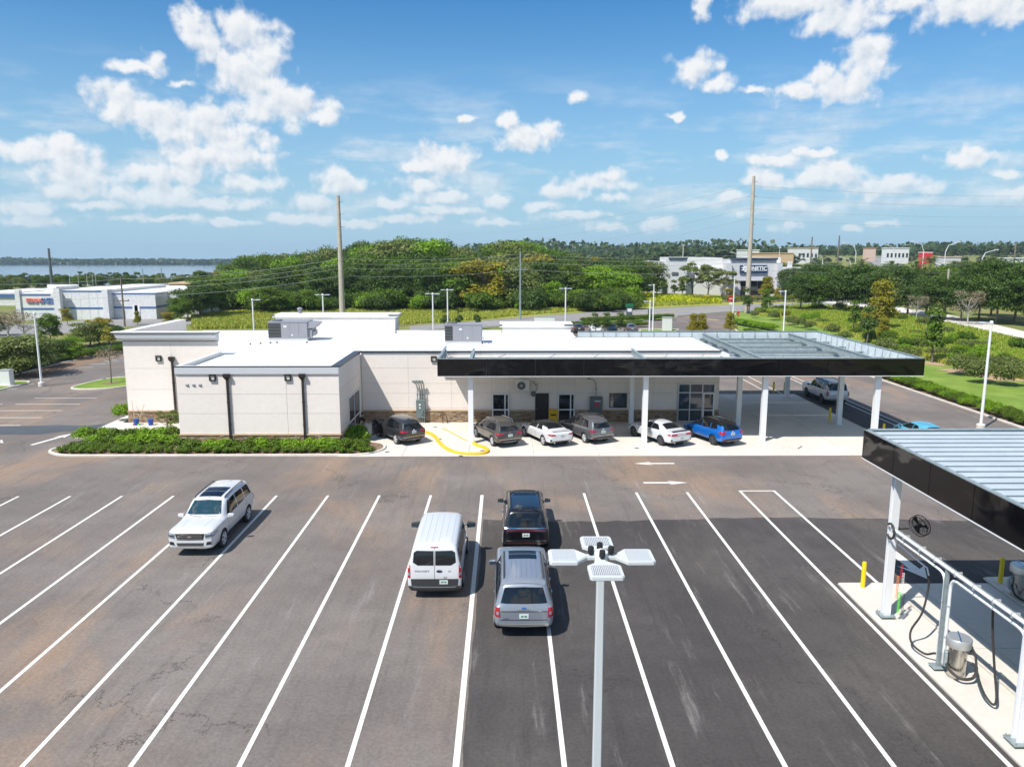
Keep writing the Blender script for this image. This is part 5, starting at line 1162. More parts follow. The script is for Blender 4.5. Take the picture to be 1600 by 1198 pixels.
# compact suv / crossover
def crossover(label, pm, hd, ref, L=4.6, W=.93, H=1.66, rad=.355, wheel='five', lights='slim', roofm=None, boxy=False, chrome_band=True, plate_z=.86, group='cars parked in a row by the beige wall', open_door=False, rails=True, clad='cladding'):
    f = L / 2; ar = -(L / 2 - .98); af = L / 2 - .93; H += .06; zs = 1.0 if not boxy else 1.04; r = H - .01
    st = [(-f, .50, W * .84, .86, .90, .55), (-f + .05, .40, W * .96, 1.0, 1.03, .62), (-f + .13, .36, W * .99, zs + .06, 1.14, .60), (-f + (.42 if not boxy else .32), .32, W, zs + .04, H - .16, .60), (-f + .68, .32, W, zs + .03, H - .05, .62), (-f + 1.4, .32, W, zs + .01, r + .01, .65), (-.1, .32, W, zs - .01, r + .02, .66),
          (.42, .32, W, zs - .02, H - .06, .64), (1.12, .32, W, zs - .04, 1.10, .70), (1.3, .32, W * .99, .94, 1.04, .7), (f - .45, .34, W * .97, .86, .95, .7), (f - .14, .38, W * .90, .78, .84, .6), (f, .46, W * .78, .66, .70, .5)]
    pos = from_rlw(ref[0], ref[1], hd, ar, W, .03)
    c = Car('parked_suv', label, 'car', st, (ar, af), rad, pm, hd, pos, wheel, group=group, roofm=roofm, roofz=H - .32); g = 'car_glass'
    c.both('side_window', [(-f + .62, zs + .12), (-f + 1.32, zs + .07)], [(-f + .86, H - .24), (-f + 1.32, H - .17)], g, nu=6)
    c.both('side_window', [(-f + 1.38, zs + .07), (-.02, zs + .05)], [(-f + 1.38, H - .17), (-.02, H - .14)], g, nu=6)
    c.both('side_window', [(.04, zs + .05), (.98, zs + .03)], [(.04, H - .14), (.50, H - .19)], g, nu=6)
    c.patch('windshield', 'F', [(-.70, 1.10), (.70, 1.10)], [(-.58, H - .15), (.58, H - .15)], g, nu=8, nv=4)
    c.patch('rear_window', 'B', [(-.64, 1.12), (0, 1.10), (.64, 1.12)], [(-.54, H - .22), (0, H - .20), (.54, H - .22)], g, nu=8, nv=4)
    c.patch('spoiler', 'T', [(-.56, -f + .36), (0, -f + .30), (.56, -f + .36)], [(-.58, -f + .60), (.58, -f + .60)], roofm or pm, off=.028, nu=6, nv=2)
    for sd, v in ((-1, 'L'), (1, 'R')):
        z0, z1 = (.90, 1.03) if lights == 'slim' else ((.86, 1.08) if lights == 'square' else (.88, 1.02))
        c.patch('tail_light', 'B', [(sd * (.42 if lights == 'slim' else .60), z0 + .03), (sd * W * .95, z0)], [(sd * (.48 if lights == 'slim' else .60), z1 - .02), (sd * W * .93, z1)], 'red_light', off=.014, nu=6, nv=2)
        c.patch('tail_light', v, [(-f + .08, z0), (-f + .36, z0 + .04)], [(-f + .10, z1), (-f + .30, z1)], 'red_light', off=.012, nu=4, nv=2)
        c.patch('reflector', 'B', [(sd * .62, .50), (sd * .80, .50)], [(sd * .62, .54), (sd * .80, .54)], 'red_light', off=.016, nu=2, nv=1)
        c.patch('headlight', v, [(f - .62, .78), (f - .22, .72)], [(f - .60, .86), (f - .22, .80)], 'clear_light', off=.010, nu=4, nv=2)
    c.patch('bumper_cladding', 'B', [(-.74, .40), (.74, .40)], [(-.82, .56), (.82, .56)], clad, off=.018, nu=8, nv=2); c.patch('skid_plate', 'B', [(-.5, .38), (.5, .38)], [(-.46, .44), (.46, .44)], 'silver_trim', off=.026, nu=6, nv=1)
    if chrome_band: c.patch('chrome_strip', 'B', [(-.8, .585), (.8, .585)], [(-.8, .605), (.8, .605)], 'chrome', off=.014, nu=8, nv=1)
    c.plate(0, plate_z if plate_z else .86); c.seam([(-.0, .52), (.0, H - .62)]); c.seam([(-f + 1.34, .70), (-f + 1.42, 1.0)]); c.seam([(1.02, .55), (1.02, .98)])
    c.both('sill_cladding', [(ar + .42, .33), (af - .42, .33)], [(ar + .42, .44), (af - .42, .44)], clad, off=.014, nu=4, nv=1)
    c.both('chrome_line', [(ar + .5, .50), (af - .6, .50)], [(ar + .5, .515), (af - .6, .515)], 'chrome' if chrome_band else clad, off=.012, nu=4, nv=1)
    c.both('window_trim', [(-f + .75, zs + .045), (.98, zs + .01)], [(-f + .75, zs + .062), (.98, zs + .024)], 'chrome' if chrome_band else 'black', off=.010, nu=8, nv=1)
    if rails: c.rails(-f + .8, .25, .56, H, 'chrome' if chrome_band else 'black')
    c.mirrors(.86, zs + .07, pm if not roofm else roofm, 0, .85); c.handles((-f + 1.55, .22), zs - .09, pm)
    b = MB().lathe([(.001, -.004), (.055, -.004), (.055, .004), (.001, .004)], 16, axis='y').build('badge', 'chrome', c.root); pp, _ = c.hit('B', 0, 1.03); b.location = (0, pp.y - .012, 1.03)
    p_, _ = c.hit('B', 0, 1.15); MB().tube([p_ + Vector((.02, -.015, 0)), c.hit('B', -.3, 1.17)[0] + Vector((0, -.015, 0))], .01, 5).build('rear_wiper', 'rubber', c.root)
    zt = c.hit('T', 0, -f + .8)[0].z; MB().add([(-.03, 0, 0), (.03, 0, 0), (0, .2, 0), (0, -.02, .07)], [(0, 1, 3), (1, 2, 3), (2, 0, 3), (0, 2, 1)]).build('antenna_fin', roofm or pm, c.root, loc=(0, -f + .75, zt - .005))
    if open_door:
        hy = 1.0; c.patch('door_opening', 'L', [(.06, .42), (.98, .42)], [(.06, H - .2), (.52, H - .2)], 'black', off=.012, nu=6, nv=6)
        dr = MB().box(-.05, .05, -1.0, 0, .38, zs).build('open_door', pm, c.root, loc=(-W + .02, hy, 0), rot=(0, 0, R(-58)), bevel=.02)
        fr_ = MB().tube([(0, -1.0, zs), (0, -.95, H - .28), (0, -.55, H - .25), (0, -.05, zs)], .03, 6).build('window_frame', pm, dr); MB().add([(0, -.98, zs), (0, -.93, H - .3), (0, -.55, H - .27), (0, -.07, zs)], [(0, 1, 2, 3)]).build('pane', 'car_glass', dr)
    return c
crossover('dark grey suv with its front door open beside the planting bed', 'paint_dark_grey', R(36), (618, 693.7), L=4.5, open_door=True, wheel='five', lights='slim', plate_z=.9, rails=False)
crossover('brownish grey suv with chrome strip just right of the first white column', 'paint_brown_grey', R(25), (768.5, 696.6), L=4.7, H=1.66, wheel='ten', plate_z=.84)
crossover('mid grey suv parked between white sedan and second pair of columns', 'paint_steel_grey', R(27), (912.5, 691.5), L=4.65, H=1.70, wheel='ten', lights='other', rails=True, plate_z=.86)
crossover('bright blue small suv with black roof at the right end of the row', 'paint_blue', R(24), (1112.7, 695), L=4.4, W=.91, H=1.64, roofm='paint_black', wheel='dark', lights='square', boxy=True, chrome_band=False, plate_z=.88)

# sedans
def sedan(label, pm, hd, ref, L=4.88, W=.92, H=1.45, roofm=None, wheel='five', muscle=False, pos=None, group='cars parked in a row by the beige wall', hatch=False):
    f = L / 2; ar = -(L / 2 - 1.05); af = L / 2 - .97; rad = .345
    if hatch: tail = [(-f, .46, W * .82, .86, .90, .5), (-f + .07, .36, W * .96, .96, 1.0, .56), (-f + .25, .30, W * .99, .96, 1.12, .56), (-f + .75, .28, W, .96, H - .08, .58), (-f + 1.3, .28, W, .95, H, .62)]
    else: tail = [(-f, .46, W * .80, .86, .90, .5), (-f + .06, .36, W * .95, .98, 1.03, .6), (-f + .22, .30, W * .99, 1.0, 1.08, .62), (-f + .62, .28, W, .98, 1.10, .62), (-f + .80, .28, W, .97, 1.13, .60), (-f + 1.45, .28, W, .96, H - .06, .56), (-f + 1.85, .28, W, .95, H, .58)]
    st = tail + [(-.05, .28, W, .94, H + .01, .60), (.35, .28, W, .93, H - .05, .58), (1.12, .28, W, .90, 1.02, .66), (1.3, .28, W * .99, .88, .96, .7), (f - .5, .30, W * .97, .78, .88, .7), (f - .15, .34, W * .90, .68, .74, .6), (f, .42, W * .76, .56, .60, .5)]
    c = Car('parked_sedan' if not hatch else 'parked_hatchback', label, 'car', st, (ar, af), rad, pm, hd, pos or from_rlw(ref[0], ref[1], hd, ar, W, .03), wheel, group=group, roofm=roofm, roofz=1.22); g = 'car_glass'
    q = -f + (1.05 if hatch else 1.30)
    c.both('side_window', [(q, 1.02), (-.36, .99)], [(q + .42, H - .17), (-.36, H - .14)], g, nu=6); c.both('side_window', [(-.30, .99), (.98, .96)], [(-.30, H - .14), (.42, H - .18)], g, nu=6)
    c.patch('windshield', 'F', [(-.66, 1.04), (.66, 1.04)], [(-.52, H - .12), (.52, H - .12)], g, nu=8, nv=4)
    y0 = -f + (.30 if hatch else .84); y1 = -f + (.78 if hatch else 1.46)
    c.patch('rear_window', 'T', [(-.60, y0), (0, y0 - .04), (.60, y0)], [(-.50, y1), (0, y1 + .02), (.50, y1)], g, nu=8, nv=5)
    if roofm: c.patch('roof_panel', 'T', [(-.48, y1 + .06), (.48, y1 + .06)], [(-.48, .2), (.48, .2)], roofm, nu=6, nv=6, off=.004)
    if muscle: c.patch('tail_light_bar', 'B', [(-.82, .82), (0, .84), (.82, .82)], [(-.82, .95), (0, .95), (.82, .95)], 'red_light', off=.014, nu=10, nv=2); c.patch('light_bar_centre', 'B', [(-.36, .855), (.36, .855)], [(-.36, .92), (.36, .92)], pm, off=.02, nu=6, nv=1)
    for sd, v in ((-1, 'L'), (1, 'R')):
        if not muscle: c.patch('tail_light', 'B', [(sd * .48, .84), (sd * .86, .82)], [(sd * .50, .91), (sd * .85, .94)], 'red_light', off=.014, nu=6, nv=2)
        c.patch('tail_light', v, [(-f + .07, .82), (-f + .32, .86)], [(-f + .09, .94), (-f + .28, .94)], 'red_light', off=.012, nu=4, nv=2); c.patch('headlight', v, [(f - .6, .68), (f - .25, .62)], [(f - .6, .76), (f - .25, .71)], 'clear_light', off=.01, nu=4, nv=2)
    if not hatch: MB().box(-.66, .66, -f + .10, -f + .26, 1.09, 1.115).build('boot_spoiler', 'cladding' if muscle else pm, c.root, bevel=.008)
    c.patch('bumper_cladding', 'B', [(-.7, .36), (.7, .36)], [(-.62, .46), (.62, .46)], 'cladding', off=.014, nu=8, nv=2); c.plate(0, .66 if muscle else .80)
    for sd in (-1, 1): c.patch('bumper_vent', 'B', [(sd * .74, .44), (sd * .84, .46)], [(sd * .74, .58), (sd * .85, .60)], 'cladding', off=.012, nu=2, nv=2); MB().lathe([(.045, -.03), (.045, .06)], 12, (sd * .56, -f + .04, .37), axis='y').build('exhaust', 'chrome', c.root)
    c.seam([(-.33, .42), (-.33, 1.0)]); c.seam([(1.02, .42), (1.02, .94)]); c.seam([(-1.32, .75), (-1.4, .98)]); c.both('sill', [(ar + .4, .29), (af - .4, .29)], [(ar + .4, .36), (af - .4, .36)], 'cladding', off=.012, nu=4, nv=1)
    c.mirrors(.88, 1.02, pm, 0, .8); c.handles((-1.0, .15), .86, pm)
    if muscle: c.patch('grey_stripe', 'L', [(-.62, .36), (-.42, .36)], [(-.62, .90), (-.42, .90)], 'paint_grey', off=.003, nu=2, nv=4)
    return c
sedan('white sedan with black roof parked between two grey suvs', 'paint_white', R(25), (848, 695.6), roofm='paint_black')
sedan('silver white muscle sedan with full-width tail light behind the white column', 'paint_silver', R(27), (1031.5, 696), L=5.05, W=.95, H=1.47, wheel='dark', muscle=True)
sedan('light blue hatchback half hidden by the near canopy roof edge', 'paint_sky', R(2), None, L=4.5, W=.9, H=1.48, pos=(28.3, 50.9, 0), hatch=True, group=None)
# four distant cars parked behind the building
FAR = 'distant cars parked behind the building'
for px, pm, lab in ((905, 'paint_dark_grey', 'distant dark car with red lights, leftmost of four behind canopy'), (932, 'paint_white', 'distant white car between two dark ones behind canopy'), (957, 'paint_black', 'distant black car, third from left behind canopy'), (988, 'paint_steel_grey', 'distant grey suv, rightmost of four and tallest')):
    g_ = G(px, 521); sedan(lab, pm, math.pi if px in (932, 957) else 0, None, L=4.6, pos=(g_.x, g_.y + 2.2, 0), group=FAR, hatch=True) 
# ------------------------------------------------------------------ person at the open car door
def skin_obj(name, verts, edges, radii, m, parent, sub=2, loc=None):
    me = bpy.data.meshes.new(name); me.from_pydata(verts, edges, []); o = bpy.data.objects.new('tmp', me); COL.objects.link(o)
    md = o.modifiers.new('k', 'SKIN'); 
    for i, r_ in enumerate(radii): me.skin_vertices[0].data[i].radius = (r_, r_) if not isinstance(r_, tuple) else r_
    me.skin_vertices[0].data[0].use_root = True; s2 = o.modifiers.new('s', 'SUBSURF'); s2.levels = s2.render_levels = sub
    dg = bpy.context.evaluated_depsgraph_get(); out = bpy.data.meshes.new_from_object(o.evaluated_get(dg)); out.name = name
    bpy.data.objects.remove(o); out.materials.clear(); out.materials.append(M[m]); out.polygons.foreach_set('use_smooth', [True] * len(out.polygons)); return link(name, out, parent, loc)
def person(pos, hd):
    t = empty('person', 'person in black t-shirt leaning over beside the open door of the dark car', 'person', pos, hd)
    lean = .16
    J = [(0, 0, .95), (0, .03, 1.15), (0, .09, 1.36), (0, .13, 1.47), (0, .16, 1.55), (0, .19, 1.66), (0, .19, 1.74),
         (-.19, .10, 1.40), (-.25, .12, 1.13), (-.22, .30, .98), (-.20, .36, .94),
         (.19, .12, 1.40), (.27, .30, 1.18), (.32, .52, 1.05), (.33, .60, 1.03),
         (-.10, 0, .88), (-.12, .04, .50), (-.13, -.02, .09), (-.13, .12, .05), (.10, 0, .88), (.14, .10, .50), (.16, .02, .09), (.16, .17, .05)]
    E = [(0, 1), (1, 2), (2, 3), (3, 4), (4, 5), (5, 6), (2, 7), (7, 8), (8, 9), (9, 10), (2, 11), (11, 12), (12, 13), (13, 14), (0, 15), (15, 16), (16, 17), (17, 18), (0, 19), (19, 20), (20, 21), (21, 22)]
    Rr = [.14, .135, .15, .065, .062, .095, .07, .07, .045, .034, .03, .07, .045, .034, .03, .09, .062, .042, .035, .09, .062, .042, .035]
    skin_obj('body', J, E, Rr, 'skin', t)
    skin_obj('t_shirt', [(0, .0, .93), (0, .03, 1.15), (0, .09, 1.37), (0, .12, 1.45), (-.19, .10, 1.40), (-.24, .12, 1.18), (.19, .12, 1.40), (.26, .27, 1.21)], [(0, 1), (1, 2), (2, 3), (2, 4), (4, 5), (2, 6), (6, 7)], [.165, .158, .172, .075, .085, .068, .085, .066], 'shirt_black', t)
    skin_obj('trousers', [(0, 0, .95), (-.10, 0, .86), (-.12, .04, .50), (-.13, -.02, .10), (.10, 0, .86), (.14, .10, .50), (.16, .02, .10)], [(0, 1), (1, 2), (2, 3), (0, 4), (4, 5), (5, 6)], [.155, .108, .08, .066, .108, .08, .066], 'trousers_khaki', t)
    h = MB().lathe([(.02, -.02), (.088, .0), (.104, .05), (.098, .1), (.06, .14), (.01, .152)], 16, (0, .175, 1.645)).build('hair', 'hair_dark', t, smooth=True); h.location.y = -.012
    for sx, sy in ((-.13, .06), (.16, .11)): MB().box(sx - .048, sx + .048, sy - .14, sy + .13, 0, .085).build('shoe', 'shoe', t, bevel=.025)
    MB().tube([(0, .275, 1.665), (0, .30, 1.64)], .012, 6).build('nose', 'skin', t)
    for sx in (-.034, .034): MB().lathe([(.004, -.006), (.011, 0), (.004, .006)], 8, (sx, .278, 1.685), axis='y').build('eye', 'hair_dark', t)
    for sx in (-.095, .095): MB().lathe([(.01, -.012), (.022, 0), (.01, .012)], 8, (sx, .185, 1.665), axis='x').build('ear', 'skin', t)
    MB().box(-.03, .03, .268, .276, 1.615, 1.623).build('mouth', 'label_red', t)
    for hx, hy, hz, sd in ((-.20, .36, .94, 1), (.33, .60, 1.03, -1)):
        for k in range(4):
            a = (k - 1.5) * .018; skin_obj('finger', [(hx + a, hy + .02, hz), (hx + a * 1.2, hy + .075, hz - .01), (hx + a * 1.3, hy + .11 - abs(k - 1.5) * .006, hz - .03)], [(0, 1), (1, 2)], [.010, .009, .007], 'skin', t, 1)
        skin_obj('thumb', [(hx + sd * .025, hy, hz - .005), (hx + sd * .05, hy + .035, hz - .015), (hx + sd * .05, hy + .065, hz - .025)], [(0, 1), (1, 2)], [.012, .010, .008], 'skin', t, 1)
g_ = G(564, 684, .03); person((g_.x, g_.y, .03), R(-62))
# ------------------------------------------------------------------ foliage meshes
def leaf_cloud(name, clumps, n, size, m, seed, droop=0., aspect=.6):
    rs = np.random.RandomState(seed); cl = np.array(clumps, float)      # x y z rx ry rz
    wts = (cl[:, 3] * cl[:, 4] + cl[:, 3] * cl[:, 5]) ; wts /= wts.sum(); idx = rs.choice(len(cl), n, p=wts)
    d = rs.normal(size=(n, 3)); d /= np.linalg.norm(d, axis=1)[:, None]; d[:, 2] = np.where(d[:, 2] < -.3, -d[:, 2] * .5, d[:, 2])
    rr = rs.uniform(.55, 1.06, n) ** .6; rr = np.where(rs.rand(n) < .12, rs.uniform(.9, 1.25, n), rr)
    c = cl[idx, :3] + d * cl[idx, 3:6] * rr[:, None]
    nn = d * .75 + rs.normal(size=(n, 3)) * .55 + np.array([0, 0, .25]); nn /= np.linalg.norm(nn, axis=1)[:, None]
    up = rs.normal(size=(n, 3)); a = np.cross(nn, up); a /= np.linalg.norm(a, axis=1)[:, None]; b = np.cross(nn, a)
    s = size * rs.uniform(.6, 1.35, n)[:, None]; a = a * s; b = b * s * aspect
    V = np.empty((n, 4, 3)); V[:, 0] = c - a; V[:, 1] = c + b * .9 - a * .1; V[:, 2] = c + a; V[:, 3] = c - b * .9 + a * .1
    V[:, 1] += nn * s * .18; V[:, 3] += nn * s * .18
    return V.reshape(-1, 3)
def quads_mesh(name, V, m, tri=None):
    n = len(V) // 4; me = bpy.data.meshes.new(name); me.vertices.add(len(V)); me.vertices.foreach_set('co', V.astype(np.float32).ravel())
    me.loops.add(n * 4); me.loops.foreach_set('vertex_index', np.arange(n * 4, dtype=np.int32)); me.polygons.add(n); me.polygons.foreach_set('loop_start', np.arange(0, n * 4, 4, dtype=np.int32))
    me.materials.append(M[m]); me.update(calc_edges=True); me.validate(); return me
def crown_clumps(seed, H, Rr, base, k, kind='oak'):
    rs = random.Random(seed); out = []
    for i in range(k):
        a = rs.uniform(0, 6.28); t = rs.random()
        z = base + (H - base) * (.18 + .70 * t)
        if kind == 'oak': prof = math.sqrt(max(.05, 1 - ((z - (base + (H - base) * .42)) / ((H - base) * .62)) ** 2))
        elif kind == 'cone': prof = max(.12, 1 - (z - base) / (H - base)) * 1.0
        else: prof = .8
        q = Rr * prof * rs.uniform(.35, .85); r_ = (H - base) * rs.uniform(.08, .20) * (1 if kind != 'cone' else .8)
        out.append((q * math.cos(a), q * math.sin(a), z, r_ * 1.15, r_ * 1.15, r_ * .8))
    return out
def trunk_mesh(seed, H, r, m, branches=5, top=.75):
    rs = random.Random(seed); mb = MB(); p = [(0, 0, -.2)]
    for i in range(1, 5): p.append((rs.uniform(-.03, .03) * H, rs.uniform(-.03, .03) * H, H * top * i / 4))
    mb.tube(p, r, 7, r2=r * .3)
    for k in range(branches):
        a = rs.uniform(0, 6.28); z0 = H * rs.uniform(.22, .5); L = H * rs.uniform(.2, .36); q = Vector((p[2][0] * .7, p[2][1] * .7, z0))
        mb.tube([q, q + Vector((math.cos(a), math.sin(a), .7)) * L * .5, q + Vector((math.cos(a) * .9, math.sin(a) * .9, 1.2)) * L], r * .42, 5, r2=r * .12)
    return mb.mesh('trunk', m)
TREES = {}
def mk_tree(key, H, Rr, base, k, n, size, m, seed, kind='oak', tm='bark', tr=None, br=6):
    V = leaf_cloud(key, crown_clumps(seed, H, Rr, base, k, kind), n, size, m, seed); TREES[key] = (quads_mesh('crown', V, m), trunk_mesh(seed, H, tr or H * .022, tm, br), H)
for i in range(3): mk_tree('dark%d' % i, 14, 6.0, 1.0, 60, 9500, .27, 'leaf_dark', 11 + i)
for i in range(3): mk_tree('mid%d' % i, 13, 5.6, .6, 56, 9000, .27, 'leaf_mid', 21 + i)
mk_tree('bright0', 12, 5.4, .3, 46, 8000, .26, 'leaf_bright', 31); mk_tree('yellow0', 8, 3.0, .3, 70, 6500, .17, 'leaf_yellow', 32, 'cone'); mk_tree('yellow1', 10, 4.6, 1.2, 40, 4600, .24, 'leaf_yellow', 33)
for i in range(2): mk_tree('olive%d' % i, 10, 4.6, .5, 44, 7000, .22, 'leaf_olive', 41 + i)
mk_tree('bare0', 8, 3.4, 1.5, 24, 1100, .16, 'leaf_bare', 51, tm='pale_bark', br=16); mk_tree('bare1', 11, 4.4, 3, 20, 700, .2, 'leaf_bare', 52, tm='pale_bark', br=18)
mk_tree('slim0', 4.2, .9, .5, 18, 1500, .12, 'leaf_mid', 61, 'cone', br=4); mk_tree('slim1', 5.0, 1.2, .6, 18, 1300, .15, 'leaf_dark', 62, 'cone', br=4)
mk_tree('open0', 8, 3.8, 2.4, 16, 1800, .26, 'leaf_olive', 63, br=10)
for i in range(2): mk_tree('far%d' % i, 11, 6.0, .5, 20, 700, .9, 'leaf_far', 71 + i)
def tree(key, x, y, z, h, name, label, group=None, rz=None, wide=1., parts=True, cat='tree'):
    cm, tm, H = TREES[key]; s = h / H
    if parts:
        t = empty(name, label, cat, (x, y, z), rnd.uniform(0, 6.28) if rz is None else rz, group); t.scale = (s * wide, s * wide, s); link('crown', cm, t); link('trunk', tm, t)
    else:
        t = link(name, cm, None, (x, y, z), (0, 0, rnd.uniform(0, 6.28))); t.scale = (s * wide, s * wide, s); tag(t, label, cat, group)
    return t
# ------------------------------------------------------------------ the wood behind the field
PROF = [(265, 446), (300, 430), (340, 412), (380, 399), (430, 391), (480, 389), (530, 384), (575, 375), (620, 369), (660, 370), (710, 376), (745, 388), (790, 374), (830, 376), (880, 386), (930, 394), (990, 394), (1040, 397), (1075, 400)]
def prof(px):
    for i in range(len(PROF) - 1):
        if PROF[i][0] <= px <= PROF[i + 1][0]: f = (px - PROF[i][0]) / (PROF[i + 1][0] - PROF[i][0]); return PROF[i][1] * (1 - f) + PROF[i + 1][1] * f
    return PROF[0][1] if px < 300 else PROF[-1][1]
WL = {'dark': 'dark green oak in the wood behind the field', 'mid': 'mid green tree in the wood behind the field', 'bright': 'bright light-green tree in the wood behind the field', 'yellow': 'yellowish pale-branched tree in the wood', 'olive': 'olive grey tree crown in the wood behind the field'}
def hcap(px, y, ytop): return CAM_H - (y * math.cos(R(.5))) * math.tan(R(PITCH) + math.atan((ytop - 599) / FPX))
for row, (D, dy) in enumerate(((178, 42), (190, 30), (203, 16), (218, 6), (236, 0))):
    px = 285 + row * 9
    while px < (990 if row < 2 else 1022):
        g = at(px, 480, D + rnd.uniform(-4, 4)); base = gz(g.x, g.y)
        ytop = prof(px) + dy * rnd.uniform(.6, 1.3) + rnd.uniform(-3, 5); h = max(4.5, hcap(px, g.y, ytop) - base)
        k = rnd.choices(['dark', 'mid', 'bright', 'olive', 'yellow'], [4, 5, 1.2, 2, .5])[0]
        if row < 2 and px > 860: k = rnd.choice(['bright', 'mid', 'bright'])
        if px > 860 and row < 1: h *= .7
        kk = {'dark': 'dark%d' % rnd.randrange(3), 'mid': 'mid%d' % rnd.randrange(3), 'bright': 'bright0', 'olive': 'olive%d' % rnd.randrange(2), 'yellow': 'yellow1'}[k]
        tree(kk, g.x, g.y, base - .3, h, {'dark': 'oak_tree', 'mid': 'broadleaf_tree', 'bright': 'broadleaf_tree', 'olive': 'oak_tree', 'yellow': 'broadleaf_tree'}[k], WL[k], 'trees of the wood, ' + k, wide=rnd.uniform(.85, 1.15) * (1.0 if h > 9 else 1.25), parts=row < 2)
        px += 46 * rnd.uniform(.75, 1.15) * (178 / D)
for px, py, h, k, lab in ((690, 481, 5, 'bright0', 'bright green small tree at the front edge of the wood'), (720, 476, 5.5, 'bright0', 'rounded bright shrub-like tree below yellow branches'), (480, 487, 5, 'mid1', 'low bushy tree in front of the wood, right of tall pole'), (420, 490, 6, 'mid0', 'low bushy tree in front of the wood, left of tall pole'),
                         (965, 463, 8.5, 'bright0', 'vine-covered bright tree at right end of the wood'), (1000, 462, 7, 'bright0', 'bright vine-covered mound beside the grey store'), (935, 466, 7.5, 'mid2', 'mid green mound at right end of the wood'), (1025, 461, 5.5, 'bright0', 'low bright mound nearest the grey store')):
    g = G(px, py); tree(k, g.x, g.y, 0, h, 'broadleaf_tree', lab, wide=1.5)
g = G(890, 474); tree('bare1', g.x, g.y, 0, 9, 'bare_tree', 'bare pale branching tree before the dark wood'); g = G(742, 480); tree('bare1', g.x, g.y, 0, 10, 'bare_tree', 'pale bare tree with yellow leaves in the wood')
def tree_at(key, px, Y, ytop, name, label, wide=1., group=None, cap=99, parts=True):
    g = at(px, 480, Y); h = min(cap, max(2.5, hcap(px, Y, ytop) - gz(g.x, g.y))); tree(key, g.x, g.y, gz(g.x, g.y) - .1, h, name, label, group, wide=wide, parts=parts)
# ------------------------------------------------------------------ palms
def palm_mesh(seed, h, fr=26, L=3.0):
    rs = random.Random(seed); V = []
    for k in range(fr):
        a = rs.uniform(0, 6.28); e = rs.uniform(-.5, 1.2); ca, sa = math.cos(a), math.sin(a); P = []
        for i in range(6):
            t = i / 5; r_ = L * t; P.append(Vector((ca * r_ * math.cos(e) , sa * r_ * math.cos(e), h + math.sin(e) * r_ - .95 * t * t * L * .5)))
        for i in range(5):
            for s in (-1, 1):
                sd = Vector((-sa, ca, -.35)) * s * (.42 * (1 - abs(i / 5 - .4)))
                for f in (0, .5): q = P[i].lerp(P[i + 1], f); V += [q, q + sd + (P[i + 1] - P[i]) * .5, q + sd * 1.02 + (P[i + 1] - P[i]) * .75, q + (P[i + 1] - P[i]) * .3]
    return quads_mesh('crown', np.array([tuple(v) for v in V]), 'leaf_olive'), MB().tube([(0, 0, -.2), (.1, 0, h * .5), (0, 0, h)], .28, 8).mesh('trunk', 'bark')
PALM = palm_mesh(5, 6.5); 
def palm(px, py, Y, ytop, lab, grp=None):
    g = at(px, py, Y); z = gz(g.x, g.y); h = hcap(px, Y, ytop) - z; t = empty('palm_tree', lab, 'palm tree', (g.x, g.y, z), rnd.uniform(0, 6), grp); s = h / 8.3; t.scale = (s, s, s); link('crown', PALM[0], t); link('trunk', PALM[1], t)
g = G(918, 468); t = empty('palm_tree', 'dusty fan palm among shrubs before the wood', 'palm tree', (g.x, g.y, 0)); t.scale = (.7, .7, .62); link('crown', PALM[0], t); link('trunk', PALM[1], t)
for px, yt, lab in ((1345, 400, 'palm beside the distant highway, leftmost of the row'), (1392, 404, 'palm beside the distant highway in front of pale cars'), (1452, 396, 'tallest palm before the distant red shop'), (1490, 404, 'palm right of the tallest one by the highway'), (1552, 398, 'pair-like yellowish palm farthest right by the highway'), (1430, 404, 'small palm left of the tallest one by the highway')):
    palm(px, 425, 235, yt, lab)
# ------------------------------------------------------------------ right side: dark oak row, scrub and young trees
ORD = ['leftmost ', 'second from left, ', 'third from left, ', 'fourth from left, ', 'fifth from left, ', 'sixth from left, ', 'seventh from left, ', 'middle ', 'seventh from right, ', 'sixth from right, ', 'fifth from right, ', 'fourth from right, ', 'third from right, ', 'second from right, ', 'rightmost ']
px = 1252
OAK = 'dark live oak in the row between scrub slope and highway'
for i in range(15):
    D = 172 - 2.9 * i + rnd.uniform(-3, 3); g = at(px, 470, D); ytop = 424 + rnd.uniform(-13, 8) + (0 if px < 1520 else -10); h = hcap(px, D, ytop)
    tree(rnd.choice(['dark0', 'dark1', 'dark2', 'dark0', 'olive0', 'mid2']), g.x, g.y, 0, h, 'oak_tree', ORD[i] + OAK, 'dark oaks before the highway', wide=rnd.uniform(.8, 1.05)); px += 28
for (px, py, h, k, lab) in ((1585, 500, 11.5, 'dark1', 'large dark oak at the right edge, nearest of the row'), (1548, 494, 10.5, 'dark0', 'dark oak left of the largest one at right edge'), (1515, 478, 9.5, 'dark2', 'dark oak behind the grey bare shrub on the right'),
     (1374, 515, 8.6, 'yellow0', 'bright yellow-green cone-shaped tree standing on the right slope'), (1448, 490, 8.4, 'yellow1', 'yellowish tree with thin crown right of the cone-shaped one'), (1432, 500, 5, 'bare0', 'bare grey tree left of the yellowish tree'), (1512, 507, 6.5, 'bare0', 'pale grey leafless tree near the sandy road'),
     (1248, 466, 7.5, 'yellow0', 'golden tree beside the grey store corner'), (1272, 472, 5.5, 'yellow1', 'orange-tinged round tree right of the golden one'), (1232, 463, 8.5, 'dark0', 'dark tree between grey store and golden tree'),
     (1380, 530, 3.4, 'yellow0', 'low yellow bush in front of the cone-shaped tree')):
    g = G(px, py); tree(k, g.x, g.y, 0, h, 'slope_tree', lab)
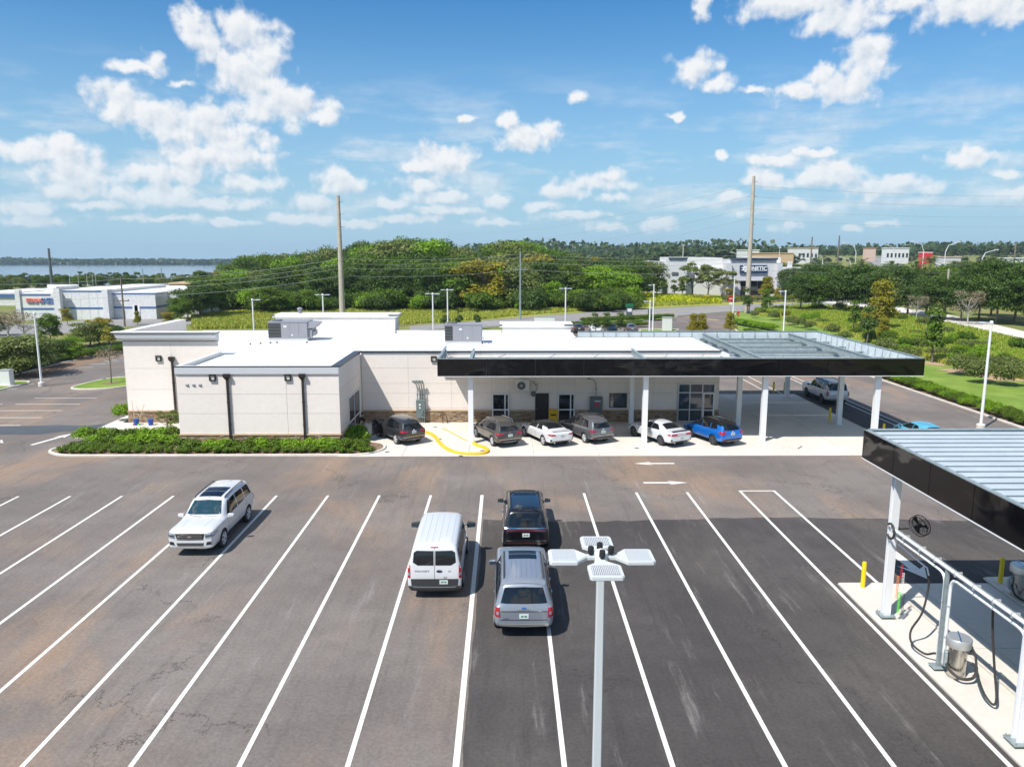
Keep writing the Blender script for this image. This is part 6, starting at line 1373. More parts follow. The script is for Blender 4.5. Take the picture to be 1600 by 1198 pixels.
def clump_mesh(seed, n, size, m, Rr=.9, H=1.3, asp=.6):
    rs = random.Random(seed); cl = [(rs.uniform(-.5, .5) * Rr, rs.uniform(-.5, .5) * Rr, H * rs.uniform(.3, .65), Rr * .5, Rr * .5, H * .35) for _ in range(7)]
    return quads_mesh('foliage', leaf_cloud('f', cl, n, size, m, seed, aspect=asp), m)
SCR = {m: [clump_mesh(90 + i, 2600, .085, m, asp=.3) for i in range(2)] for m in ('leaf_olive', 'leaf_mid', 'leaf_yellow', 'leaf_dark', 'leaf_bright')}
def shrub(m, x, y, z, s, label, name='shrub', group=None, sz=None):
    o = link(name, rnd.choice(SCR[m]), None, (x, y, z), (0, 0, rnd.uniform(0, 6.28))); o.scale = (s, s, sz or s); return tag(o, label, 'shrub', group)
SL = {'leaf_olive': 'olive scrub bush on the sandy right slope', 'leaf_mid': 'green scrub bush on the right slope', 'leaf_yellow': 'yellowish scrub bush on the right slope', 'leaf_bright': 'bright green scrub bush on the right slope'}
n_s = 0
while n_s < 62:
    px, py = rnd.uniform(1180, 1640), rnd.uniform(470, 640)
    lo = np.interp(px, [1180, 1250, 1330, 1420, 1520, 1640], [494, 505, 528, 557, 582, 602]); hi = np.interp(px, [1180, 1300, 1400, 1500, 1640], [486, 480, 494, 515, 548])
    if not (hi < py < lo): continue
    m_ = rnd.choices(['leaf_olive', 'leaf_mid', 'leaf_yellow', 'leaf_bright'], [3, 3.2, 1.0, 2.4])[0]; g = G(px, py); shrub(m_, g.x, g.y, -.05, rnd.uniform(.9, 1.9), SL[m_], 'scrub_bush', 'scrub on the right slope, ' + m_[5:], rnd.uniform(.6, 1.5)); n_s += 1
for i, (px, py, h, lab) in enumerate(((1333, 518, 5.2, 'slim young dark tree on slope left of the cone-shaped tree'), (1354, 536, 5.4, 'slim young tree with stake on the right slope, middle'), (1456, 566, 6.4, 'tallest slim young tree standing above the lawn edge'), (1166, 490, 5.5, 'slim dark conifer-like tree by the far concrete pole'), (1196, 492, 5.5, 'slim dark tree right of the far concrete pole'))):
    g = G(px, py); tree('slim%d' % (i % 2), g.x, g.y, 0, h, 'young_tree', lab)
for kb_, (px, py, s) in enumerate(((1190, 492, 1.6), (1178, 496, 1.8), (1210, 500, 2.4), (1234, 508, 2.2), (1248, 512, 2.4), (1266, 515, 2.0), (1300, 524, 2.4), (1320, 533, 2.0), (1383, 552, 2.6), (1422, 566, 2.5), (1500, 585, 3.0), (1536, 598, 3.0), (1578, 602, 3.0))):
    g = G(px, py); shrub('leaf_olive', g.x, g.y, 0, s * .62, 'dusty olive bush at the lawn edge, ' + ['first', 'second', 'third', 'fourth', 'fifth', 'sixth', 'seventh', 'eighth', 'ninth', 'tenth', 'eleventh', 'twelfth', 'thirteenth'][kb_] + ' counted from the far entrance', 'scrub_bush', 'dusty bushes along the lawn edge')
for px, py, r_ in ((1352, 524, 3), (1440, 560, 4), (1470, 568, 4), (1530, 580, 5), (1585, 590, 5), (1400, 545, 3), (1230, 505, 2.5)):
    g = G(px, py); pts = [(g.x + r_ * math.cos(a) * rnd.uniform(.6, 1.1), g.y + r_ * .5 * math.sin(a) * rnd.uniform(.6, 1.1)) for a in [k * .52 for k in range(12)]]; struct('sand_patch', MB().sheet(pts, .0 + rnd.uniform(0, .01)), 'sand')
# ------------------------------------------------------------------ hedges and beds
HG = 'hedge shrubs along the right kerb'
y = 20.
while y < 124:
    for dx in (0, .85): shrub(rnd.choice(['leaf_mid', 'leaf_bright']), 38.95 + dx + rnd.uniform(-.1, .1), y + rnd.uniform(-.2, .2), .02, rnd.uniform(.62, .8), 'clipped green shrub in the hedge along the right kerb', 'hedge_shrub', HG, rnd.uniform(.55, .7))
    y += .95
y = 62.
while y < 102:
    x = -52.9 if y < 90 else -52.9 + (y - 90) * .42
    for dx in (0, -1.1): shrub('leaf_mid' if rnd.random() < .7 else 'leaf_dark', x + dx + rnd.uniform(-.1, .1), y + rnd.uniform(-.3, .3), .0, rnd.uniform(.95, 1.2), 'dark green shrub in the hedge along the left kerb', 'hedge_shrub', 'hedge shrubs along the left kerb', rnd.uniform(.8, 1.0))
    y += 1.15
x = -47.5
while x < -28: shrub('leaf_mid', x, 104.8 + (x + 47) * .12, 0, rnd.uniform(.95, 1.2), 'dark green shrub in the hedge along the left kerb', 'hedge_shrub', 'hedge shrubs along the left kerb', .9); x += 1.1
def bed_shrub(px, py, s, sz, m_='leaf_bright'): g = G(px, py, .07); return shrub(m_, g.x, g.y, .07, s, 'leafy green shrub in the front planting bed', 'bed_shrub', 'shrubs in the front planting bed', sz)
SCR['leaf_bed'] = None
BED = [clump_mesh(200 + i, 1100, .085, 'leaf_bright' if i else 'leaf_mid', .9, 1.2) for i in range(2)]; SCR['leaf_bed'] = BED
for px in range(128, 272, 14): bed_shrub(px, 688, rnd.uniform(.85, 1.0), rnd.uniform(.75, .95), 'leaf_bed')
for px in range(150, 280, 15): bed_shrub(px, 694, rnd.uniform(.75, .9), rnd.uniform(.6, .75), 'leaf_bed')
x = -21.0
while x < -9.0: shrub('leaf_bed', x, 49.05 + rnd.uniform(-.08, .08), .07, rnd.uniform(.78, .95), 'leafy green shrub in the front planting bed', 'bed_shrub', 'shrubs in the front planting bed', rnd.uniform(.62, .78)); x += .82
for px, py, s in ((542, 690, 1.0), (556, 686, 1.1), (548, 682, 1.1), (566, 689, .8)): bed_shrub(px, py, s, s * .85, 'leaf_bed')
g = G(262, 676, .07); tree('open0', g.x, g.y, .07, 1.7, 'young_shrub_tree', 'loose yellow-green bush rising above the bed by the left downspout', wide=1.3)
def liriope(seed):
    rs = np.random.RandomState(seed); V = []
    for k in range(110):
        a = rs.uniform(0, 6.28); o_ = np.array([math.cos(a), math.sin(a), 0]) * rs.uniform(0, .08); r_ = rs.uniform(.16, .32); h = rs.uniform(.18, .34); d = np.array([math.cos(a), math.sin(a), 0]); sd = np.array([-math.sin(a), math.cos(a), 0]) * .016
        mid = o_ + d * r_ * .5 + np.array([0, 0, h]); tip = o_ + d * r_ + np.array([0, 0, h * .75]); V += [o_ - sd, o_ + sd, mid + sd, mid - sd, mid - sd, mid + sd, tip + sd * .3, tip - sd * .3]
    return quads_mesh('blades', np.array(V), 'leaf_mid')
LIR = [liriope(1), liriope(2)]
x = -28.6
while x < -8.6:
    for yy in ((48.15, 48.65) if x > -21.8 else (48.2, 48.8, 49.5)): o = link('grass_clump', rnd.choice(LIR), None, (x + rnd.uniform(-.12, .12), yy + rnd.uniform(-.1, .1), .07), (0, 0, rnd.uniform(0, 6))); s = rnd.uniform(.95, 1.35); o.scale = (s, s, s); tag(o, 'low clump of strappy grass along the front of the bed', 'grass clump', 'strappy grass clumps in the front bed')
    x += .62
shrub('leaf_bright', -29.3, 58.2, .05, 1.1, 'single bright shrub at the left corner of the building', 'corner_shrub')
# young staked tree on the grass island
g = G(174, 598.5, .1); t = empty('island_tree', 'young sparse tree with orange top on the left grass island', 'tree', (g.x, g.y, .1))
MB().tube([(0, 0, 0), (.05, 0, 1.5), (0, .05, 3.2), (.05, 0, 5.4)], .07, 7, r2=.02).build('trunk', 'bark', t)
bm_ = MB(); rs_ = random.Random(4)
for k in range(34): a = rs_.uniform(0, 6.28); z = rs_.uniform(1.6, 4.8); L = rs_.uniform(.5, 1.25) * (1.15 - z / 7); bm_.tube([(0, 0, z), (math.cos(a) * L * .6, math.sin(a) * L * .6, z + L * .4), (math.cos(a) * L, math.sin(a) * L, z + L * .9)], .018, 4, r2=.006)
bm_.build('branches', 'pale_bark', t)
link('lower_foliage', quads_mesh('lower_foliage', leaf_cloud('a', [(0, 0, 2.6, 1.3, 1.3, 1.0)], 500, .07, 'leaf_bare', 3), 'leaf_bare'), t); link('upper_foliage', quads_mesh('upper_foliage', leaf_cloud('a', [(0, 0, 4.3, .6, .6, .8), (.1, 0, 5.1, .45, .45, .6)], 600, .08, 'leaf_yellow', 3), 'leaf_yellow'), t)
struct('mulch_ring', MB().sheet([(g.x + .8 * math.cos(a), g.y + .8 * math.sin(a)) for a in [k * .4 for k in range(16)]], .112), 'mulch')
# left belt of trees and the mid distance
for (px, Y, yt, k, lab, wd_) in ((22, 80, 520, 'olive0', 'dusty olive oak at left edge above the hedge', 1.8), (50, 86, 528, 'olive1', 'dusty olive oak just left of the left lamp post', 1.6), (-20, 84, 522, 'olive1', 'dusty oak cut by the left frame edge', 1.8), (84, 92, 526, 'dark2', 'dark oak just right of the left lamp post', 1.5), (108, 97, 536, 'bright0', 'small yellow-green tree between two dark oaks on the left', 1.2), (134, 106, 500, 'olive1', 'large dusty oak with yellowish top, left of the building', 1.7), (166, 108, 504, 'dark0', 'dark green half of the big oak pair left of the building', 1.6), (150, 109, 493, 'yellow1', 'yellow-topped crown rising out of the big oak pair', 1.2),
     (73, 112, 487, 'mid1', 'upright green tree in front of the store sign wall', .9), (8, 118, 480, 'bare0', 'leafless grey tree at left in front of store', 1.5), (32, 114, 484, 'bare0', 'second leafless grey tree near the store corner', 1.3), (103, 138, 478, 'yellow1', 'thin orange-leaved tree against the pale store wall', .8), (213, 138, 484, 'yellow0', 'small open tree at the right part of the pale store wall', .9), (262, 138, 488, 'yellow1', 'yellow-green bush tree at right end of the pale store', 1.2), (-5, 120, 492, 'dark0', 'dark bush tree at the left edge near the store', 1.2),
     (292, 152, 446, 'dark2', 'dark oak at right end of the pale store', 1.1), (312, 150, 440, 'dark0', 'tall dark oak left of the wood, near the store', 1.1), (332, 156, 430, 'mid1', 'green tree at the left end of the wood', 1.1), (282, 146, 462, 'mid0', 'lower green tree touching the right corner of the pale store', 1.1)):
    tree_at(k, px, Y, yt, 'belt_tree', lab, wd_)
for px, py in ((695, 512), (718, 512), (745, 511), (930, 520), (948, 519), (970, 519), (1083, 518), (1096, 518), (1140, 516)): g = G(px, py + 4); tree('slim1' if px < 1000 else 'yellow0', g.x, g.y, 0, 3.6 if px < 1000 else 3.4, 'young_tree', 'small young tree or tall shrub behind the rooftop near the far parking', 'small trees behind the rooftop')
for k in range(26): px = 915 + k * 5.2; g = G(px, 506 - k * .25); shrub('leaf_mid', g.x, g.y, .1, 1.2, 'low green shrub on the far entrance island', 'hedge_shrub', 'shrubs of the far entrance island', .9)
for k in range(14): px = 1143 + k * 5; g = G(px, 505 + k * .9); shrub('leaf_bright', g.x, g.y, .0, 1.3, 'green shrub in the hedge curving by the far entrance', 'hedge_shrub', 'hedge at the far entrance', .9)
for k in range(22): px = 880 + k * 6.5; g = G(px, 516); shrub(rnd.choice(['leaf_mid', 'leaf_olive']), g.x, g.y + 6, .0, 1.2, 'shrub in the row beyond the distant parked cars', 'hedge_shrub', 'shrubs beyond the distant cars', .8)
# left distance: belts before the lake
for D, y0, n_ in ((205, 452, 13), (260, 444, 16), (340, 438, 20), (450, 434, 24), (600, 432, 28), (760, 431, 26)):
    for k in range(n_):
        px = -30 + (400 / n_) * (k + rnd.uniform(.1, .9)); g = at(px, 450, D + rnd.uniform(-.05, .05) * D); z = gz(g.x, g.y); ytop = y0 + rnd.uniform(-6, 6) - (4 if 120 < px < 220 else 0); h = max(5, hcap(px, g.y, ytop) - z)
        if D == 205 and (20 < px < 285): continue
        tree(rnd.choice(['dark0', 'mid1', 'olive0', 'dark2']) if D < 400 else 'far%d' % rnd.randrange(2), g.x, g.y, z, min(h, 15), 'distant_tree', 'tree in the belt between the pale store and the lake', 'trees before the lake', wide=1.2, parts=False)
# right distance: hill beyond the highway and behind the grey store
for D, pts, n_ in ((300, [(1040, 412), (1290, 418)], 16), (380, [(1040, 402), (1180, 404), (1300, 412)], 18), (520, [(1000, 394), (1080, 390), (1150, 384), (1200, 392), (1300, 398), (1640, 396)], 30), (700, [(880, 392), (1080, 384), (1160, 381), (1250, 388), (1400, 390), (1460, 386), (1540, 380), (1640, 382)], 60), (330, [(1480, 408), (1640, 400)], 9)):
    for k in range(n_):
        px = pts[0][0] + (pts[-1][0] - pts[0][0]) * (k + rnd.uniform(.1, .9)) / n_
        if D in (520,) and 1345 < px < 1420: continue
        g = at(px, 430, D * rnd.uniform(.95, 1.05)); z = gz(g.x, g.y); ytop = np.interp(px, [p[0] for p in pts], [p[1] for p in pts]) + rnd.uniform(-2.5, 5); h = min(22, max(5, hcap(px, g.y, ytop) - z))
        tree(rnd.choice(['dark1', 'mid2', 'olive1', 'dark0']) if D < 400 else 'far%d' % rnd.randrange(2), g.x, g.y, z, h, 'distant_tree', 'tree on the distant wooded rise beyond the highway', 'trees on the distant rise', wide=1.2, parts=False)
for px, Y, yt, k, lab in ((756, 174, 400, 'yellow1', 'wide yellow-leaved tree with pale limbs standing out of the wood'), (728, 176, 408, 'yellow1', 'smaller yellow-leaved tree left of the wide yellow one'), (668, 210, 371, 'bright0', 'tall light green crown at the top of the wood'), (800, 205, 372, 'olive1', 'tall olive crown peak right of the middle of the wood'), (610, 205, 372, 'olive0', 'grey olive crown peak at the top of the wood')): tree_at(k, px, Y, yt, 'broadleaf_tree', lab, 1.2)
# undergrowth along the edge of the wood
UG = {'leaf_mid': 'mid green undergrowth bush at the foot of the wood', 'leaf_bright': 'bright green undergrowth bush at the foot of the wood', 'leaf_dark': 'dark undergrowth bush at the foot of the wood'}
for k in range(120):
    px = rnd.uniform(285, 985); D = rnd.uniform(166, 182); g = at(px, 480, D); q = rnd.choice(list(UG)); o = shrub(q, g.x, g.y, -.2, rnd.uniform(2.6, 4.4), UG[q], 'undergrowth_bush', 'undergrowth of the wood, ' + q[5:], rnd.uniform(2.2, 4.4))
for k in range(40):
    px = rnd.uniform(1262, 1640); D = rnd.uniform(205, 235); tree_at(rnd.choice(['dark0', 'olive1', 'mid0', 'dark1']), px, D, rnd.uniform(409, 421), 'roadside_tree', 'tree beside the distant highway behind the dark oaks', 1.2, 'trees beside the distant highway', parts=False)
rs = np.random.RandomState(8); n = 24000; X = rs.uniform(-150, 1500, n); Y = 800 + rs.rand(n) * 700; hh = 15 + 3 * np.sin(X / 90) + 4 * np.sin(X / 37 + 1)
C = np.stack([X, Y, 7 - np.clip((Y - 1000) / 500, 0, 1) * 4 + rs.rand(n) * hh], 1); a = rs.normal(size=(n, 3)); a /= np.linalg.norm(a, axis=1)[:, None]; b = np.cross(a, rs.normal(size=(n, 3))); b /= np.linalg.norm(b, axis=1)[:, None]; s = rs.uniform(1.8, 3.4, n)[:, None]
V = np.stack([C - a * s, C + b * s, C + a * s, C - b * s], 1).reshape(-1, 3); o = link('distant_forest', quads_mesh('distant_forest', V, 'leaf_far')); tag(o, 'distant forest filling the horizon on the right', 'forest', kind='stuff')
# far shore
rs = np.random.RandomState(3); n = 26000; X = rs.uniform(-2600, 500, n); Y = 2050 + rs.rand(n) ** 1.5 * 420; hh = 8.5 + 1.5 * np.sin(X / 170) + 1.5 * np.sin(X / 61 + 1) + 5 * np.clip((-900 - X) / 600, 0, 1)
C = np.stack([X, Y, -20 + (Y - 2050) * .004 + rs.rand(n) * hh], 1); a = rs.normal(size=(n, 3)); a /= np.linalg.norm(a, axis=1)[:, None]; b = np.cross(a, rs.normal(size=(n, 3))); b /= np.linalg.norm(b, axis=1)[:, None]; s = rs.uniform(3, 6, n)[:, None]
V = np.stack([C - a * s, C + b * s, C + a * s, C - b * s], 1).reshape(-1, 3); o = link('far_shore_wood', quads_mesh('far_shore_wood', V, 'leaf_far')); tag(o, 'long blue-green wooded shore across the lake', 'forest', kind='stuff')
# ------------------------------------------------------------------ tall grass of the field
def tufts(name, region, n, h, m, seed, wid=.10, kind='stuff', label=''):
    rs = np.random.RandomState(seed); P = []
    while len(P) < n:
        px, py = rs.uniform(region[0][0], region[-1][0]), 0; lo = np.interp(px, [q[0] for q in region], [q[1] for q in region]); hi = np.interp(px, [q[0] for q in region], [q[2] for q in region])
        tt = rs.rand(); py = hi + (lo - hi) * tt; g = G(px, py); P.append((g.x, g.y))
    P = np.array(P); n = len(P); a = rs.uniform(0, 6.28, n); c, s_ = np.cos(a), np.sin(a); H = h * rs.uniform(.5, 1.4, n) ; W_ = wid * rs.uniform(.6, 1.6, n); lx, ly = rs.normal(size=(2, n)) * h * .3
    V = np.zeros((n, 4, 3)); V[:, 0] = np.stack([P[:, 0] - c * W_, P[:, 1] - s_ * W_, 0 * H], 1); V[:, 1] = np.stack([P[:, 0] + c * W_, P[:, 1] + s_ * W_, 0 * H], 1); V[:, 2] = np.stack([P[:, 0] + c * W_ * .5 + lx, P[:, 1] + s_ * W_ * .5 + ly, H], 1); V[:, 3] = np.stack([P[:, 0] - c * W_ * .5 + lx, P[:, 1] - s_ * W_ * .5 + ly, H * .92], 1)
    tag(link(name, quads_mesh(name, V.reshape(-1, 3), m)), label, 'grass', kind='stuff')
fr_ = [(300, 514, 492), (330, 514, 490), (500, 512, 478), (700, 503, 474), (840, 491, 469), (960, 482, 463), (1060, 477, 461), (1120, 474, 466)]
tufts('tall_grass', fr_, 105000, .5, 'grass_tall', 5, .09, label='tall yellow-green grass covering the field before the wood'); tufts('weeds', fr_, 16000, .5, 'leaf_bright', 6, .10, label='darker weeds scattered through the tall field grass')
tufts('yellow_weeds', [(985, 468, 462), (1020, 474, 463), (1125, 474, 467)], 9000, .9, 'weed_yellow', 7, .2, label='bright yellow weeds at the right end of the field')
tufts('slope_grass', [(1180, 492, 484), (1250, 503, 478), (1330, 526, 480), (1420, 555, 494), (1520, 580, 515), (1640, 600, 545)], 120000, .45, 'grass_tall', 8, .06, label='rough grass between the bushes of the right slope')
tufts('slope_weeds', [(1180, 490, 484), (1250, 500, 478), (1330, 522, 480), (1420, 550, 494), (1520, 575, 515), (1640, 595, 545)], 26000, .55, 'leaf_bright', 9, .07, label='grey-green weeds between the bushes of the right slope')
# ------------------------------------------------------------------ pale store on the left
def bldg(name, label, x, y, z=0, rz=0): return empty(name, label, 'building', (x, y, z), rz)
a = G(28, 503); Y0 = 147.
def LX(px, Y=Y0): return at(px, 480, Y).x
def ZH(px, py, Y=Y0): return at(px, py, Y).z
s = bldg('pale_store', 'pale large store with blue stripes and red-blue lettering, left of the lake trees', 0, 0)
def wallbox(x0, x1, y0, y1, h, m='far_wall_white', name='wall', par=s): 
    w_ = MB().box(x0, x1, y0, y1, -.5, h).build(name, m, par)
    MB().box(x0 + .3, x1 - .3, y0 + .3, y1 - .3, h, h + .02).build('roof', 'membrane', w_); return w_
hA = ZH(60, 458); xa, xb, xc, xd, xe = LX(28), LX(92), LX(160), LX(231), LX(278)
wallbox(xa, xb, Y0, Y0 + 30, hA); wallbox(xb, xc, Y0 + 1.6, Y0 + 30, ZH(120, 454)); wallbox(xc, xd, Y0 + 3.4, Y0 + 34, ZH(200, 459)); wallbox(xd - 1.5, xd + 6.0, Y0 + 9, Y0 + 34, ZH(250, 452, Y0 + 10), name='rear_wall')
def strip(x0, x1, y, z0, z1, m, name='stripe', t=.08): MB().box(x0, x1, y - t, y - .01, z0, z1).build(name, m, s)
for x0, x1, y, pt in ((xa + .8, xb - 1.4, Y0, 459), (xb, xc, Y0 + 1.6, 454), (xc, xd, Y0 + 3.4, 458.5)): strip(x0, x1, y, ZH(100, pt + 1.2) - .15, ZH(100, pt - .2) - .1, 'blue_stripe')
for x0, x1, y in ((xa, xb, Y0), (xb, xc, Y0 + 1.6), (xc, xd, Y0 + 3.4)): strip(x0, x1, y, ZH(100, 483.5), ZH(100, 481), 'blue_stripe')
MB().box(xd + .01, xd + .09, Y0 + 3.4, Y0 + 34, ZH(240, 483), ZH(240, 480)).build('stripe', 'blue_stripe', s)
MB().box(xb - .7, xb + .5, Y0 - .3, Y0 + .6, 0, hA + .9).build('pier', 'far_wall_white', s); MB().box(xa - .2, xa + .7, Y0 - .3, Y0 + .6, 0, hA + .6).build('pier', 'far_wall_white', s); MB().box(xc - .6, xc + .5, Y0 + 1.3, Y0 + 3.2, 0, ZH(160, 453)).build('pier', 'far_wall_white', s)
MB().box(xa + 1.2, xb - .5, Y0 + 8, Y0 + 8.4, hA, ZH(60, 444.5, Y0 + 8)).build('rear_parapet', 'far_wall_white', s); MB().box(xb - .9, xb - .5, Y0 + .6, Y0 + 8, hA, ZH(90, 447, Y0 + 4)).build('side_parapet', 'far_wall_white', s)
MB().box(xc + 1, xd + 3, Y0 + 26, Y0 + 26.4, 4.5, ZH(200, 446.5, Y0 + 26)).build('rear_parapet', 'membrane', s)
for x in (LX(198), LX(201)): MB().box(x - .5, x + .5, Y0 + 3.3, Y0 + 3.38, 0, 2.6).build('service_door', 'white_metal', s)
for i in range(1, 5): x = xb + (xc - xb) * i / 5; MB().box(x - .02, x + .02, Y0 + 1.57, Y0 + 1.59, 0, 9).build('wall_joint', 'far_wall_grey', s)
MB().box(xd + .02, xd + .06, Y0 + 12, Y0 + 15, 0, 2.8).build('door', 'dark_grey_box', s)
text_obj('lettering', 'STRONG', 1.02, 'text_orange', s, face_cam(LX(56), Y0 - .15, ZH(60, 469.6)), .06, sx=.80, bold=.03); text_obj('lettering', 'AUTO', 1.12, 'text_blue', s, face_cam(LX(76.5), Y0 - .15, ZH(60, 469.2)), .06, sx=.85, bold=.03)
for x0, x1 in ((44.5, 54), (55, 61), (63.5, 70.5), (73, 85)): MB().box(LX(x0), LX(x1), Y0 - .2, Y0 - .05, ZH(60, 473.6), ZH(60, 472.4)).build('lettering_line', 'text_blue', s)
# ------------------------------------------------------------------ grey store with navy sign
K = bldg('grey_store', 'light grey store with navy sign reading KINETIC, right of the wood', 0, 0); YK = 232.
def kx(px, Y=YK): return at(px, 440, Y).x
def kz(py, Y=YK, px=1180): return at(px, py, Y).z
def kb(p0, p1, y0, y1, top, m='far_wall_grey', name='wall'):
    w_ = MB().box(kx(p0), kx(p1), YK + y0, YK + y1, -1, kz(top)).build(name, m, K); return w_
kb(1044, 1071, -1, 12, 404, 'far_wall_white'); kb(1071, 1132, 3, 40, 403, 'membrane'); kb(1071, 1132, 2, 2.9, 418.5, 'far_wall_white'); kb(1132, 1140, -2, 8, 411); kb(1140, 1210, -1, 14, 405.5); kb(1210, 1217, -2.4, 8, 410.5); kb(1217, 1240, 12, 40, 403, 'membrane'); kb(1217, 1270, 2, 12, 418.5, 'far_wall_white'); kb(1240, 1244, 4, 6, 409)
kb(1041, 1046, 4, 40, 409); 
for p0, p1, y, a_, b_ in ((1043, 1072, -1.4, 404.6, 402.2), (1138, 1211, -1.5, 406, 402.8)): MB().box(kx(p0), kx(p1), YK + y, YK + y + 1.2, kz(a_), kz(b_)).build('cornice', 'navy', K)
MB().box(kx(1153), kx(1195), YK - 1.5, YK - 1.1, kz(426.6), kz(414.2)).build('sign_board', 'sign_navy', K)
text_obj('lettering', 'KINETIC', 1.7, 'sign_white', K, face_cam(kx(1179.5), YK - 1.62, kz(419.8)), .05, sx=.92, bold=.05); MB().box(kx(1169), kx(1191), YK - 1.6, YK - 1.5, kz(423.3), kz(422.5)).build('lettering_line', 'sign_white', K)
lg = MB()
Cx, Cz = kx(1160.5), kz(420)
lg.lathe([(.55, -.05), (.95, -.05), (.95, .05), (.55, .05)], 18, (Cx + .3, YK - 1.6, Cz), axis='y')
for a in (2.2, 2.8, 3.5): lg.tube([(Cx + .3 + .6 * math.cos(a), YK - 1.6, Cz + .6 * math.sin(a)), (Cx + .3 + 1.7 * math.cos(a), YK - 1.6, Cz + 1.5 * math.sin(a))], .25, 5, r2=.02)
lg.build('logo', 'sign_white', K)
for p0, p1 in ((1156, 1166), (1168, 1181), (1182, 1197)): 
    q = MB().box(kx(p0), kx(p1), YK - 1.12, YK - 1.02, -.5, kz(438.5)).build('window', 'glass', K)
MB().box(kx(1152), kx(1200), YK - 3.0, YK - 1.05, kz(438.5), kz(437.8)).build('awning', 'unit_grey', K)
for p0, p1 in ((1048, 1058), (1120, 1131), (1217, 1232)): MB().box(kx(p0), kx(p1), YK - 1.2 if p0 < 1100 else YK + 1.8, YK - 1.05 if p0 < 1100 else YK + 1.95, kz(429.5), kz(425)).build('window', 'dark_grey_box', K)
poly([(1120, 470), (1240, 470), (1245, 462), (1120, 462)], .01, 'store_forecourt', 'asphalt_old')
g = G(1182, 461.5); c = sedan('distant dark suv parked in front of the grey store entrance', 'paint_black', R(80), None, L=4.7, H=1.6, pos=(g.x, g.y, .02), group=None, hatch=True)
for i, (px, py, h, k, lab) in enumerate(((1082, 466, 10.5, 'open0', 'tall airy tree in front of the grey store, left'), (1106, 465, 8.5, 'open0', 'airy tree right of the tall one before grey store'), (1128, 463, 8.5, 'open0', 'smaller airy tree left of the grey store entrance'), (1066, 464, 6, 'slim0', 'thin tree by the left corner of the grey store'), (1053, 464, 5, 'slim1', 'small thin tree nearest the wood by the grey store'), (1198, 467, 6.5, 'yellow0', 'small cone tree right of the grey store entrance'), (1140, 470, 3.5, 'yellow1', 'low yellow bush before grey store entrance'), (1215, 468, 3.2, 'yellow0', 'low yellow bush at right pier of grey store'))):
    g = G(px, py); tree(k, g.x, g.y, 0, h, 'store_tree', lab, wide=1.15)
for px in range(1085, 1240, 9): g = G(px, 471 + rnd.uniform(-1, 1)); shrub(rnd.choice(['leaf_yellow', 'leaf_mid', 'leaf_olive']), g.x, g.y, 0, rnd.uniform(1.2, 2.0), 'mixed low shrub in the border before the grey store', 'border_shrub', 'border shrubs before the grey store', 1.2)
# ------------------------------------------------------------------ other distant buildings
def simple(label, p0, p1, top, bot, Y, dep, wm, name='distant_building', trim=None, rf='membrane', wins=0):
    x0, x1 = at(p0, 400, Y).x, at(p1, 400, Y).x; z1 = at((p0 + p1) / 2, top, Y).z; z0 = min(at((p0 + p1) / 2, bot, Y).z, gz(x0, Y)) - .5; t = bldg(name, label, (x0 + x1) / 2, Y, 0); hw = (x1 - x0) / 2
    MB().box(-hw, hw, 0, dep, z0, z1).build('wall', wm, t); MB().box(-hw - .3, hw + .3, -.3, dep + .3, z1, z1 + .4).build('roof', rf, t)
    if trim: MB().box(-hw - .1, hw + .1, -.35, -.05, z1 - (z1 - z0) * .25, z1).build('fascia', trim, t)
    for i in range(wins): x = -hw + (i + .5) * 2 * hw / wins; MB().box(x - hw / wins * .5, x + hw / wins * .5, -.12, -.02, z0 + (z1 - z0) * .45, z0 + (z1 - z0) * .7).build('window', 'glass', t)
    return t
mat('peach', (.60, .42, .25), .9); mat('terracotta', (.52, .20, .10), .9); mat('pink_wall', (.62, .45, .36), .9); mat('shop_red', (.60, .03, .03), .6)
simple('long peach-yellow shopping building behind the grey store', 1172, 1240, 396, 404, 420, 4, 'peach', rf='peach')
simple('wide pale low shop building far behind grey store, left', 1166, 1186, 391, 396, 470, 20, 'far_wall_white'); simple('white two-storey block by the distant highway', 1384, 1420, 388, 402, 520, 6, 'far_wall_white', wins=6)
simple('small bright red shop by the distant highway', 1440, 1456, 395, 403, 400, 3, 'shop_red', trim='shop_red'); simple('low grey shop right of the red one', 1470, 1502, 402, 409, 360, 4, 'far_wall_grey', rf='pink_wall', wins=4)
simple('orange-roofed small building on distant rise', 1352, 1368, 388, 394, 560, 4, 'pink_wall', rf='terracotta'); simple('white low building at far right', 1560, 1600, 404, 412, 330, 4, 'far_wall_white', wins=5); simple('pale low shop on the rise right of the pole', 1246, 1278, 388, 396, 560, 20, 'far_wall_white', rf='peach', wins=5)
H1 = simple('pink house with terracotta roof among trees near the lake', 330, 352, 427, 446, 300, 12, 'pink_wall', rf='terracotta', wins=3); simple('white tower part of the pink house', 338, 346, 431, 450, 297, 4, 'far_wall_white', rf='terracotta')
simple('pale blue low building at far left behind trees', -40, 24, 459, 474, 190, 20, 'far_wall_white', trim='blue_stripe'); simple('low tan roof just behind the pale store', 262, 300, 444, 452, 215, 12, 'pink_wall', rf='peach'); simple('tan low shed among trees right of store', 300, 330, 442, 450, 240, 10, 'pink_wall', rf='peach')
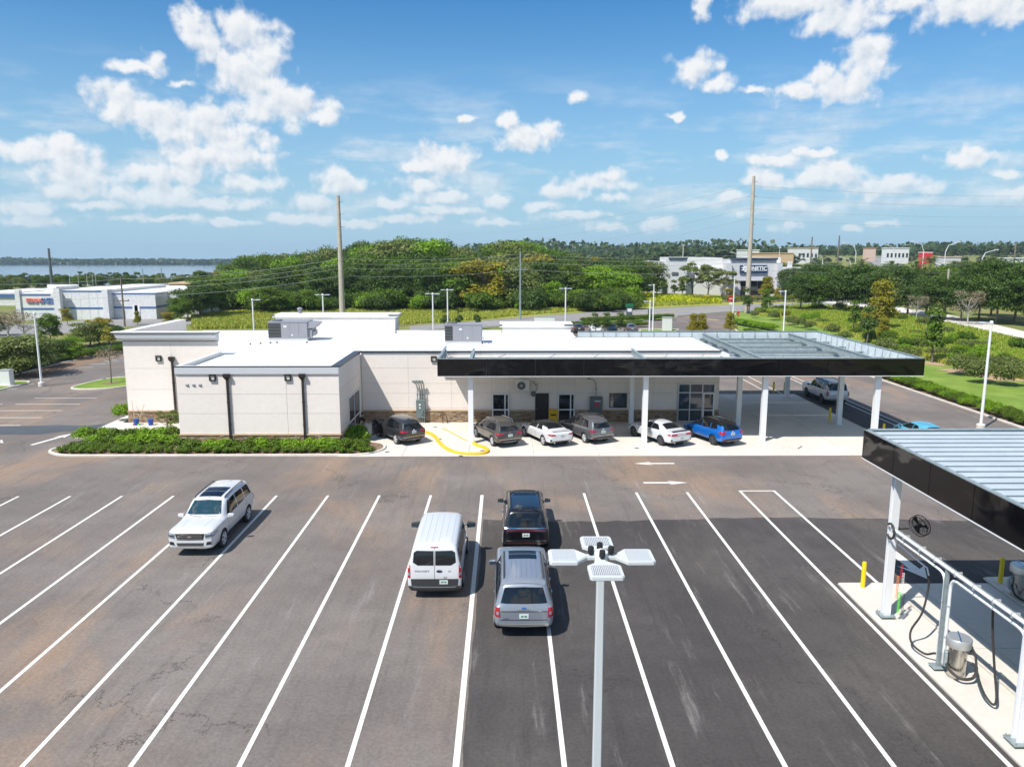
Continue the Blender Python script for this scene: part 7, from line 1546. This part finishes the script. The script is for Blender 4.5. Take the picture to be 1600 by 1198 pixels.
# highway going up the rise
def road_strip(pts, wd, name, m='asphalt_road'):
    P = [at(px, 430, Y) for px, Y in pts]; V = []
    for i, p in enumerate(P): V += [(p.x - wd / 2, p.y, gz(p.x, p.y) + .25), (p.x + wd / 2, p.y, gz(p.x, p.y) + .25)]
    struct(name, MB().add(V, [(2 * i, 2 * i + 1, 2 * i + 3, 2 * i + 2) for i in range(len(P) - 1)]), m)
road_strip([(1425, 225), (1420, 260), (1410, 300), (1398, 350), (1388, 420), (1381, 500), (1376, 600), (1373, 720)], 22, 'highway')
P0, P1 = at(1440, 430, 225), at(1700, 430, 215); struct('highway_bridge', MB().add([(P0.x, P0.y, -.5), (P1.x, P1.y, -.5), (P1.x, P1.y, 3.2), (P0.x, P0.y, 3.0), (P0.x, P0.y + 14, 3.0), (P1.x, P1.y + 14, 3.2)], [(0, 1, 2, 3), (3, 2, 5, 4)]), 'concrete')
for px, Y, pm in ((1400, 330, 'paint_white'), (1392, 380, 'paint_black'), (1386, 430, 'paint_grey'), (1404, 300, 'paint_white'), (1382, 470, 'paint_dark_grey'), (1416, 262, 'paint_blue')):
    p = at(px, 430, Y); z = gz(p.x, p.y) + .3; t = empty('distant_car', 'tiny car on the distant highway climbing the rise', 'car', (p.x, p.y, z), 0, 'cars on the distant highway')
    MB().add([(-.9, -2.2, .3), (.9, -2.2, .3), (.9, 2.2, .3), (-.9, 2.2, .3), (-.9, -2.2, .95), (.9, -2.2, .95), (.9, 2.2, .8), (-.9, 2.2, .8), (-.7, -1.5, 1.5), (.7, -1.5, 1.5), (.7, .4, 1.5), (-.7, .4, 1.5), (.85, 1.3, .9), (-.85, 1.3, .9)], [(0, 1, 5, 4), (1, 2, 6, 12, 5), (2, 3, 7, 6), (3, 0, 4, 13, 7), (4, 5, 9, 8), (5, 12, 10, 9), (12, 13, 11, 10), (13, 4, 8, 11), (8, 9, 10, 11), (12, 6, 7, 13)]).build('body', pm, t)
# cobra-head street lamps
def cobra(px, Y, ytop, sd, lab):
    p = at(px, 430, Y); z = gz(p.x, p.y); h = hcap(px, Y, ytop) - z; t = empty('street_lamp', lab, 'street lamp', (p.x, p.y, z)); MB().tube([(0, 0, 0), (0, 0, h * .8), (sd * .8, 0, h * .93), (sd * 4.2, 0, h)], .16, 6, r2=.09).build('pole', 'far_wall_white', t); MB().box(sd * 4.0 - .5, sd * 4.0 + .6, -.2, .2, h - .15, h + .1).build('lamp_head', 'far_wall_white', t)
for a in ((1335, 250, 379, -1, 'curved street lamp left of the distant palms'), (1395, 330, 382, -1, 'curved street lamp before the white distant block'), (1440, 260, 377, -1, 'tall curved street lamp left of the red shop'), (1474, 250, 378, 1, 'tall street lamp right of the red shop'), (1532, 230, 390, 1, 'curved street lamp by the yellowish palm'), (1328, 280, 402, -1, 'short curved street lamp low beside highway'), (1157, 300, 394, -1, 'curved street lamp behind grey store'), (1284, 330, 396, -1, 'curved street lamp between the two wooden poles'), (1066, 300, 383, 0, 'straight lamp standing behind the grey store roof'), (1216, 330, 387, 0, 'thin lamp pole behind grey store roof')): cobra(*a)
# ------------------------------------------------------------------ power poles and cables
def pole(px, Y, ytop, r0, r1, m, lab, arms=(), name='power_pole', z=None):
    p = at(px, 450, Y); z = gz(p.x, p.y) if z is None else z; h = hcap(px, Y, ytop) - z; t = empty(name, lab, 'power pole', (p.x, p.y, z)); MB().tube([(0, 0, -.3), (0, 0, h)], r0, 10, r2=r1).build('pole', m, t, smooth=True)
    for (dz, L) in arms: c = MB().box(-L, L, -.08, .08, h - dz - .08, h - dz + .08).build('cross_arm', m, t); [MB().lathe([(.06, 0), (.12, .1), (.06, .25)], 8, (x, 0, h - dz + .08)).build('insulator', 'unit_grey', c) for x in (-L * .9, 0, L * .9)]
    return t, p, z, h
def stubs(t, h, dzs, sd=1):
    for dz in dzs: MB().tube([(0, 0, h - dz), (sd * .9, 0, h - dz + .15)], .06, 6).build('insulator', 'unit_grey', t)
t1, p1, z1, h1_ = pole(533.5, 128, 306, .52, .27, 'concrete_pole', 'tall bare concrete pole rising behind the white roof, left of centre'); stubs(t1, h1_, (1.0, 3.0, 5.0))
t2, p2, z2, h2_ = pole(1169, 165, 275, .58, .30, 'concrete_pole', 'tallest concrete pole in front of the navy sign'); stubs(t2, h2_, (1.2, 4.2, 7.2, 10.0))
t3, p3, z3, h3_ = pole(813, 148, 393, .2, .13, 'galvanised', 'slender grey power pole with small cross arms before the wood', ((3.4, 1.0),))
t4, p4, z4, h4_ = pole(82, 240, 388, .55, .3, 'dark_grey_box', 'tall dark steel pole behind the pale store'); stubs(t4, h4_, (1.5, 4.0))
t5, p5, z5, h5_ = pole(190, 135, 432, .17, .12, 'bark', 'brown wooden power pole in front of the pale store', ((4.2, 1.1),))
t6, p6, z6, h6_ = pole(1264, 260, 370, .32, .2, 'bark', 'wooden power pole right of the grey store, left of a twin', ((4, 1.2),)); t7, p7, z7, h7_ = pole(1306, 230, 368, .34, .2, 'bark', 'wooden power pole right of the grey store, right of a twin', ((3, 1.2),))
pole(1480, 150, 420, .22, .2, 'concrete_pole', 'short thick concrete stub pole among the dark oaks'); pole(1580, 200, 378, .28, .18, 'bark', 'wooden power pole with transformer near the right edge', ((3, 1.3),))
for px, yt, lab in ((225, 420, 'thin pole near the lake, left of two'), (254, 418, 'thin pole near the lake, right of two'), (146, 428, 'thin pole before the lake above the store roof'), (110, 436, 'short white pole above the store roof, left'), (178, 432, 'short white pole above the store roof, right')): pole(px, 260, yt, .16, .12, 'galvanised', lab)
def cable(a, b, sag, lab, grp, r=.022):
    a, b = Vector(a), Vector(b); P = [a.lerp(b, i / 24) + Vector((0, 0, -4 * sag * (i / 24) * (1 - i / 24))) for i in range(25)]
    tag(link('power_cable', MB().tube(P, r, 4, caps=False).mesh('power_cable', 'wire')), lab, 'cable', grp)
def top(p, z): return Vector((p.x, p.y, z))
LVL = [(404, 397, 399), (412, 402, 404), (419, 409, 411), (431, 421, 423)]
for i, (a_, b_, c_) in enumerate(LVL):
    A = at(533.5, a_, 128); B = at(813, b_, 148); C = at(1169, c_ - 1, 165); D = at(190, a_ + 32, 135); E = at(1700, c_ - 6, 210)
    cable(D, A, .8, 'sagging power cable crossing in front of the wood', 'power cables before the wood'); cable(A, B, .6, 'sagging power cable crossing in front of the wood', 'power cables before the wood'); cable(B, C, .8, 'sagging power cable crossing in front of the wood', 'power cables before the wood'); cable(C, E, 1.2, 'sagging power cable crossing in front of the wood', 'power cables before the wood'); cable(D, at(-120, a_ + 38, 150), .6, 'sagging power cable crossing in front of the wood', 'power cables before the wood')
for i, (a_, b_) in enumerate(((290, 305), (307, 321), (326, 337), (342, 352))):
    A = at(1169, a_, 165); cable(A, at(1720, b_, 200), 1.0, 'high thin power cable running right across the sky', 'high power cables at right', .02); cable(A, at(700, b_ + 60, 330), 3, 'high thin power cable falling away left from tallest pole', 'high power cables at left', .02)
cable(at(82, 401, 240), at(-80, 412, 210), .8, 'thin cable left of the dark steel pole', 'cables of the dark pole'); cable(at(82, 407, 240), at(190, 436, 200), 1, 'thin cable left of the dark steel pole', 'cables of the dark pole')
# ------------------------------------------------------------------ signs by the far entrance
g = G(1141, 487.5); t = empty('no_entry_sign', 'red round no-entry sign by the far entrance', 'sign', (g.x, g.y, 0)); MB().tube([(0, 0, 0), (0, 0, 3.1)], .05, 6).build('post', 'galvanised', t); MB().lathe([(.05, -.02), (.62, -.02), (.62, .02), (.05, .02)], 20, (0, -.08, 2.9), axis='y').build('disc', 'sign_red', t); MB().box(-.4, .4, -.13, -.11, 2.82, 2.98).build('bar', 'sign_white', t); MB().box(-.35, .35, -.1, -.06, 1.6, 2.1).build('lower_plate', 'sign_white', t)
g = G(1153, 494); t = empty('fire_hydrant', 'red hydrant and valve by the far entrance lamp', 'hydrant', (g.x, g.y, 0)); MB().lathe([(.2, 0), (.2, .1), (.14, .12), (.14, .8), (.2, .82), (.16, 1.0), (.04, 1.1)], 12).build('barrel', 'hydrant_red', t); MB().tube([(-.28, 0, .65), (.28, 0, .65)], .08, 8).build('outlets', 'hydrant_red', t)
g = G(983, 501); t = empty('entrance_sign', 'small dark green sign pillar by the back road', 'sign', (g.x, g.y, 0)); MB().box(-.55, .55, -.2, .2, 0, 2.6).build('pillar', 'dark_grey_box', t); MB().box(-.75, .75, -.28, .28, 2.6, 3.2).build('head', 'green_sign', t); MB().box(-.4, .4, -.23, -.2, 1.7, 2.3).build('face', 'sign_white', t)
for px, py, lab, w_, h_ in ((1042, 517, 'white utility box on the small far grass island', 1.5, 2.2), (851, 509, 'pale wide utility cabinet right behind the roof, by the road', 3.6, 1.6), (1015, 500, 'dark electrical box by the back entrance lamps', .6, 2.2)):
    g = G(px, py); t = empty('utility_cabinet', lab, 'cabinet', (g.x, g.y, 0)); MB().box(-w_ / 2, w_ / 2, -.5, .5, 0, h_).build('casing', 'plastic_white' if 'dark' not in lab else 'dark_grey_box', t, bevel=.04); MB().box(-w_ / 2 - .05, w_ / 2 + .05, -.56, .56, h_, h_ + .08).build('lid', 'aluminium', t)
# low black fence behind the rooftops
t = empty('low_fence', 'low black railing seen behind the white roof near rooftop unit', 'fence', (0, 0, 0))
for x0 in (-9.5,):
    for k in range(24): x = x0 + k * 1.4; MB().box(x - .04, x + .04, 112, 112.1, 0, 1.4).build('post', 'black', t)
    for z in (.3, .85, 1.35): MB().box(x0, x0 + 33, 112.02, 112.08, z, z + .06).build('rail', 'black', t)
# ------------------------------------------------------------------ air
if HAZE > 0:
    hz = MB().box(-3400, 3400, -80, 5600, -30, 62).build('haze'); hz['kind'] = 'stuff'; tag(hz, 'thin pale air between the camera and the far shore', 'haze')
    m = bpy.data.materials.new('air'); m.use_nodes = True; nt = m.node_tree; nt.nodes.clear(); pv = nt.nodes.new('ShaderNodeVolumePrincipled'); pv.inputs['Color'].default_value = (.62, .80, 1, 1); pv.inputs['Density'].default_value = HAZE; pv.inputs['Anisotropy'].default_value = .1
    o_ = nt.nodes.new('ShaderNodeOutputMaterial'); nt.links.new(pv.outputs[0], o_.inputs['Volume']); hz.data.materials.clear(); hz.data.materials.append(m)
